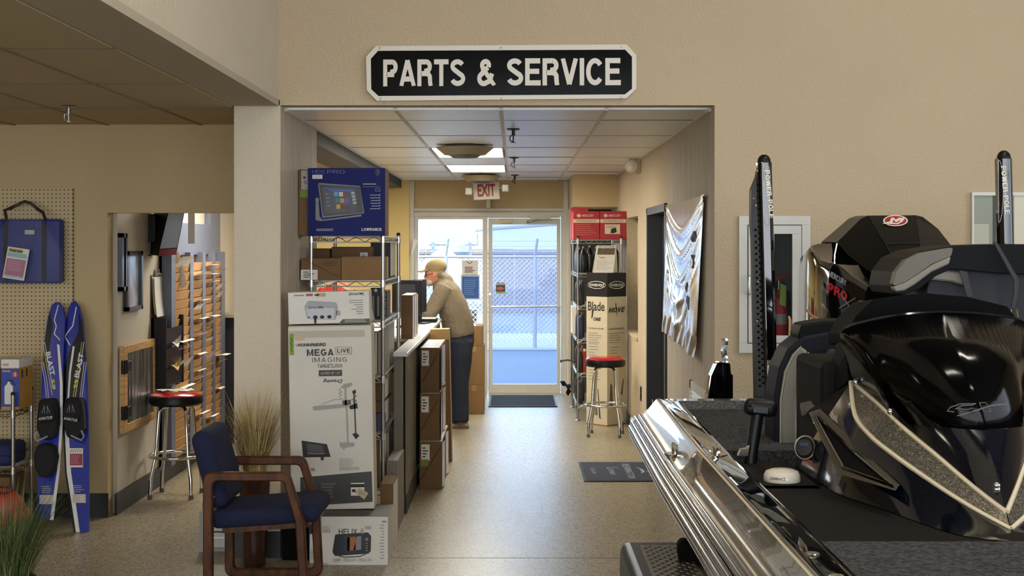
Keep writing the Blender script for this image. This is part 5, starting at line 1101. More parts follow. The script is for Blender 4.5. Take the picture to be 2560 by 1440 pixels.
# tent card on the column
t = thing('tent_card', 'white tent card with a photo strip standing on the column box', 'card', (.905, 14.0, 1.506))
q = [W(1483, 682, 13.88), W(1533, 682, 13.88), W(1541, 614, 13.98), W(1492, 614, 13.98)]
zoff = Vector((0, 0, 1.507-q[0].z)); q = [v+zoff for v in q]
MB().prism(q, (0, .002, 0)).build('front_panel', WHITE, t); bk = [q[1], q[1]+Vector((.055, .22, 0)), q[2], q[2]]
MB().prism([q[1], q[1]+Vector((.06, .2, 0)), q[2]+Vector((0, .002, 0))], (-.001, 0, 0)).build('side_panel', WHITE, t)
MB().prism([q[0]+Vector((.0, .2, 0)), q[1]+Vector((.06, .2, 0)), q[2]+Vector((0, .004, 0)), q[3]+Vector((0, .004, 0))], (0, .002, 0)).build('back_panel', WHITE, t)
def tc_(u_, v_, l=.0012): return q[0]+(q[1]-q[0])*u_+(q[3]-q[0])*v_+Vector((0, -l, 0))
MB().add([tc_(.08, .66), tc_(.95, .66), tc_(.95, .9), tc_(.08, .9)], [(0, 1, 2, 3)]).build('photo_strip', m('photo_brown', '6b5a48', .5, var=(40, .5)), t)
mb = MB(); put_text(mb, 'GET OUT MORE', tc_(.1, .92, .0015), tc_(.9, .92)-tc_(.1, .92), tc_(.1, .98)-tc_(.1, .92)); mb.build('lettering', INK, t)
mb = MB(); put_text(mb, '7 years', tc_(.18, .5, .0015), tc_(.5, .5)-tc_(.18, .5), tc_(.18, .6)-tc_(.18, .5), .01); mb.build('lettering_red', m('card_red', 'a85030', .5), t)
mb = MB()
for i in range(6): mb.add([tc_(.1, .42-i*.06, .0015), tc_(.6+.3*((i*5) % 3)/2, .42-i*.06, .0015), tc_(.6+.3*((i*5) % 3)/2, .43-i*.06, .0015), tc_(.1, .43-i*.06, .0015)], [(0, 1, 2, 3)])
mb.build('print_lines', GREYI, t)

# ================================================================== right corridor wall things
t = thing('foil_banner', 'crinkled silver foil banner sagging on the right corridor wall', 'banner', (1.1, 9.3, 1.6))
rows = []
NU, NV = 64, 60
for i in range(NV+1):
    v = i/NV; row = []
    for j in range(NU+1):
        u = j/NU
        Y = 10.42-(2.10*u)+(.26*v*u)
        z = 2.075-.93*v-.06*v*u+.02*math.sin(PI*u)*(v-.5)
        x = 1.118-.02*v; w1 = 2*u-1
        for k in range(5):
            vc_ = .03+.075*k+(.20+.09*k)*(1-abs(w1)**1.6); x -= (.020-.002*k)*math.exp(-((v-vc_)/.026)**2)*(1-abs(w1)**6)
        fade = max(0.0, min(1.0, (v-.35-.2*(1-abs(w1)))/.2)); fade *= 1-abs(w1)**10; x -= .011*fade*(1+math.sin(15*u+1.5*v+.8*math.sin(5*v)))+.003*fade*math.sin(41*u+6*v)
        if v > .86: x -= .005*math.sin(60*u+30*v)
        row.append((x, Y, z))
    rows.append(row)
MB().grid(rows).build('foil_sheet', m('silver_foil', 'f4f6fa', .17, 1.0, bump=(11, .25, .012)), t, smooth=True, angle=180)
for j, (y, z) in enumerate(((10.40, 2.06), (8.34, 2.05))): MB().lathe([(.003, 0), (.02, 0), (.02, .006), (.012, .008)], (1.112, y, z), 14, 'x').build('grommet', m('brass', '6b5a35', .4, .8), t)
for (i0, i1, j0, j1) in ((13, 17, 52, 57), (22, 27, 53, 57), (33, 37, 47, 50), (38, 43, 50, 56), (47, 50, 48, 52), (30, 32, 9, 11), (39, 41, 10, 12)):
    MB().grid([[Vector(rows[i_][j_])+Vector((-.002, 0, 0)) for j_ in range(j0, j1+1)] for i_ in range(i0, i1+1)]).build('dark_print', INK, t, smooth=True)
t = thing('wall_vent', 'white louvred vent grille low on the right corridor wall', 'vent', (1.13, 8.7, .75))
MB().box(1.122, 1.136, 8.25, 9.05, .55, .58).box(1.122, 1.136, 8.25, 9.05, .86, .91).box(1.122, 1.136, 8.25, 8.29, .55, .91).box(1.122, 1.136, 9.0, 9.05, .55, .91).build('frame', WHITEP, t)
MB().box(1.133, 1.1355, 8.29, 9.0, .58, .86).build('duct', BLKM, t)
for k in range(10): MB().add([(1.124, 8.29, .585+k*.028), (1.124, 9.0, .585+k*.028), (1.134, 9.0, .605+k*.028), (1.134, 8.29, .605+k*.028)], [(0, 1, 2, 3)]).build('slat', WHITEP, t, solid=.002)
t = thing('wall_outlet', 'black power outlet low on the beige wall right of the stool', 'outlet', (1.13, 12.65, .44))
MB().rbox(1.128, 1.136, 12.60, 12.70, .38, .51, .003).build('plate', BLK, t); MB().cyl((1.129, 12.65, .47), (1.125, 12.65, .47), .018).cyl((1.129, 12.65, .42), (1.125, 12.65, .42), .018).build('sockets', m('outlet_dark', '2b2825', .5), t)
# extinguisher cabinet
YC = 7.99
t = thing('extinguisher_cabinet', 'white recessed fire extinguisher cabinet in the right wall', 'cabinet', W(1935, 880, YC))
def cbx(mb, x0, y0, x1, y1, ya, yb): a, b = W(x0, y1, 8.0), W(x1, y0, 8.0); return mb.box(a.x, b.x, ya, yb, a.z, b.z)
mb = MB(); cbx(mb, 1846, 540, 2024, 562, 7.975, 8.0); cbx(mb, 1846, 858, 2024, 882, 7.975, 8.0); cbx(mb, 1846, 562, 1867, 858, 7.975, 8.0); cbx(mb, 2003, 562, 2024, 858, 7.975, 8.0)
CABW = m('cabinet_white', 'cfcfca', .5, var=(6, .06)); mb.build('frame', CABW, t, bevel=.002)
mb = MB(); cbx(mb, 1869, 564, 2001, 585, 7.968, 7.985); cbx(mb, 1869, 838, 2001, 856, 7.968, 7.985); cbx(mb, 1869, 585, 1933, 838, 7.968, 7.985); cbx(mb, 1978, 585, 2001, 838, 7.968, 7.985); dd = mb.build('door', CABW, t, bevel=.002)
cbx(MB(), 1933, 585, 1978, 838, 7.978, 7.981).build('pane', m('cabinet_glass', '2a2f30', .03, alpha=.22), dd)
MB().tube([W(1874, 690, 7.968), W(1873, 692, 7.95), W(1872, 712, 7.945), W(1873, 733, 7.95), W(1874, 735, 7.968)], .007, 8).build('handle', CHROME_D, dd, smooth=True)
INS = m('cabinet_inside', '6a7072', .6)
mb = MB(); cbx(mb, 1867, 562, 2003, 858, 8.136, 8.14); cbx(mb, 1867, 562, 1869, 858, 8.0, 8.14); cbx(mb, 2001, 562, 2003, 858, 8.0, 8.14); cbx(mb, 1867, 562, 2003, 564, 8.0, 8.14); cbx(mb, 1867, 856, 2003, 858, 8.0, 8.14); mb.build('recess_liner', INS, t)
zb = W(1952, 856, 8.0).z; xe = W(1947, 800, 8.07).x
t = thing('fire_extinguisher', 'red fire extinguisher with a green tag inside the cabinet', 'extinguisher', (xe, 8.07, zb))
MB().lathe([(.02, .002), (.045, .002), (.048, .01), (.048, .22), (.040, .25), (.018, .27), (.016, .30)], (xe, 8.07, zb), 24).build('cylinder', REDI, t, smooth=True)
MB().lathe([(.0485, .10), (.0488, .10), (.0488, .16), (.0485, .16)], (xe, 8.07, zb), 24).build('label', m('ext_label', '9a9a92', .5), t)
MB().cyl((xe, 8.07, zb+.30), (xe, 8.07, zb+.35), .014).build('valve', CHROME_D, t, smooth=True)
MB().prism([(xe-.02, 8.06, zb+.345), (xe+.055, 8.06, zb+.385), (xe+.055, 8.06, zb+.395), (xe-.02, 8.06, zb+.365)], (0, .018, 0)).build('lever', REDI, t)
MB().prism([(xe-.006, 8.018, zb+.215), (xe+.03, 8.018, zb+.20), (xe+.034, 8.018, zb+.32), (xe+.0, 8.018, zb+.335)], (0, .002, 0)).build('green_tag', m('bright_green_tag', '8db24a', .6), t)
MB().tube([(xe+.01, 8.05, zb+.32), (xe+.05, 8.05, zb+.28), (xe+.058, 8.05, zb+.12)], .008, 8).build('hose', BLK, t, smooth=True)
# framed whiteboard / window on the far right
t = thing('framed_panel', 'white framed glass panel on the wall at the far right edge', 'window', W(2500, 546, 7.98))
def fx(mb, x0, y0, x1, y1, ya, yb): a, b = W(x0, y1, 8.0), W(x1, y0, 8.0); return mb.box(a.x, b.x, ya, yb, a.z, b.z)
mb = MB(); fx(mb, 2426, 481, 2700, 489, 7.97, 8.0); fx(mb, 2426, 489, 2431, 700, 7.97, 8.0); fx(mb, 2426, 695, 2700, 703, 7.97, 8.0); mb.build('frame', WHITEP, t)
fx(MB(), 2431, 489, 2700, 695, 7.985, 7.998).build('pane', m('panel_glass', '9aa296', .08, coat=.5), t); fx(MB(), 2480, 489, 2487, 695, 7.98, 7.99).build('mullion', m('dark_mullion', '2b2e2c', .4), t); fx(MB(), 2533, 489, 2700, 695, 7.984, 7.986).build('blind', m('cream_blind', 'd5cfbd', .6), t)
fx(MB(), 2433, 560, 2470, 695, 7.9835, 7.985).build('pale_sheet', m('pale_sheet', 'b7b8a6', .6), t)
# ================================================================== back office: left wall things
XW = -2.63
def wallpt(px, z): return Vector((XW, -XW*F/(PX-px), z))
# swing door half open against the wall
t = thing('saloon_door', 'half-height swing door of pine frame and corrugated metal by the opening', 'door', (-2.58, 9.7, .52))
y0, y1, z0, z1 = 9.345, 10.16, .522, 1.105
for nm, b in (('stile', (y0, y0+.085, z0, z1)), ('stile', (y1-.05, y1, z0, z1)), ('rail', (y0+.085, y1-.05, z1-.055, z1)), ('rail', (y0+.085, y1-.05, z0, z0+.055))):
    MB().rbox(-2.627, -2.592, b[0], b[1], b[2], b[3], .003, 1).build(nm, PINE, t)
rows = [[(-2.603+.006*math.cos(2*PI*i/5), y0+.085+(y1-.05-y0-.085)*i/45, z) for i in range(46)] for z in (z0+.05, z1-.05)]
MB().grid(rows).build('corrugated_sheet', m('weathered_sheet', 'a3a6a8', .3, .8, streak=((26, 26, 2), '#6c6d6e', 1)), t, smooth=True, angle=180)
for z in (.66, .965):
    h = MB().rbox(-2.592, -2.584, y0+.0, y0+.15, z-.035, z+.035, .004).build('hinge', BLK, t)
    MB().cyl((-2.595, y0-.012, z-.045), (-2.595, y0-.012, z+.045), .014).cyl((-2.59, y0+.035, z-.045), (-2.59, y0+.035, z+.045), .011).build('barrel', BLK, h, smooth=True)
# framed mirrors
REFL = m('mirror_picture', 'b4c4cc', .25, .15, var=(9, .35)); FRK = m('black_frame', '0d0d0f', .3)  # mirror faces coloured pale blue-grey to imitate reflected windows
for lb, ya, yb, za, zb in (('narrow black-framed mirror on the office wall, lower right one', 9.46, 9.85, 1.33, 1.735), ('narrow black-framed mirror half hidden by the opening edge', 9.325, 9.452, 1.47, 1.855)):
    t = thing('wall_mirror', lb, 'mirror', (XW, (ya+yb)/2, (za+zb)/2), 'black-framed mirrors')
    w_ = .035
    MB().box(XW, XW+.03, ya, ya+w_*1.3, za, zb).box(XW, XW+.03, yb-w_, yb, za, zb).box(XW, XW+.03, ya, yb, za, za+w_*.8).box(XW, XW+.03, ya, yb, zb-w_*.8, zb).build('frame', FRK, t)
    MB().box(XW, XW+.008, ya+w_, yb-w_, za+.02, zb-.02).build('mirror_glass', REFL, t)
# clipboard
t = thing('clipboard', 'clipboard with paper sheets hanging on the office wall', 'clipboard', (-2.6, 10.3, 1.55))
MB().box(XW+.001, XW+.006, 10.16, 10.44, 1.25, 1.56).build('board', m('hardboard', '5f4a2c', .7), t)
for k in range(3): MB().grid([[(XW+.01+.006*k+.02*s_*s_, 10.17+.26*u_+.008*k, 1.545-(.27+.01*k)*s_) for u_ in (0, .5, 1)] for s_ in (0, .33, .66, 1)]).build('sheet', WHITE, t)
MB().cyl((XW+.02, 10.25, 1.56), (XW+.02, 10.36, 1.56), .014).box(XW+.004, XW+.024, 10.27, 10.34, 1.545, 1.60).build('clip', CHROME_D, t)
# wall file
t = thing('wall_file', 'black tiered wall file with papers beside the swing door', 'file holder', (-2.58, 10.45, 1.0))
MB().box(XW, XW+.02, 10.18, 10.72, .735, 1.25).box(XW, XW+.11, 10.18, 10.20, .735, 1.25).box(XW, XW+.11, 10.70, 10.72, .735, 1.25).build('back_panel', BLK, t)
for k in range(3): MB().add([(XW+.10, 10.20, .75+k*.15), (XW+.10, 10.70, .75+k*.15), (XW+.105, 10.70, .87+k*.15), (XW+.105, 10.20, .87+k*.15)], [(0, 1, 2, 3)]).box(XW+.01, XW+.10, 10.20, 10.70, .745+k*.15, .755+k*.15).build('pocket', BLK, t, solid=.004)
R = random.Random(3)
for k, (y, z, mt, lb) in enumerate(((10.36, 1.03, WHITE, 'crumpled white sheet poking from the top of the black wall file'), (10.36, .86, m('manila', 'c4a765', .7), 'manila folded paper in the black wall file'))):
    tag(MB().grid([[(XW+.06+.09*u_, y+.13*v_+.03*math.sin(u_*5), z+.03*math.sin(v_*4+u_*3)+.06*v_) for u_ in (0, .33, .66, 1)] for v_ in (0, .33, .66, 1)]).build('filed_paper', mt, solid=.001), lb, 'paper', 'papers in the wall file')
# television on a bracket
t = thing('wall_television', 'small boxy television tilted on a wall bracket in the office', 'television', (-2.5, 10.2, 1.8))
fq = [W(397, 640, 10.0), W(441, 637, 10.0), W(468, 500, 9.93), W(428, 500, 9.93)]
MB().hexa(fq, [v+Vector((-.17, .26, .01)) for v in fq]).build('cabinet', BLK, t, bevel=.004)
sq = [W(400, 622, 9.993), W(443, 619, 9.993), W(466, 502, 9.925), W(429, 502, 9.925)]; MB().prism([v+Vector((0, -.004, 0)) for v in sq], (0, .003, 0)).build('screen', m('tv_screen', '9aa3ac', .12), t)
rq = [W(397, 640, 9.99), W(441, 637, 9.99), W(444, 621, 9.985), W(399, 624, 9.985)]; MB().prism([v+Vector((0, -.003, 0)) for v in rq], (0, .002, 0)).build('red_trim', m('tv_red', '7c1a22', .2), t)
MB().box(XW, XW+.05, 10.1, 10.25, 1.80, 2.0).cyl((XW+.04, 10.17, 1.92), (-2.46, 10.2, 1.93), .018).box(-2.50, -2.44, 10.12, 10.28, 1.88, 1.98).build('bracket', BLK, t)
MB().tube([W(372, 600, 10.1), W(362, 612, 10.1), W(358, 625, 10.1), W(366, 636, 10.1), W(378, 640, 10.1)], .004, 6).build('cable', BLK, t)
# ticket rack
SLATE = m('slate_paint', '5c6070', .45); SLOT = m('slot_wood', 'ae8450', .6, var=(6, .12)); SLOTD = m('slot_wood_dark', '8a5a2b', .6)
t = thing('ticket_rack', 'tall slate-framed wooden slot rack for paper tickets on the office wall', 'rack', (-2.6, 11.4, .15))
def Yp(px, x=-2.60): return -x*F/(PX-px)
cols = [(418, 456), (465, 488), (496, 515), (521, 536)]
for (a, b) in ((408, 418), (456, 465), (488, 496), (515, 521), (536, 545)): MB().box(XW, XW+.092, Yp(a), Yp(b), .14, 1.72).build('upright', SLATE, t)
MB().box(XW, XW+.05, Yp(408), Yp(545), 1.70, 1.95).build('head_board', SLATE, t)
MB().box(XW, XW+.05, Yp(520), Yp(545), 1.95, 2.25).box(XW, XW+.05, Yp(440), Yp(545), 2.12, 2.25).build('top_frame', SLATE, t)
MB().box(XW, XW+.02, Yp(408), Yp(545), .14, 1.70).build('backing', SLOTD, t)
tick = []
for ci, (a, b) in enumerate(cols):
    ya, yb = Yp(a), Yp(b); src = None; pitch = .070
    for k in range(21):
        z = .17+k*pitch
        if src is None:
            src = MB().hexa([(XW+.02, ya, .002), (XW+.074, ya, .002), (XW+.088, ya, .067), (XW+.02, ya, .066)], [(XW+.02, yb, .002), (XW+.074, yb, .002), (XW+.088, yb, .067), (XW+.02, yb, .066)])
            src = MB().add([v-ORG[t.name] for v in src.v], src.f); mesh_ = bpy.data.meshes.new('slot'); mesh_.from_pydata([tuple(v) for v in src.v], [], src.f); mesh_.materials.append(SLOT)
        o = bpy.data.objects.new('slot', mesh_); COL.objects.link(o); o.parent = t; o.location = (0, 0, z)
        tick.append((ci, ya, yb, z))
R = random.Random(11); tn = [0, 0, 0, 0]
for (ci, ya, yb, z) in tick:
    if R.random() < .42:
        c = Vector((XW+.075, (ya+yb)/2, z+.03)); wd = (yb-ya)*.42; L = R.uniform(.06, .12); ang = R.uniform(.1, 1.1); sk = R.uniform(-.05, .05)
        d = Vector((math.cos(ang), -.3+sk, math.sin(ang)*.7)).normalized()*L
        q0, q1 = c+Vector((0, -wd, 0)), c+Vector((0, wd, 0)); md = d*.55+Vector((0, 0, .008))
        o = MB().grid([[q0, q0+md, q0+d], [q1, q1+md, q1+d]]).build('paper_ticket', WHITE)
        tag(o, '%s white ticket from the bottom in the %s column of the slot rack' % (ORD[tn[ci]], ('leftmost', 'second', 'third', 'rightmost')[ci]), 'ticket', 'paper tickets in the rack'); tn[ci] += 1
t = thing('hanging_receipt', 'long white receipt strip hanging from a hook over the ticket rack', 'receipt', W(478, 500, 10.6))
MB().box(*(lambda a, b: (a.x, b.x, 10.6, 10.602, a.z, b.z))(W(470, 609, 10.6), W(487, 500, 10.6))).build('paper_strip', WHITE, t)
MB().tube([(XW-.01, 10.62, W(478, 500, 10.6).z+.01), (-2.42, 10.605, W(478, 500, 10.6).z+.01), (-2.42, 10.60, W(478, 500, 10.6).z-.01)], .003, 6).build('hook', CHROME_D, t)
tag(MB().prism([W(435, 640, 10.75), W(447, 628, 10.75), W(468, 712, 10.7), W(452, 724, 10.7)], (0, .001, 0)).build('ticket_strip', WHITE), 'long white ticket strip dangling diagonally before the rack', 'receipt')

# ================================================================== people
def limb(mb, pts, n=16, Yref=True):
    rings = []
    C = [W(p_[0], p_[1], p_[2]) for p_ in pts]
    for i, p_ in enumerate(pts):
        d = (C[min(i+1, len(C)-1)]-C[max(i-1, 0)]); d.y *= .6; d = d.normalized()
        s_ = Vector((0, 1, 0)); s_ = (s_-d*s_.dot(d)); s_ = s_.normalized() if s_.length > .2 else Vector((1, 0, 0)); u_ = d.cross(s_).normalized()
        rings.append([C[i]+u_*(p_[3]*math.cos(2*PI*j/n))+s_*(p_[4]*math.sin(2*PI*j/n)) for j in range(n)])
    return mb.loft(rings)
def fused(mb, name, mat, parent, voxel=.012, smooth=6):
    o = mb.build(name, mat, parent); 
    md = o.modifiers.new('r', 'REMESH'); md.mode = 'VOXEL'; md.voxel_size = voxel; md.use_smooth_shade = True
    ms = o.modifiers.new('s', 'SMOOTH'); ms.iterations = smooth; ms.factor = .5
    dg = bpy.context.evaluated_depsgraph_get(); me = bpy.data.meshes.new_from_object(o.evaluated_get(dg)); me.name = name
    o.modifiers.clear(); o.data = me
    for p_ in me.polygons: p_.use_smooth = True
    if not me.materials: me.materials.append(mat)
    return o
SKIN = m('skin', 'c08468', .55, var=(30, .12)); HOOD = m('taupe_fleece', '776c59', .9, bump=(18, .7, .02), var=(5, .10)); JEAN = m('dark_denim', '20283a', .85, bump=(14, .6, .015), var=(6, .3)); CAPM = m('tan_cap_cloth', '8b7a55', .85, bump=(40, .3, .005)); BEARD = m('white_beard', 'b8a898', .9, bump=(200, .6, .004))
YM = 13.8
def rotell(mb, px, py, Y, a, b, c, ang):
    o = W(px, py, Y); Mr = Matrix.Translation(o) @ Matrix.Rotation(math.radians(ang), 4, 'Y'); t2 = MB(Mr).ell((0, 0, 0), a, b, c, 18, 12); mb.add(t2.v, t2.f); return mb
def hand(mb, c, d, s):                        # palm and five fingers; d forward dir, s side dir
    c, d, s = Vector(c), Vector(d).normalized(), Vector(s).normalized(); up = d.cross(s)
    mb.hexa([c-s*.04-up*.013, c+s*.04-up*.013, c+s*.04+up*.013, c-s*.04+up*.013], [c+d*.09-s*.042-up*.012, c+d*.09+s*.042-up*.012, c+d*.09+s*.042+up*.012, c+d*.09-s*.042+up*.012])
    for k, L in enumerate((.062, .075, .080, .070)):
        b = c+d*.085+s*(.033-.022*k); mb.tube([b, b+d*L*.5-up*.004, b+d*L*.8-up*.016, b+d*L-up*.032], [.010, .0095, .009, .0075], 8)
    b = c+d*.02+s*.042; mb.tube([b, b+s*.03+d*.03, b+s*.038+d*.062], [.012, .011, .009], 8)
body = MB()
limb(body, [(1150, 845, YM, .12, .15), (1142, 800, YM, .12, .16), (1130, 765, YM, .12, .17), (1117, 730, YM, .10, .18), (1106, 708, YM, .08, .13), (1097, 695, YM, .055, .06), (1091, 685, YM, .05, .055)])
for yo, pts in ((-.11, ((1150, 850), (1150, 900), (1147, 960), (1149, 1010), (1150, 1058))), (.11, ((1146, 850), (1141, 900), (1137, 960), (1136, 1010), (1136, 1056)))):
    limb(body, [(x, y, YM+yo, r, r) for (x, y), r in zip(pts, (.085, .08, .06, .055, .045))])
for yo in (-.2, .2):
    limb(body, [(1108, 720, YM+yo, .05, .05), (1090, 755, YM+yo, .045, .045), (1072, 788, YM+yo*1.1, .042, .042), (1060, 790, YM+yo*.4, .035, .035), (1052, 790, YM-yo*.3, .028, .028)])
    hand(body, W(1052, 790, YM-yo*.3), (-.4, -yo*4, -.02), (1, 0, 0))
rotell(body, 1087, 680, YM, .098, .078, .120, -22)
rotell(body, 1074, 702, YM, .050, .05, .055, -25)
c = W(1062, 693, YM); body.prism([c+Vector((.02, -.014, .03)), c+Vector((.02, .014, .03)), c+Vector((-.004, .0, -.008)), c+Vector((.02, .0, -.016))], (-.002, 0, 0))
rotell(body, 1063, 692, YM, .018, .014, .018, -20)
for sg in (-1, 1): rotell(body, 1086, 686, YM+sg*.078, .018, .012, .032, -12)
man = fused(body, 'person', SKIN, None, .010, 3)
tag(man, 'man in taupe hoodie, jeans and tan cap leaning on the counter', 'person')
hd = MB()
limb(hd, [(1150, 842, YM, .150, .20), (1147, 828, YM, .158, .21), (1142, 800, YM, .156, .215), (1131, 765, YM, .150, .225), (1117, 732, YM, .135, .23), (1106, 712, YM, .11, .19), (1098, 698, YM, .075, .10)])
for yo in (-.2, .2): limb(hd, [(1113, 716, YM+yo*.85, .085, .075), (1105, 730, YM+yo, .085, .08), (1090, 758, YM+yo*1.05, .080, .075), (1072, 787, YM+yo*1.1, .072, .068), (1064, 789, YM+yo*.8, .06, .055), (1056, 789, YM-yo*.1, .045, .042)])
rotell(hd, 1109, 692, YM, .085, .115, .050, 32); rotell(hd, 1118, 698, YM, .07, .11, .05, 45)
hoodie = fused(hd, 'hoodie', HOOD, man, .014, 5)
jn = MB()
limb(jn, [(1150, 826, YM, .135, .185), (1150, 850, YM, .142, .19), (1150, 872, YM, .13, .19)])
for yo, pts in ((-.11, ((1151, 850), (1150, 900), (1147, 960), (1149, 1010), (1149, 1054))), (.11, ((1146, 850), (1141, 900), (1137, 960), (1136, 1010), (1136, 1052)))):
    limb(jn, [(x, y, YM+yo, r, r*.95) for (x, y), r in zip(pts, (.125, .118, .098, .092, .092))])
jeans = fused(jn, 'jeans', JEAN, man, .014, 4)
MB().prism([W(x, y, YM-.215) for x, y in round_poly([(1135, 850), (1168, 846), (1170, 880), (1152, 888), (1136, 880)], 4, 2)], (0, .01, 0)).build('pocket', JEAN, jeans)
SHOE = m('tan_shoe', '8a7c66', .7)
for yo, dx in ((-.11, 0), (.11, -13)):
    rings = []
    for px, hh, ww in ((1173, .03, .03), (1170, .062, .042), (1158, .075, .046), (1145, .068, .048), (1132, .050, .050), (1122, .034, .042), (1118, .02, .02)):
        x = (px+dx-PX)/F*YM; rings.append([Vector((x, YM+yo+ww*math.cos(a), max(0.0, (hh*.5)+hh*.5*math.sin(a)*1.0))) for a in [2*PI*i/14 for i in range(14)]])
    sh_ = MB().loft(rings).build('shoe', SHOE, man, smooth=True)
    x0, x1 = (1120+dx-PX)/F*YM, (1174+dx-PX)/F*YM; MB().rbox(x0, x1, YM+yo-.046, YM+yo+.046, .0, .016, .006).build('sole', m('shoe_sole', '5f5546', .8), sh_)
cp = MB(); rotell(cp, 1090, 669, YM, .107, .090, .085, -16)
cp.v = [Vector(v) for v in cp.v]
cap = MB(); cap.v = [Vector((v.x, v.y, max(v.z, W(1100, 682, YM).z-(v.x-W(1100, 682, YM).x)*-.12))) for v in cp.v]; cap.f = cp.f
cap = cap.build('cap', CAPM, man, smooth=True)
rows = []
for i in range(6):
    s_ = i/5; row = []
    for j in range(9):
        a = (j/8-.5)*2; px = 1076-s_*33*(1-.35*a*a); py = 673+s_*8-(1-a*a)*2.0; row.append(W(px, py, YM+a*.078))
    rows.append(row)
MB().grid(rows).build('brim', CAPM, cap, smooth=True, solid=.006)
br = MB(); rotell(br, 1074, 706, YM, .045, .062, .038, -30); rotell(br, 1068, 703, YM, .03, .04, .03, 0); fused(br, 'beard', BEARD, man, .010, 2)
hr = MB(); rotell(hr, 1098, 681, YM, .06, .082, .035, -10); hr.build('hair', m('grey_hair', '8a7c6c', .9), man, smooth=True)
GL = m('glasses_metal', '6b5a4a', .3, .6)
MB().tube([W(1085, 683, YM-.082), W(1067, 687, YM-.075), W(1064, 688, YM-.05)], .003, 6).tube([W(1064, 688, YM-.05)+Vector((0, .018*math.cos(a), .016*math.sin(a))) for a in [2*PI*i/14 for i in range(14)]], .0025, 5, closed=True).tube([W(1064, 688, YM+.03)+Vector((0, .018*math.cos(a), .016*math.sin(a))) for a in [2*PI*i/14 for i in range(14)]], .0025, 5, closed=True).build('glasses', GL, man)

# second person, behind the rack
Y2 = 13.0
body = MB()
limb(body, [(835, 1000, Y2, .12, .11), (835, 880, Y2, .14, .11), (838, 800, Y2, .15, .11), (845, 735, Y2, .15, .10), (852, 712, Y2, .08, .07), (856, 700, Y2, .05, .05), (858, 690, Y2, .05, .05)])
rotell(body, 860, 668, Y2, .085, .09, .115, 0); rotell(body, 846, 672, Y2-.085, .012, .015, .02, 0); rotell(body, 872, 672, Y2-.085, .012, .015, .02, 0)
limb(body, [(880, 735, Y2-.05, .05, .05), (897, 780, Y2-.1, .045, .045), (885, 760, Y2-.22, .04, .04), (874, 726, Y2-.25, .032, .032)]); hand(body, W(874, 728, Y2-.25), (-.55, 0, .35), (0, -1, 0))
limb(body, [(808, 735, Y2, .05, .05), (795, 790, Y2-.05, .045, .045), (815, 830, Y2-.15, .038, .038)]); hand(body, W(815, 832, Y2-.15), (.6, -.3, -.2), (0, 1, 0))
for px in (822, 850): limb(body, [(px, 990, Y2, .075, .08), (px, 1030, Y2, .06, .065), (px, 1060, Y2, .055, .055), (px, 1090, Y2, .045, .05)]); rotell(body, px, 1090, Y2-.05, .045, .11, .03, 0)
p2 = fused(body, 'person', SKIN, None, .012, 3); tag(p2, 'person in a red shirt behind the tall rack, mostly hidden', 'person')
sh = MB()
limb(sh, [(835, 985, Y2, .15, .13), (835, 880, Y2, .16, .13), (838, 800, Y2, .17, .13), (843, 740, Y2, .17, .12), (848, 716, Y2, .10, .09)])
limb(sh, [(812, 722, Y2, .05, .06), (805, 740, Y2, .065, .065), (797, 780, Y2-.04, .06, .06)]); limb(sh, [(876, 730, Y2-.03, .06, .06), (890, 760, Y2-.08, .055, .055)])
fused(sh, 'shirt', m('red_shirt', 'b8352c', .8), p2, .014, 3)
tr = MB()
for px in (822, 850): limb(tr, [(px, 980, Y2, .085, .10), (px, 1030, Y2, .075, .08), (px, 1082, Y2, .07, .07)])
fused(tr, 'trousers', m('dark_trousers', '23242b', .85), p2, .014, 3)
rotell(MB(), 860, 657, Y2+.01, .09, .095, .09, 0).build('hair', m('brown_hair', '3a2a1e', .9), p2, smooth=True)
# ================================================================== bass boat
FLAKE = m('silver_metalflake', '6f6a60', .22, .75, coat=1.0, coat_rough=.02, flake=(420, '#d6d0c0', .6, 1.0))
FLAKE_HI = m('bright_metalflake', '8d8d8c', .2, .8, coat=1.0, coat_rough=.02, flake=(300, '#e8e8e6', .4, 1.0))
GELK = m('black_gelcoat_deep', '060608', .04, spec=.6, coat=1.0, coat_rough=.01)
GELN = m('navy_metalflake', '05070f', .10, spec=.35, coat=.25, coat_rough=.03, flake=(500, '#141c38', .85, 1.0))
RAILM = m('polished_rail', 'a7a8aa', .12, 1.0)
CREAM = m('cream_pinstripe', 'cfc3a6', .3, coat=.5)
CARPET = m('grey_marine_carpet', '58585b', 1.0, spec=.05, bump=(160, 1.0, .01), var=(90, .6))
MATK = m('black_textured_deck', '141312', .7, spec=.12, bump=(300, .3, .003))
XB = 1.62; YS = 5.92
def half(Y):                                   # half beam at station Y (bow towards the viewer)
    if Y > 2.4: return 1.15-.012*max(0, Y-4.5)
    u_ = (2.4-Y)/3.6; return 1.15*math.sqrt(max(0.0, 1-u_**2.2))
ST = [-1.15, -1.0, -.7, -.3, .2, .7, 1.2, 1.7, 2.1, 2.4, 2.7, 3.0, 3.3, 3.6, 3.9, 4.1, 4.3, 4.36, 4.42, 4.48, 4.56, 4.7, 5.0, 5.3, 5.6, 5.8, 5.92]
boat = thing('bass_boat', 'black bass boat with silver flake gunwale parked on its trailer', 'boat', (XB, 3.0, 0))
def strip(prof, side, ys=ST):                  # prof: list of (dx, z) or function of Y
    rows = []
    for Y in ys:
        h = half(Y); pr_ = prof(Y) if callable(prof) else prof
        rows.append([((XB-h+min(dx, h) if side < 0 else XB+h-min(dx, h)), Y, z) for dx, z in pr_])
    return rows
def recess(Y): return min(1.0, max(0.0, (4.42-Y)/.07))
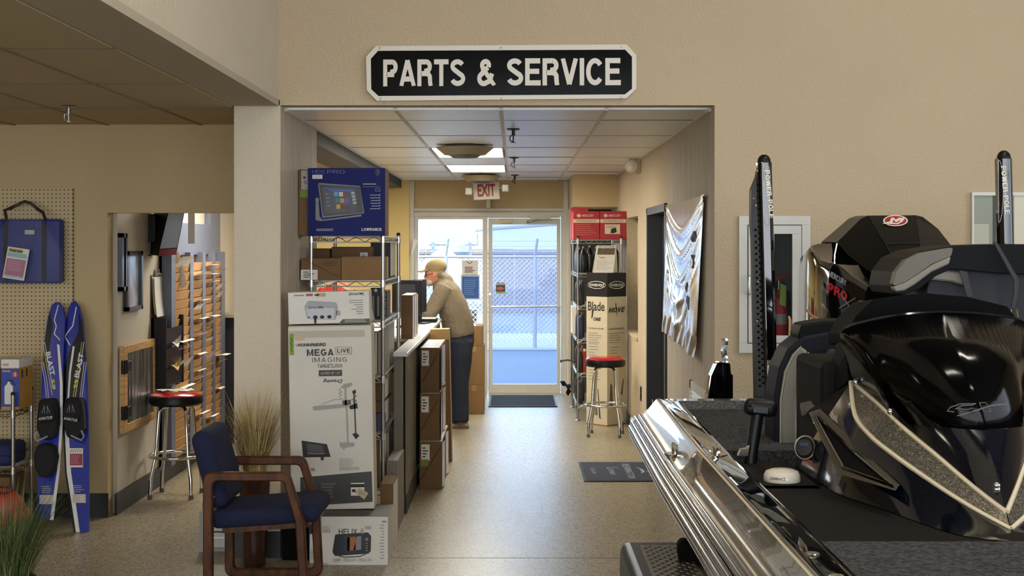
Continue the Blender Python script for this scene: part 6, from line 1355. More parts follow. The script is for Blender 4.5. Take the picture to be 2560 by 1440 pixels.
def band_prof(Y):
    k = recess(Y); d = .030*k
    return [(.047, 1.060), (.055, 1.064-d*.2), (.068, 1.076-d*.9), (.082, 1.090-d*1.25), (.094, 1.104-d*1.1), (.104, 1.118-d*.4), (.110, 1.124)]
for sd in (-1, 1):
    MB().grid(strip([(-.002, 1.0), (.004, .975), (.06, .945), (.22, .80), (.42, .56), (.62, .44), (1.15, .38)], sd)).build('hull_side', FLAKE_HI if sd < 0 else GELK, boat, smooth=True, angle=60)
    for z, dx, r in ((.985, .004, .012), (1.008, .001, .013), (1.030, .008, .012), (1.048, .024, .012), (1.056, .040, .008)):
        MB().tube([((XB-half(Y)+dx) if sd < 0 else (XB+half(Y)-dx), Y, z) for Y in ST[1:]], r, 10).build('rub_rail', RAILM, boat, smooth=True)
    MB().grid(strip(band_prof, sd)).build('gunwale_band', FLAKE, boat, smooth=True, angle=80)
    for dx, z in ((.0475, 1.0615), (.1105, 1.1245)):
        MB().grid(strip([(dx-.004, z), (dx, z+.0012), (dx+.004, z)], sd)).build('pinstripe', CREAM, boat, smooth=True)
    MB().grid(strip([(.113, 1.124), (.122, 1.127), (.130, 1.124), (.15, 1.117), (.19, 1.118), (.205, 1.118), (.209, 1.113), (.209, 1.0)], sd)).build('inner_cap', GELK, boat, smooth=True, angle=60)
# recess end wall and cleats (near side)
X0 = XB-1.15
def cleat(x, y, z, L, ax):
    t_ = MB(); 
    t_.tube([(x, y-L/2, z+.012), (x, y-L/4, z+.022), (x, y+L/4, z+.022), (x, y+L/2, z+.012)], [.005, .009, .009, .005], 8)
    t_.cyl((x, y-L*.15, z-.012), (x, y-L*.15, z+.022), .008).cyl((x, y+L*.15, z-.012), (x, y+L*.15, z+.022), .008)
    c_ = t_.build('cleat', CHROME, boat, smooth=True)
    MB().lathe([(.002, .001), (.034, .001), (.036, -.002), (.03, -.012)], (x, y, z-.002), 20).build('cleat_base', CHROME, c_, smooth=True)
cleat(X0+.066, 4.72, 1.078, .12, 'y'); cleat(X0+.16, 4.40, 1.121, .10, 'y')
MB().lathe([(.001, .003), (.014, .003), (.016, 0)], (X0+.16, 2.98, 1.118), 14).build('snap_button', CHROME_D, boat, smooth=True)
# stern end caps
for sd in (-1, 1):
    pr_ = [(.01, .972), (-.004, 1.0), (.0, 1.05), (.047, 1.06), (.082, 1.09), (.11, 1.124), (.122, 1.127), (.15, 1.117), (.209, 1.118), (.209, .82)]
    h = half(YS); pts = [((XB-h+dx if sd < 0 else XB+h-dx), YS, z) for dx, z in pr_]; MB().prism(pts, (0, .02, 0)).build('stern_cap', FLAKE, boat)
# transom deck strip, rear carpet, cockpit, front deck
hs = half(YS)
rows = [[(x, 5.92+.03*(1-((x-XB)/hs)**2), z) for x in [XB-hs+.2+(2*hs-.4)*i/20 for i in range(21)]] for z in (1.075, 1.118)]
MB().grid(rows).build('transom_face', FLAKE_HI, boat, smooth=True)
MB().grid([[(x, yy+.03*(1-((x-XB)/hs)**2), 1.118) for x in [XB-hs+.2+(2*hs-.4)*i/20 for i in range(21)]] for yy in (5.92, 6.0)]).build('transom_cap', FLAKE_HI, boat)
MB().prism([(XB-hs+.1, 5.97, 1.116), (XB-hs+.1, 5.97, 1.0), (XB-.72, 5.97, .66), (XB, 5.97, .42), (XB+.72, 5.97, .66), (XB+hs-.1, 5.97, 1.0), (XB+hs-.1, 5.97, 1.116)], (0, .05, 0)).build('transom', GELK, boat)
def half_in(Y): return half(Y)-.209
def deck(name, mat, y0, y1, z, th, xl=None):
    ys = [y0+(y1-y0)*i/14 for i in range(15)]
    L = [(XB-half_in(Y) if xl is None else xl, Y, z) for Y in ys]; Rr = [(XB+half_in(Y), Y, z) for Y in ys]
    mb = MB().grid([L, Rr]); mb.grid([[Vector(q)-Vector((0, 0, th)) for q in L], [Vector(q)-Vector((0, 0, th)) for q in Rr]]); mb.add([L[-1], Rr[-1], tuple(Vector(Rr[-1])-Vector((0, 0, th))), tuple(Vector(L[-1])-Vector((0, 0, th)))], [(0, 1, 2, 3)]); mb.add([L[0], Rr[0], tuple(Vector(Rr[0])-Vector((0, 0, th))), tuple(Vector(L[0])-Vector((0, 0, th)))], [(0, 1, 2, 3)])
    return mb.build(name, mat, boat)
deck('front_deck', MATK, -.9, 3.95, 1.098, .05)
deck('front_carpet', CARPET, -.85, 3.175, 1.104, .005)
deck('rear_carpet', CARPET, 4.74, 5.94, 1.082, .2)
deck('cockpit_floor', CARPET, 3.9, 4.75, .62, .05)
MB().box(XB-half_in(4)-.0, XB-half_in(4)+.17, 3.9, 4.38, .62, 1.098).build('side_deck', MATK, boat)
MB().box(XB+half_in(4)-.17, XB+half_in(4), 3.9, 4.38, .62, 1.098).build('side_deck', MATK, boat)
# shift lever
lv = MB().tube([(.725, 4.36, 1.05), (.735, 4.37, 1.13), (.757, 4.39, 1.25)], [.022, .019, .020], 12).build('shift_lever', BLK, boat, smooth=True)
Mh = Matrix.Translation((.765, 4.39, 1.262)) @ Matrix.Rotation(math.radians(6), 4, 'Y')
MB(Mh).rbox(-.052, .052, -.026, .026, -.022, .030, .020, 4).build('grip', BLK, lv, smooth=True); MB(Mh).rbox(-.026, .022, -.031, -.022, -.012, .010, .003).build('trim_switch', m('switch_black', '1d1d22', .3), lv)
for dx in (-.036, .036): MB(Mh).cyl((dx, -.0275, .008), (dx, -.024, .008), .004).build('screw_hole', BLKM, lv)
MB().prism([W(x, y, 4.34) for x, y in ((1846, 1140), (1853, 1124), (1868, 1122), (1874, 1114), (1870, 1140))], (0, .03, 0)).build('lever_trim', CHROME, lv)

# ---------------- console
XC = 1.172
def mir(v): return Vector((XC+(XC-v.x)*1.42, v.y, v.z))
def Wz(px, py, z): Y = (EYE-z)*F/(py-PY); return Vector(((px-PX)/F*Y, Y, z))
B = [Wz(2520, 1360, 1.10), Wz(2430, 1343, 1.10), Wz(2338, 1320, 1.10), Wz(2200, 1270, 1.10), Wz(2100, 1236, 1.10), Wz(2040, 1200, 1.10), Wz(1990, 1165, 1.10)]
Mm = [W(2515, 1323, 3.33), W(2430, 1270, 3.42), W(2338, 1211, 3.53), W(2228, 1133, 3.68), W(2173, 1087, 3.79), W(2137, 1037, 3.92), W(2127, 956, 4.06)]
U = [W(2508, 1281, 3.36), W(2430, 1215, 3.47), W(2338, 1136, 3.60), W(2290, 1097, 3.68), W(2247, 1060, 3.76), W(2195, 1010, 3.90), W(2133, 958, 4.07)]
S = [W(2450, 1074, 3.53), W(2390, 1070, 3.56), W(2320, 1065, 3.64), W(2272, 1058, 3.74), W(2230, 1015, 3.82), W(2180, 940, 3.88), W(2100, 850, 4.04)]
T = [W(2350, 781, 3.86), W(2300, 784, 3.87), W(2250, 789, 3.89), W(2205, 796, 3.92), W(2165, 805, 3.96), W(2125, 815, 4.01), W(2098, 838, 4.06)]
for L_ in (B, Mm, U, S, T): L_[0].x = XC
def smoothrow(a, k=4):                         # resample a polyline with Catmull-Rom
    out = []
    for i in range(len(a)-1):
        p0, p1, p2, p3 = a[max(0, i-1)], a[i], a[i+1], a[min(len(a)-1, i+2)]
        for j in range(k):
            t_ = j/k; out.append(.5*((2*p1)+(p2-p0)*t_+(2*p0-5*p1+4*p2-p3)*t_*t_+(3*p1-p0-3*p2+p3)*t_**3))
    return out+[a[-1]]
def both(rows): return rows, [[mir(v) for v in r] for r in rows]
con = MB()
Bs, Ms_, Us, Ss, Ts = [smoothrow(r) for r in (B, Mm, U, S, T)]
mid = [(a+b)/2+Vector((-.016, -.016, -.012)) for a, b in zip(Bs, Ms_)]
hmid = [(a+b)/2+Vector((-.0, -.006, .010)) for a, b in zip(Us, Ss)]
for rows in both([Bs, mid, Ms_, Us, hmid, Ss]): con.grid(rows)
console = con.build('console', GELN, boat, smooth=True, angle=30)
n_ = Vector((-.0010, -.0016, .0014))
for k, rows in enumerate(both([[v+n_ for v in Ms_], [v+n_ for v in Us]])): MB().grid(rows).build('flake_stripe', FLAKE, console, smooth=True)
for L_ in (Ms_, Us):
    for fn_ in (lambda v: v, mir):
        pts = [fn_(v+n_) for v in L_]; MB().tube(pts, .0065, 6).build('pinstripe', CREAM, console, smooth=True)
WIND = m('smoked_acrylic', '030304', .12, spec=.15)
tmid = [a*.52+b*.48+Vector((0, -.022, .016)) for a, b in zip(Ss, Ts)]
ws_ = MB(); full = [[mir(v) for v in r[::-1]]+r[1:] for r in (Ss, tmid, Ts)]
ws_.grid(full).build('windshield', WIND, console, smooth=True, angle=90, solid=.006)
MB().tube(full[2], .006, 6).build('windshield_edge', m('acrylic_edge', '15151a', .1), console, smooth=True)
for px, py, Y in ((2140, 955, 4.03), (2226, 1029, 3.79), (2492, 1214, 3.42), (2492, 1224, 3.42)): MB().ell(W(px, py, Y-.02), .009, .006, .009, 12, 8).build('screw_head', CHROME_D, console, smooth=True)
# windshield monogram
LOGO = m('logo_grey_line', '5c5d62', .4)
def wp(px, py):                                # point on the windshield front near its foot
    Y = 3.53+(1074-py)/290*.32; return W(px, py, Y-.028)
mb = MB()
for q in ([(2385, 1030), (2368, 1028), (2376, 1018), (2400, 1010), (2440, 1009), (2430, 1013), (2404, 1014), (2388, 1022), (2420, 1024), (2432, 1020)], [(2392, 1040), (2430, 1030), (2470, 1017), (2519, 1010), (2490, 1011), (2455, 1020), (2418, 1034), (2392, 1040)], [(2448, 1007), (2464, 1006), (2478, 1029), (2460, 1030), (2448, 1007)]): mb.tube([wp(*v) for v in q], .0012, 5)
mb.build('monogram', LOGO, console)
# left flank panel with the framed vent and oval light
FL = [W(2004, 1037, 4.36), W(2060, 1003, 4.32), W(2127, 956, 4.07), W(2137, 1037, 3.93), W(2100, 1236, 3.84), W(1990, 1165, 4.28)]
for q_ in (FL, [mir(v) for v in FL]): MB().add(q_, [(0, 1, 2, 3), (0, 3, 4, 5)]).build('side_panel', MATK, console)
SHV = m('grey_vinyl_trim', '4f4a43', .5)
MB().prism([W(2000, 1008, 4.40), W(2048, 996, 4.36), W(2066, 1004, 4.30), W(2045, 1020, 4.28), W(2004, 1030, 4.34)], (0, .0, -.012)).build('dash_corner', SHV, console)
MB().prism([W(2048, 996, 4.37), W(2070, 962, 4.36), W(2090, 862, 4.24), W(2104, 832, 4.22), W(2112, 880, 4.10), W(2120, 950, 4.08), W(2066, 1004, 4.30)], (.01, .03, 0)).build('dash_wing', MATK, console)
import numpy as _np
_A = _np.linalg.solve(_np.array([[1, 2045, 1046], [1, 2098, 1160], [1, 2226, 1212]], float), _np.array([4.06, 3.79, 3.555]))
def fp(px, py): return W(px, py, float(_A[0]+_A[1]*px+_A[2]*py))
TRI = [(2043, 1044), (2140, 1136), (2230, 1214), (2108, 1168)]
MB().tube([fp(*q) for q in TRI], .0055, 8, closed=True).build('vent_frame', RAILM, console, smooth=True)
MB().add([fp(x, y)+Vector((.002, .010, 0)) for x, y in TRI], [(0, 1, 2, 3)]).build('vent_mesh', BLKM, console)
OUTR = [(2026, 1034), (2046, 1026), (2148, 1120), (2246, 1210), (2240, 1226), (2100, 1184)]
ring_prism(MB(), [(2022, 1032), (2052, 1022), (2150, 1118), (2250, 1212), (2240, 1228), (2096, 1186)], [(2040, 1042), (2048, 1042), (2141, 1134), (2232, 1215), (2228, 1218), (2106, 1171)], lambda q: fp(q[0], q[1])+Vector((0, .004, 0)), (.012, .03, -.004)).build('vent_surround', GELK, console, bevel=.004, smooth=True)
c_ = W(2017, 1120, 4.17); Ml = Matrix.Translation(c_) @ Matrix.Rotation(math.radians(-34), 4, 'Z') @ Matrix.Rotation(math.radians(-12), 4, 'X')
MB(Ml).lathe([(.001, -.022), (.024, -.021), (.031, -.012), (.031, .02)], (0, 0, 0), 24, 'y').build('speaker', m('speaker_grille', '2a2a2c', .35, .3, bump=(300, .5, .004)), console, smooth=True)
MB(Ml).tube([(.031*math.cos(2*PI*i/28), -.013, .034*math.sin(2*PI*i/28)) for i in range(28)], .0035, 6, closed=True).build('speaker_ring', CHROME_D, console, smooth=True)
MB(Ml).box(-.014, .014, -.0238, -.0232, .004, .014).build('speaker_badge', m('badge_blue_grey', '3a4258', .4), console)
MB().box(.92, 1.42, 4.22, 4.62, 1.0, 1.42).build('dashboard', MATK, console, bevel=.02)
MB().prism([W(x, y, 4.10) for x, y in round_poly([(2118, 830), (2140, 790), (2184, 748), (2250, 738), (2317, 733), (2420, 742), (2519, 766), (2545, 800), (2545, 860), (2118, 860)], 8, 3)], (0, .25, -.02)).build('dash_hood', m('dash_hood_black', '050506', .7, spec=.08), console, bevel=.012, smooth=True)
# right bright strip: grab rail of the windshield
MB().tube([W(2535, 776, 4.2), W(2543, 830, 4.1), W(2540, 860, 4.05), W(2556, 905, 4.0)], .010, 8).build('grab_rail', CHROME, console, smooth=True)

# ---------------- seats
VK = m('black_seat_vinyl', '0d0e11', .55, spec=.12, bump=(350, .2, .002)); VG = m('grey_seat_vinyl', '7a766b', .5, bump=(200, .15, .002)); VD = m('charcoal_seat_vinyl', '1b1d24', .55, spec=.12, bump=(350, .2, .002)); VSTR = m('seat_strap', '0c0c0d', .5)
seat = MB().prism([W(x, y, 4.95) for x, y in round_poly([(1936, 1160), (1936, 990), (1948, 920), (1970, 872), (2010, 840), (2100, 826), (2200, 840), (2230, 1160)], 20, 4)], (0, .20, 0)).build('driver_seat', VD, boat, bevel=.03, seg=3, smooth=True)
MB().prism([W(x, y, 4.96) for x, y in round_poly([(1996, 838), (2004, 812), (2060, 802), (2160, 800), (2200, 830), (2120, 890), (2040, 960), (2020, 930)], 14, 4)], (0, .16, 0)).build('headrest', VK, seat, bevel=.025, seg=3, smooth=True)
MB().prism([W(x, y, 4.925) for x, y in ((1950, 1160), (1951, 1000), (1962, 930), (1982, 888), (2003, 866), (2022, 880), (2002, 925), (1992, 990), (1990, 1050), (1988, 1160))], (0, .03, 0)).build('side_bolster', VG, seat, bevel=.010, seg=3, smooth=True)
MB().prism([W(x, y, 4.91) for x, y in round_poly([(2030, 1000), (2040, 915), (2080, 870), (2120, 900), (2060, 1000)], 8, 3)], (0, .03, 0)).build('back_panel', m('blue_grey_vinyl', '30343f', .5), seat, bevel=.008, smooth=True)
MB().tube([W(x, y, 4.92) for x, y in ((1988, 1160), (1990, 1050), (1992, 990), (2002, 925), (2022, 880))], .002, 5).tube([W(x, y, 4.92) for x, y in ((1951, 1160), (1952, 1000), (1963, 930), (1983, 888), (2003, 866))], .002, 5).build('stitching', m('pale_stitch', 'a9a493', .6), seat)
# folded rear seat
Yb = 5.3
VSL = m('slate_seat_vinyl', '35363b', .55, spec=.12, bump=(350, .2, .002))
rs = MB().prism([W(x, y, Yb) for x, y in round_poly([(2300, 880), (2316, 730), (2326, 690), (2360, 668), (2420, 668), (2500, 676), (2620, 680), (2700, 880)], 10, 4)], (0, .32, 0)).build('rear_seat', VSL, boat, bevel=.03, seg=3, smooth=True)
MB().prism([W(x, y, Yb-.03) for x, y in ((2318, 700), (2326, 684), (2350, 674), (2400, 680), (2420, 688), (2422, 718), (2380, 705), (2330, 700))], (0, .05, 0)).build('seat_band', VG, rs, bevel=.008, smooth=True)
MB().prism([W(x, y, Yb-.05) for x, y in round_poly([(2229, 716), (2236, 680), (2262, 646), (2300, 628), (2384, 614), (2520, 610), (2700, 612), (2700, 690), (2500, 684), (2380, 672), (2340, 690), (2300, 722), (2262, 737), (2236, 736)], 9, 3)], (0, .34, 0)).build('seat_back', VK, rs, bevel=.03, seg=3, smooth=True)
MB().prism([W(x, y, Yb-.085) for x, y in round_poly([(2232, 712), (2240, 680), (2264, 650), (2300, 632), (2384, 618), (2378, 640), (2330, 660), (2290, 688), (2262, 706), (2240, 714)], 6, 3)], (0, .05, 0)).build('back_bolster', m('taupe_seat_vinyl', '5f5a50', .5, bump=(200, .15, .002)), rs, bevel=.01, smooth=True)
MB().prism([W(x, y, Yb-.09) for x, y in ((2231, 718), (2242, 714), (2264, 706), (2292, 688), (2332, 661), (2378, 641), (2374, 660), (2330, 680), (2290, 710), (2262, 727), (2240, 730))], (0, .04, 0)).build('bolster_stripe', VG, rs, bevel=.006, smooth=True)
MB().prism([W(x, y, Yb-.1) for x, y in ((2483, 604), (2492, 604), (2548, 700), (2546, 730), (2536, 772), (2528, 772), (2535, 730), (2535, 700))], (0, .006, 0)).build('strap', VSTR, rs)
MB().prism([W(x, y, Yb-.06) for x, y in ((2398, 675), (2418, 680), (2432, 740), (2418, 742))], (0, .006, 0)).build('strap', VSTR, rs)
MB().rbox(W(2335, 700, Yb).x, W(2680, 700, Yb).x, Yb+.02, Yb+.32, 1.083, 1.45, .02, 3).build('seat_base', VK, rs, smooth=True)
# white antenna puck on the side deck
pk = Wz(1955, 1202, 1.098)
t = thing('antenna_puck', 'small white round antenna puck on the boat side deck', 'antenna', pk)
MB().lathe([(.001, .036), (.030, .034), (.046, .028), (.0515, .018), (.053, .004), (.052, 0)], pk, 36).build('dome', m('white_gloss_plastic', 'd9d2c4', .2, coat=.4), t, smooth=True)
mb = MB()
vs, fs = textmesh('LOWRANCE', .02); vv = []
for x, y in vs: a = -PI/2-.42+.0+(x-.5)*.85; vv.append(pk+Vector((.0528*math.cos(a), .0528*math.sin(a), .009+y*.008)))
mb.add(vv, fs).build('lettering', INK, t)

# ================================================================== outboard motor
MK = m('motor_satin_black', '0b0a0c', .35, spec=.3); MG_ = m('motor_gloss_black', '060608', .06, coat=.8); MRED = m('badge_red', 'a81f2c', .35)
ob = thing('outboard_motor', 'big black outboard motor with a red and white badge', 'motor', (1.66, 6.6, .4))
def sec(Y, zt, zs, zb, wt, wsx, wb, xc=1.672): return [Vector(p_) for p_ in ((xc-wb, Y, zb), (xc-wsx*1.03, Y, (zs+zb)/2), (xc-wsx, Y, zs), (xc-(wsx+wt)/2-.012, Y, (zs+zt)/2+.02), (xc-wt, Y, zt), (xc, Y, zt+.012), (xc+wt, Y, zt), (xc+(wsx+wt)/2+.012, Y, (zs+zt)/2+.02), (xc+wsx, Y, zs), (xc+wsx*1.03, Y, (zs+zb)/2), (xc+wb, Y, zb))]
Q = {k: W(*v) for k, v in dict(a=(2171, 539, 6.56), b=(2289, 538, 6.56), c=(2153, 546, 6.56), d=(2092, 606, 6.50), e=(2307, 542, 6.56), f=(2346, 573, 6.54), g=(2378, 614, 6.50), h=(2120, 637, 6.40), i=(2163, 672, 6.28), j=(2200, 693, 6.20), k=(2234, 714, 6.13), q=(2214, 610, 6.33), r=(2300, 609, 6.33), s=(2240, 662, 6.20), t=(2304, 662, 6.20), l=(2306, 716, 6.13), m=(2345, 690, 6.24), n=(2370, 650, 6.38), u=(2320, 560, 6.50)).items()}
names = list(Q); bkn = ['d', 'c', 'a', 'b', 'e', 'f', 'g']
vs_ = [Q[k] for k in names]; ix = {k: i for i, k in enumerate(names)}
mid_ = len(vs_); vs_ += [Vector((1.672+(Q[k].x-1.672)*1.02, 6.80, Q[k].z+.004)) for k in bkn]; end_ = len(vs_); vs_ += [Vector((1.672+(Q[k].x-1.672)*.82, 7.08, 1.60+(Q[k].z-1.60)*.72)) for k in bkn]
fs_ = [[ix[k] for k in f_] for f_ in ('abrq', 'qrts', 'stlk', 'caq', 'cqh', 'cdh'[::-1] if False else 'dch', 'qih'[::-1] if False else 'hqi', 'qsi', 'isj', 'jsk', 'bef', 'bfr', 'fgn', 'fnr', 'rnm', 'rmt', 'tml')]
for i in range(6): fs_ += [[ix[bkn[i]], ix[bkn[i+1]], mid_+i+1, mid_+i], [mid_+i, mid_+i+1, end_+i+1, end_+i]]
fs_ += [[end_+i for i in range(7)]]
cap_ob = MB().add(vs_, fs_).build('top_cowl', MK, ob, smooth=True, angle=12)
low = [sec(6.20, 1.585, 1.56, .95, .08, .13, .12), sec(6.32, 1.68, 1.655, .95, .2, .262, .22), sec(6.44, 1.70, 1.67, .95, .24, .284, .25), sec(6.6, 1.78, 1.72, .95, .25, .293, .27), sec(6.9, 1.72, 1.66, .95, .24, .28, .26), sec(7.04, 1.6, 1.55, 1.0, .2, .22, .2)]
MB().loft(low).build('side_cowl', MG_, ob, smooth=True, angle=28)
MB().loft([[Vector((1.672+sx*w_, y, z)) for sx, y in ((-1, 6.35), (1, 6.35), (1, 6.8), (-1, 6.8))] for z, w_ in ((.97, .14), (.55, .06), (.3, .05))]).build('midsection', MG_, ob)
MB().box(1.52, 1.82, 6.03, 6.4, .75, 1.05).build('mount_bracket', MK, ob, bevel=.02)
MB().ell((1.672, 6.65, .36), .055, .30, .06, 16, 10).build('gearcase', MG_, ob, smooth=True); MB().prism([(1.67, 6.5, .34), (1.67, 6.75, .34), (1.67, 6.72, .14), (1.67, 6.6, .12)], (.012, 0, 0)).build('skeg', MG_, ob)
for k in range(4):
    a = k*PI/2+.4; c_ = Vector((1.672, 6.95, .36)); MB().prism([c_+Vector((.03*math.cos(a), 0, .03*math.sin(a))), c_+Vector((.15*math.cos(a-.4), -.03, .15*math.sin(a-.4))), c_+Vector((.18*math.cos(a), 0, .18*math.sin(a))), c_+Vector((.14*math.cos(a+.45), .03, .14*math.sin(a+.45)))], (0, .006, 0)).build('propeller_blade', CHROME_D, ob)
# panel grooves on the sloping face
GRV = m('groove_black', '020202', .6)
def cp_(px, py):                                # point on the sloping front of the cap
    z_guess = None; Y = 6.56-min(max(0.0, py-539), 71)/71*.23-max(0, py-610)/52*.13; return W(px, py, Y-.004)
for q in ([(2171, 540), (2192, 574), (2214, 610), (2240, 661)], [(2289, 540), (2295, 575), (2300, 609), (2304, 661)], [(2214, 609), (2260, 608), (2300, 608)]): MB().tube([cp_(*v) for v in q], .003, 6).build('panel_groove', GRV, ob)
# badge
p = Print(ob, 6.262)
class SlopeP(Print):
    def P(s, x, y, lay=1): return cp_(x, y)+Vector((0, -.0012*lay-.004, .0005*lay))
p = SlopeP(ob, 0)
p.ell('badge_rim', WHITE, 2238, 552, 31, 14, 1, 32); p.ell('badge_disc', MRED, 2238, 552, 27, 11.5, 2, 32)
p.poly('badge_m', WHITE, [(2222, 557), (2227, 545), (2234, 545), (2238, 550), (2246, 545), (2254, 545), (2262, 543), (2254, 557), (2247, 557), (2249, 550), (2242, 556), (2237, 556), (2233, 550), (2230, 557)], 3)
p.poly('badge_swoosh', WHITE, [(2204, 560), (2220, 555), (2240, 559), (2264, 548), (2244, 562), (2224, 561)], 4); p.done()
# side lettering
class SideP(Print):
    def P(s, x, y, lay=1):
        Y = 6.315-(x-2076)/44*.055; v = W(x, y, Y); return v+Vector((-.008-.0012*lay, -.012-.001*lay, 0))
p = SideP(ob, 0)
def sidetxt(nm, mt, s, a, b, h, w_=.18, lay=2):
    o_ = p.P(*a, lay); u_ = p.P(*b, lay)-o_; v_ = p.P(a[0], a[1]-h, lay)-o_; strokes(p.mb(nm, mt), s, o_, u_, v_, w_, .08, .1)
sidetxt('lettering_brand', SIL, 'MERCURY', (2076, 690), (2120, 716), 15)
sidetxt('lettering_pro', MRED, 'PRO', (2073, 728), (2122, 756), 25, .24); sidetxt('lettering_xs', GREYI, 'XS', (2100, 770), (2186, 800), 40, .05); p.done()
MB().tube([W(2093, 608, 6.50), W(2078, 680, 6.5), W(2068, 760, 6.5), W(2065, 830, 6.5)], .005, 6).build('chrome_edge', CHROME, ob, smooth=True)

# ================================================================== shallow-water anchor poles
def anchor(label, px, pyt, Y, face):
    x = (px-PX)/F*Y; zt = EYE-(pyt-PY)/F*Y; zb = 1.0
    t = thing('anchor_pole', label, 'anchor', (x, Y, zb), 'folded anchor poles on the transom')
    r = .031
    MB().loft([[Vector((x+dx+.030*(1-(z-zb)/(zt-zb)), Y+dy, z)) for dx, dy in ((-r, .03), (-r, -.015), (-r*.55, -.032), (r*.55, -.032), (r, -.015), (r, .03))] for z in (zb, zt-.03)]).build('outer_arm', BLKG, t, bevel=.004)
    MB().ell((x, Y-.002, zt-.03), r*.95, .03, .034, 18, 10).build('end_knob', BLK, t, smooth=True)
    if face < 0:
        pl_ = MB().prism([(x-.036, Y-.012, zb), (x+.005, Y-.022, zb), (x-.028, Y-.022, zt-.06), (x-.036, Y-.014, zt-.10), (x-.056, Y-.010, zt-.15), (x-.057, Y-.010, zt-.29), (x-.052, Y-.012, zt-.36)], (.0, .06, 0)).build('side_plate', m('anchor_plate', '0d0d0f', .5), t)
        for k in range(34):
            for c2 in (0, 1): MB().lathe([(.001, -.0015), (.005, -.0015), (.006, 0)], (x-.031-.014*c2+.024*k/34, Y-.0225, zt-.13-k*.026-(.013 if c2 else 0)), 8, 'y').build('rivet_hole', BLKM, pl_) if k % 1 == 0 and not (c2 and k < 7) else None
        for k, (dx, dz) in enumerate(((-.034, -.07), (-.050, -.19), (-.040, -.22), (-.030, -.55), (-.034, -.72))): MB().ell((x+dx, Y-.024, zt+dz), .006, .005, .006, 10, 6).build('bolt', m('anchor_bolt', '8f8666', .4, .7), t, smooth=True)
    class AP(Print):
        def P(s, xx, yy, lay=1): return W(xx, yy, Y-.0335)+Vector((0, -.001*lay, 0))
    p = AP(t, 0); cx = px+(6 if face < 0 else -2)
    pts = [(cx+(2 if face < 0 else -10)+11*math.cos(a)+(0), pyt+100+78*math.sin(a)) for a in [2*PI*i/24 for i in range(24)]]
    p.line('decal_oval', SIL, [(min(max(x_, px-13), px+15), y_) for x_, y_ in pts], 1.3, 1, True)
    o_ = p.P(cx-5, pyt+38, 2); u_ = p.P(cx+(7 if face < 0 else 5), pyt+158, 2)-o_; v_ = p.P(cx+7, pyt+37, 2)-o_; strokes(p.mb('lettering', WHITE), 'POWER-POLE', o_, u_, v_, .2, .1)
    p.done()
    MB().box(x-.07, x+.07, 6.021, Y+.06, .75, zb+.02).build('mount', BLK, t)
    return t
t = anchor('black folded anchor pole with a perforated side plate, left of the motor', 1910, 388, 6.12, -1)
a, b = W(1918, 965, 6.08), W(1948, 900, 6.08)
MB().box(a.x, b.x, 6.078, 6.08, a.z, b.z).build('caution_label', WHITE, t)
p = Print(t, 6.077); p.rect('label_head', INK, 1919, 900, 1948, 913); p.text('label_text', SKY, 'CAUTION', 1921, 902, 1946, 911, .02, 2); p.bars('label_lines', GREYI, 1921, 918, 1945, 8, 5.6, 1.8, 2); p.done()
anchor('black folded anchor pole right of the motor before the framed panel', 2509, 378, 6.12, 1)
# loose straps by the cabinet
for k, (q, lb) in enumerate((([(1972, 790), (1975, 800), (1974, 850), (1982, 870), (1986, 890)], 'curled copper strap end between pole and seat'), ([(2014, 772), (2030, 790), (2055, 803)], 'short copper strap end left of the motor'))):
    tag(MB().tube([W(x, y, 5.6) for x, y in q], [.004]+[.006]*(len(q)-2)+[.004], 6).build('copper_strap', m('copper_strap', 'a87a58', .4, .3), smooth=True), lb, 'strap', 'copper straps')
# black fin with a foil packet behind the transom
t = thing('trim_tab_display', 'glossy black fin with a bright edge standing behind the transom', 'fin', W(1795, 1005, 6.6))
MB().prism([W(x, y, 6.6) for x, y in ((1769, 1030), (1770, 985), (1776, 940), (1790, 908), (1800, 905), (1826, 908), (1828, 935), (1833, 937), (1833, 1250), (1769, 1250))], (0, .08, 0)).build('fin_body', MG_, t, bevel=.006)
MB().tube([W(x, y, 6.595) for x, y in ((1769, 1020), (1771, 985), (1777, 940), (1791, 909))], .004, 6).build('bright_edge', CHROME, t, smooth=True)
MB().grid([[W(1804+9*u_+2*math.sin(v_*9), 846+v_*62, 6.62+.01*math.sin(u_*3+v_*14)) for u_ in (0, .5, 1, 1.6)] for v_ in [i/10 for i in range(11)]]).build('foil_packet', m('packet_foil', 'c9ccd0', .2, .8), t, smooth=True)

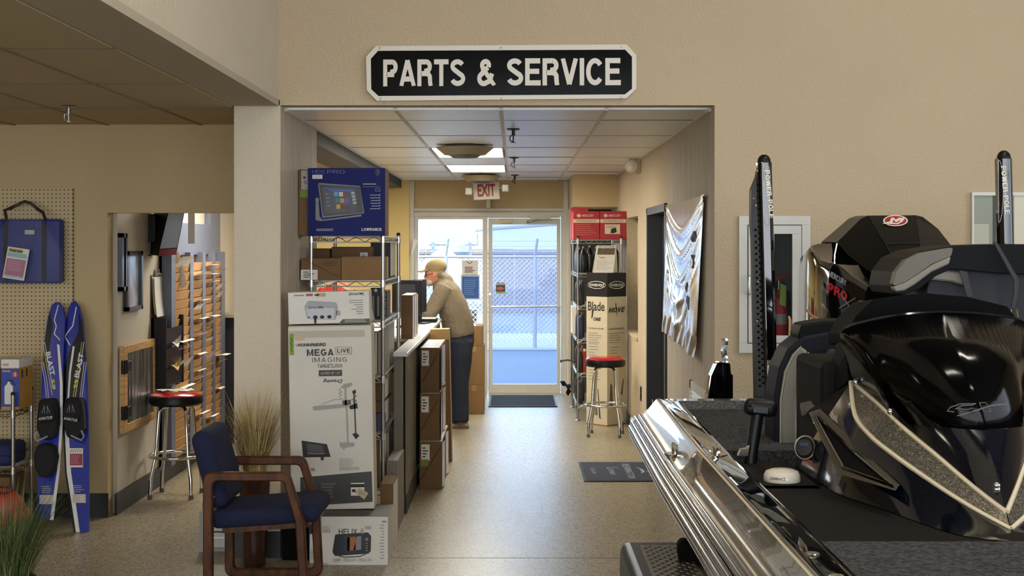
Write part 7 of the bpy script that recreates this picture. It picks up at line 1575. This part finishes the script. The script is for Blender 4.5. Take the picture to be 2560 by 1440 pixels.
# ================================================================== trailer
tr_ = thing('boat_trailer', 'black boat trailer with a tread-plate fender under the boat', 'trailer', (XB, 3.4, 0))
TBK = m('trailer_black', '16161a', .4, bump=(250, .3, .003)); TREAD = m('tread_plate', 'a5a29a', .25, .9)
x0, x1 = .372, .66
prof = round_poly([(5.02, .42), (5.02, .735), (3.3, .735), (3.3, .42)], .12, 5)
MB().prism([(x0, y, z) for y, z in prof], (x1-x0, 0, 0)).build('fender', TBK, tr_, bevel=.03, seg=3, smooth=True)
tp = MB().box(x0+.062, x1-.07, 3.5, 4.86, .735, .738).build('step_plate', TREAD, tr_)
src = None
for i in range(46):
    for j in range(9):
        if src is None: src = MB()
        cx_, cy_ = x0+.075+j*.0165, 4.83-i*.0282; a = .7 if (i+j) % 2 else -.7
        d = Vector((math.cos(a), math.sin(a), 0))*.011; n2 = Vector((-d.y, d.x, 0))*.28; c_ = Vector((cx_, cy_, .738))
        src.add([c_-d, c_+n2, c_+d, c_-n2, c_+Vector((0, 0, .003))], [(0, 1, 4), (1, 2, 4), (2, 3, 4), (3, 0, 4)])
o = src.build('tread_lugs', TREAD, tp); o['kind'] = 'stuff'
for Y in (3.8, 4.6):
    for xx in (.42, 2.6): 
        wv = MB().lathe([(.16, 0), (.27, .01), (.30, .04), (.30, .16), (.27, .19), (.16, .2)], (xx, Y, .30), 28, 'x').build('tyre', BLKM, tr_, smooth=True); MB().lathe([(.02, .01), (.16, .01), (.16, .19), (.02, .19)], (xx, Y, .30), 24, 'x').build('rim', CHROME_D, wv)
MB().box(.75, .85, 1.0, 5.8, .30, .40).build('frame_rail', TBK, tr_); MB().box(2.39, 2.49, 1.0, 5.8, .30, .40).build('frame_rail', TBK, tr_)
for Y in (1.6, 3.3, 5.0, 5.7): MB().box(.75, 2.49, Y, Y+.08, .22, .32).build('cross_member', TBK, tr_)
MB().box(1.57, 1.67, -2.2, 1.6, .30, .40).build('tongue', TBK, tr_)
for xx in (.95, 2.2): MB().box(xx, xx+.09, 2.0, 5.6, .32, .38).build('bunk', CARPET, tr_)
MB().prism([W(x, y, 4.6) for x, y in ((1705, 1440), (1694, 1370), (1702, 1352), (1722, 1352), (1790, 1440))], (0, .06, 0)).build('guide_pad', BLKM, tr_, bevel=.01)
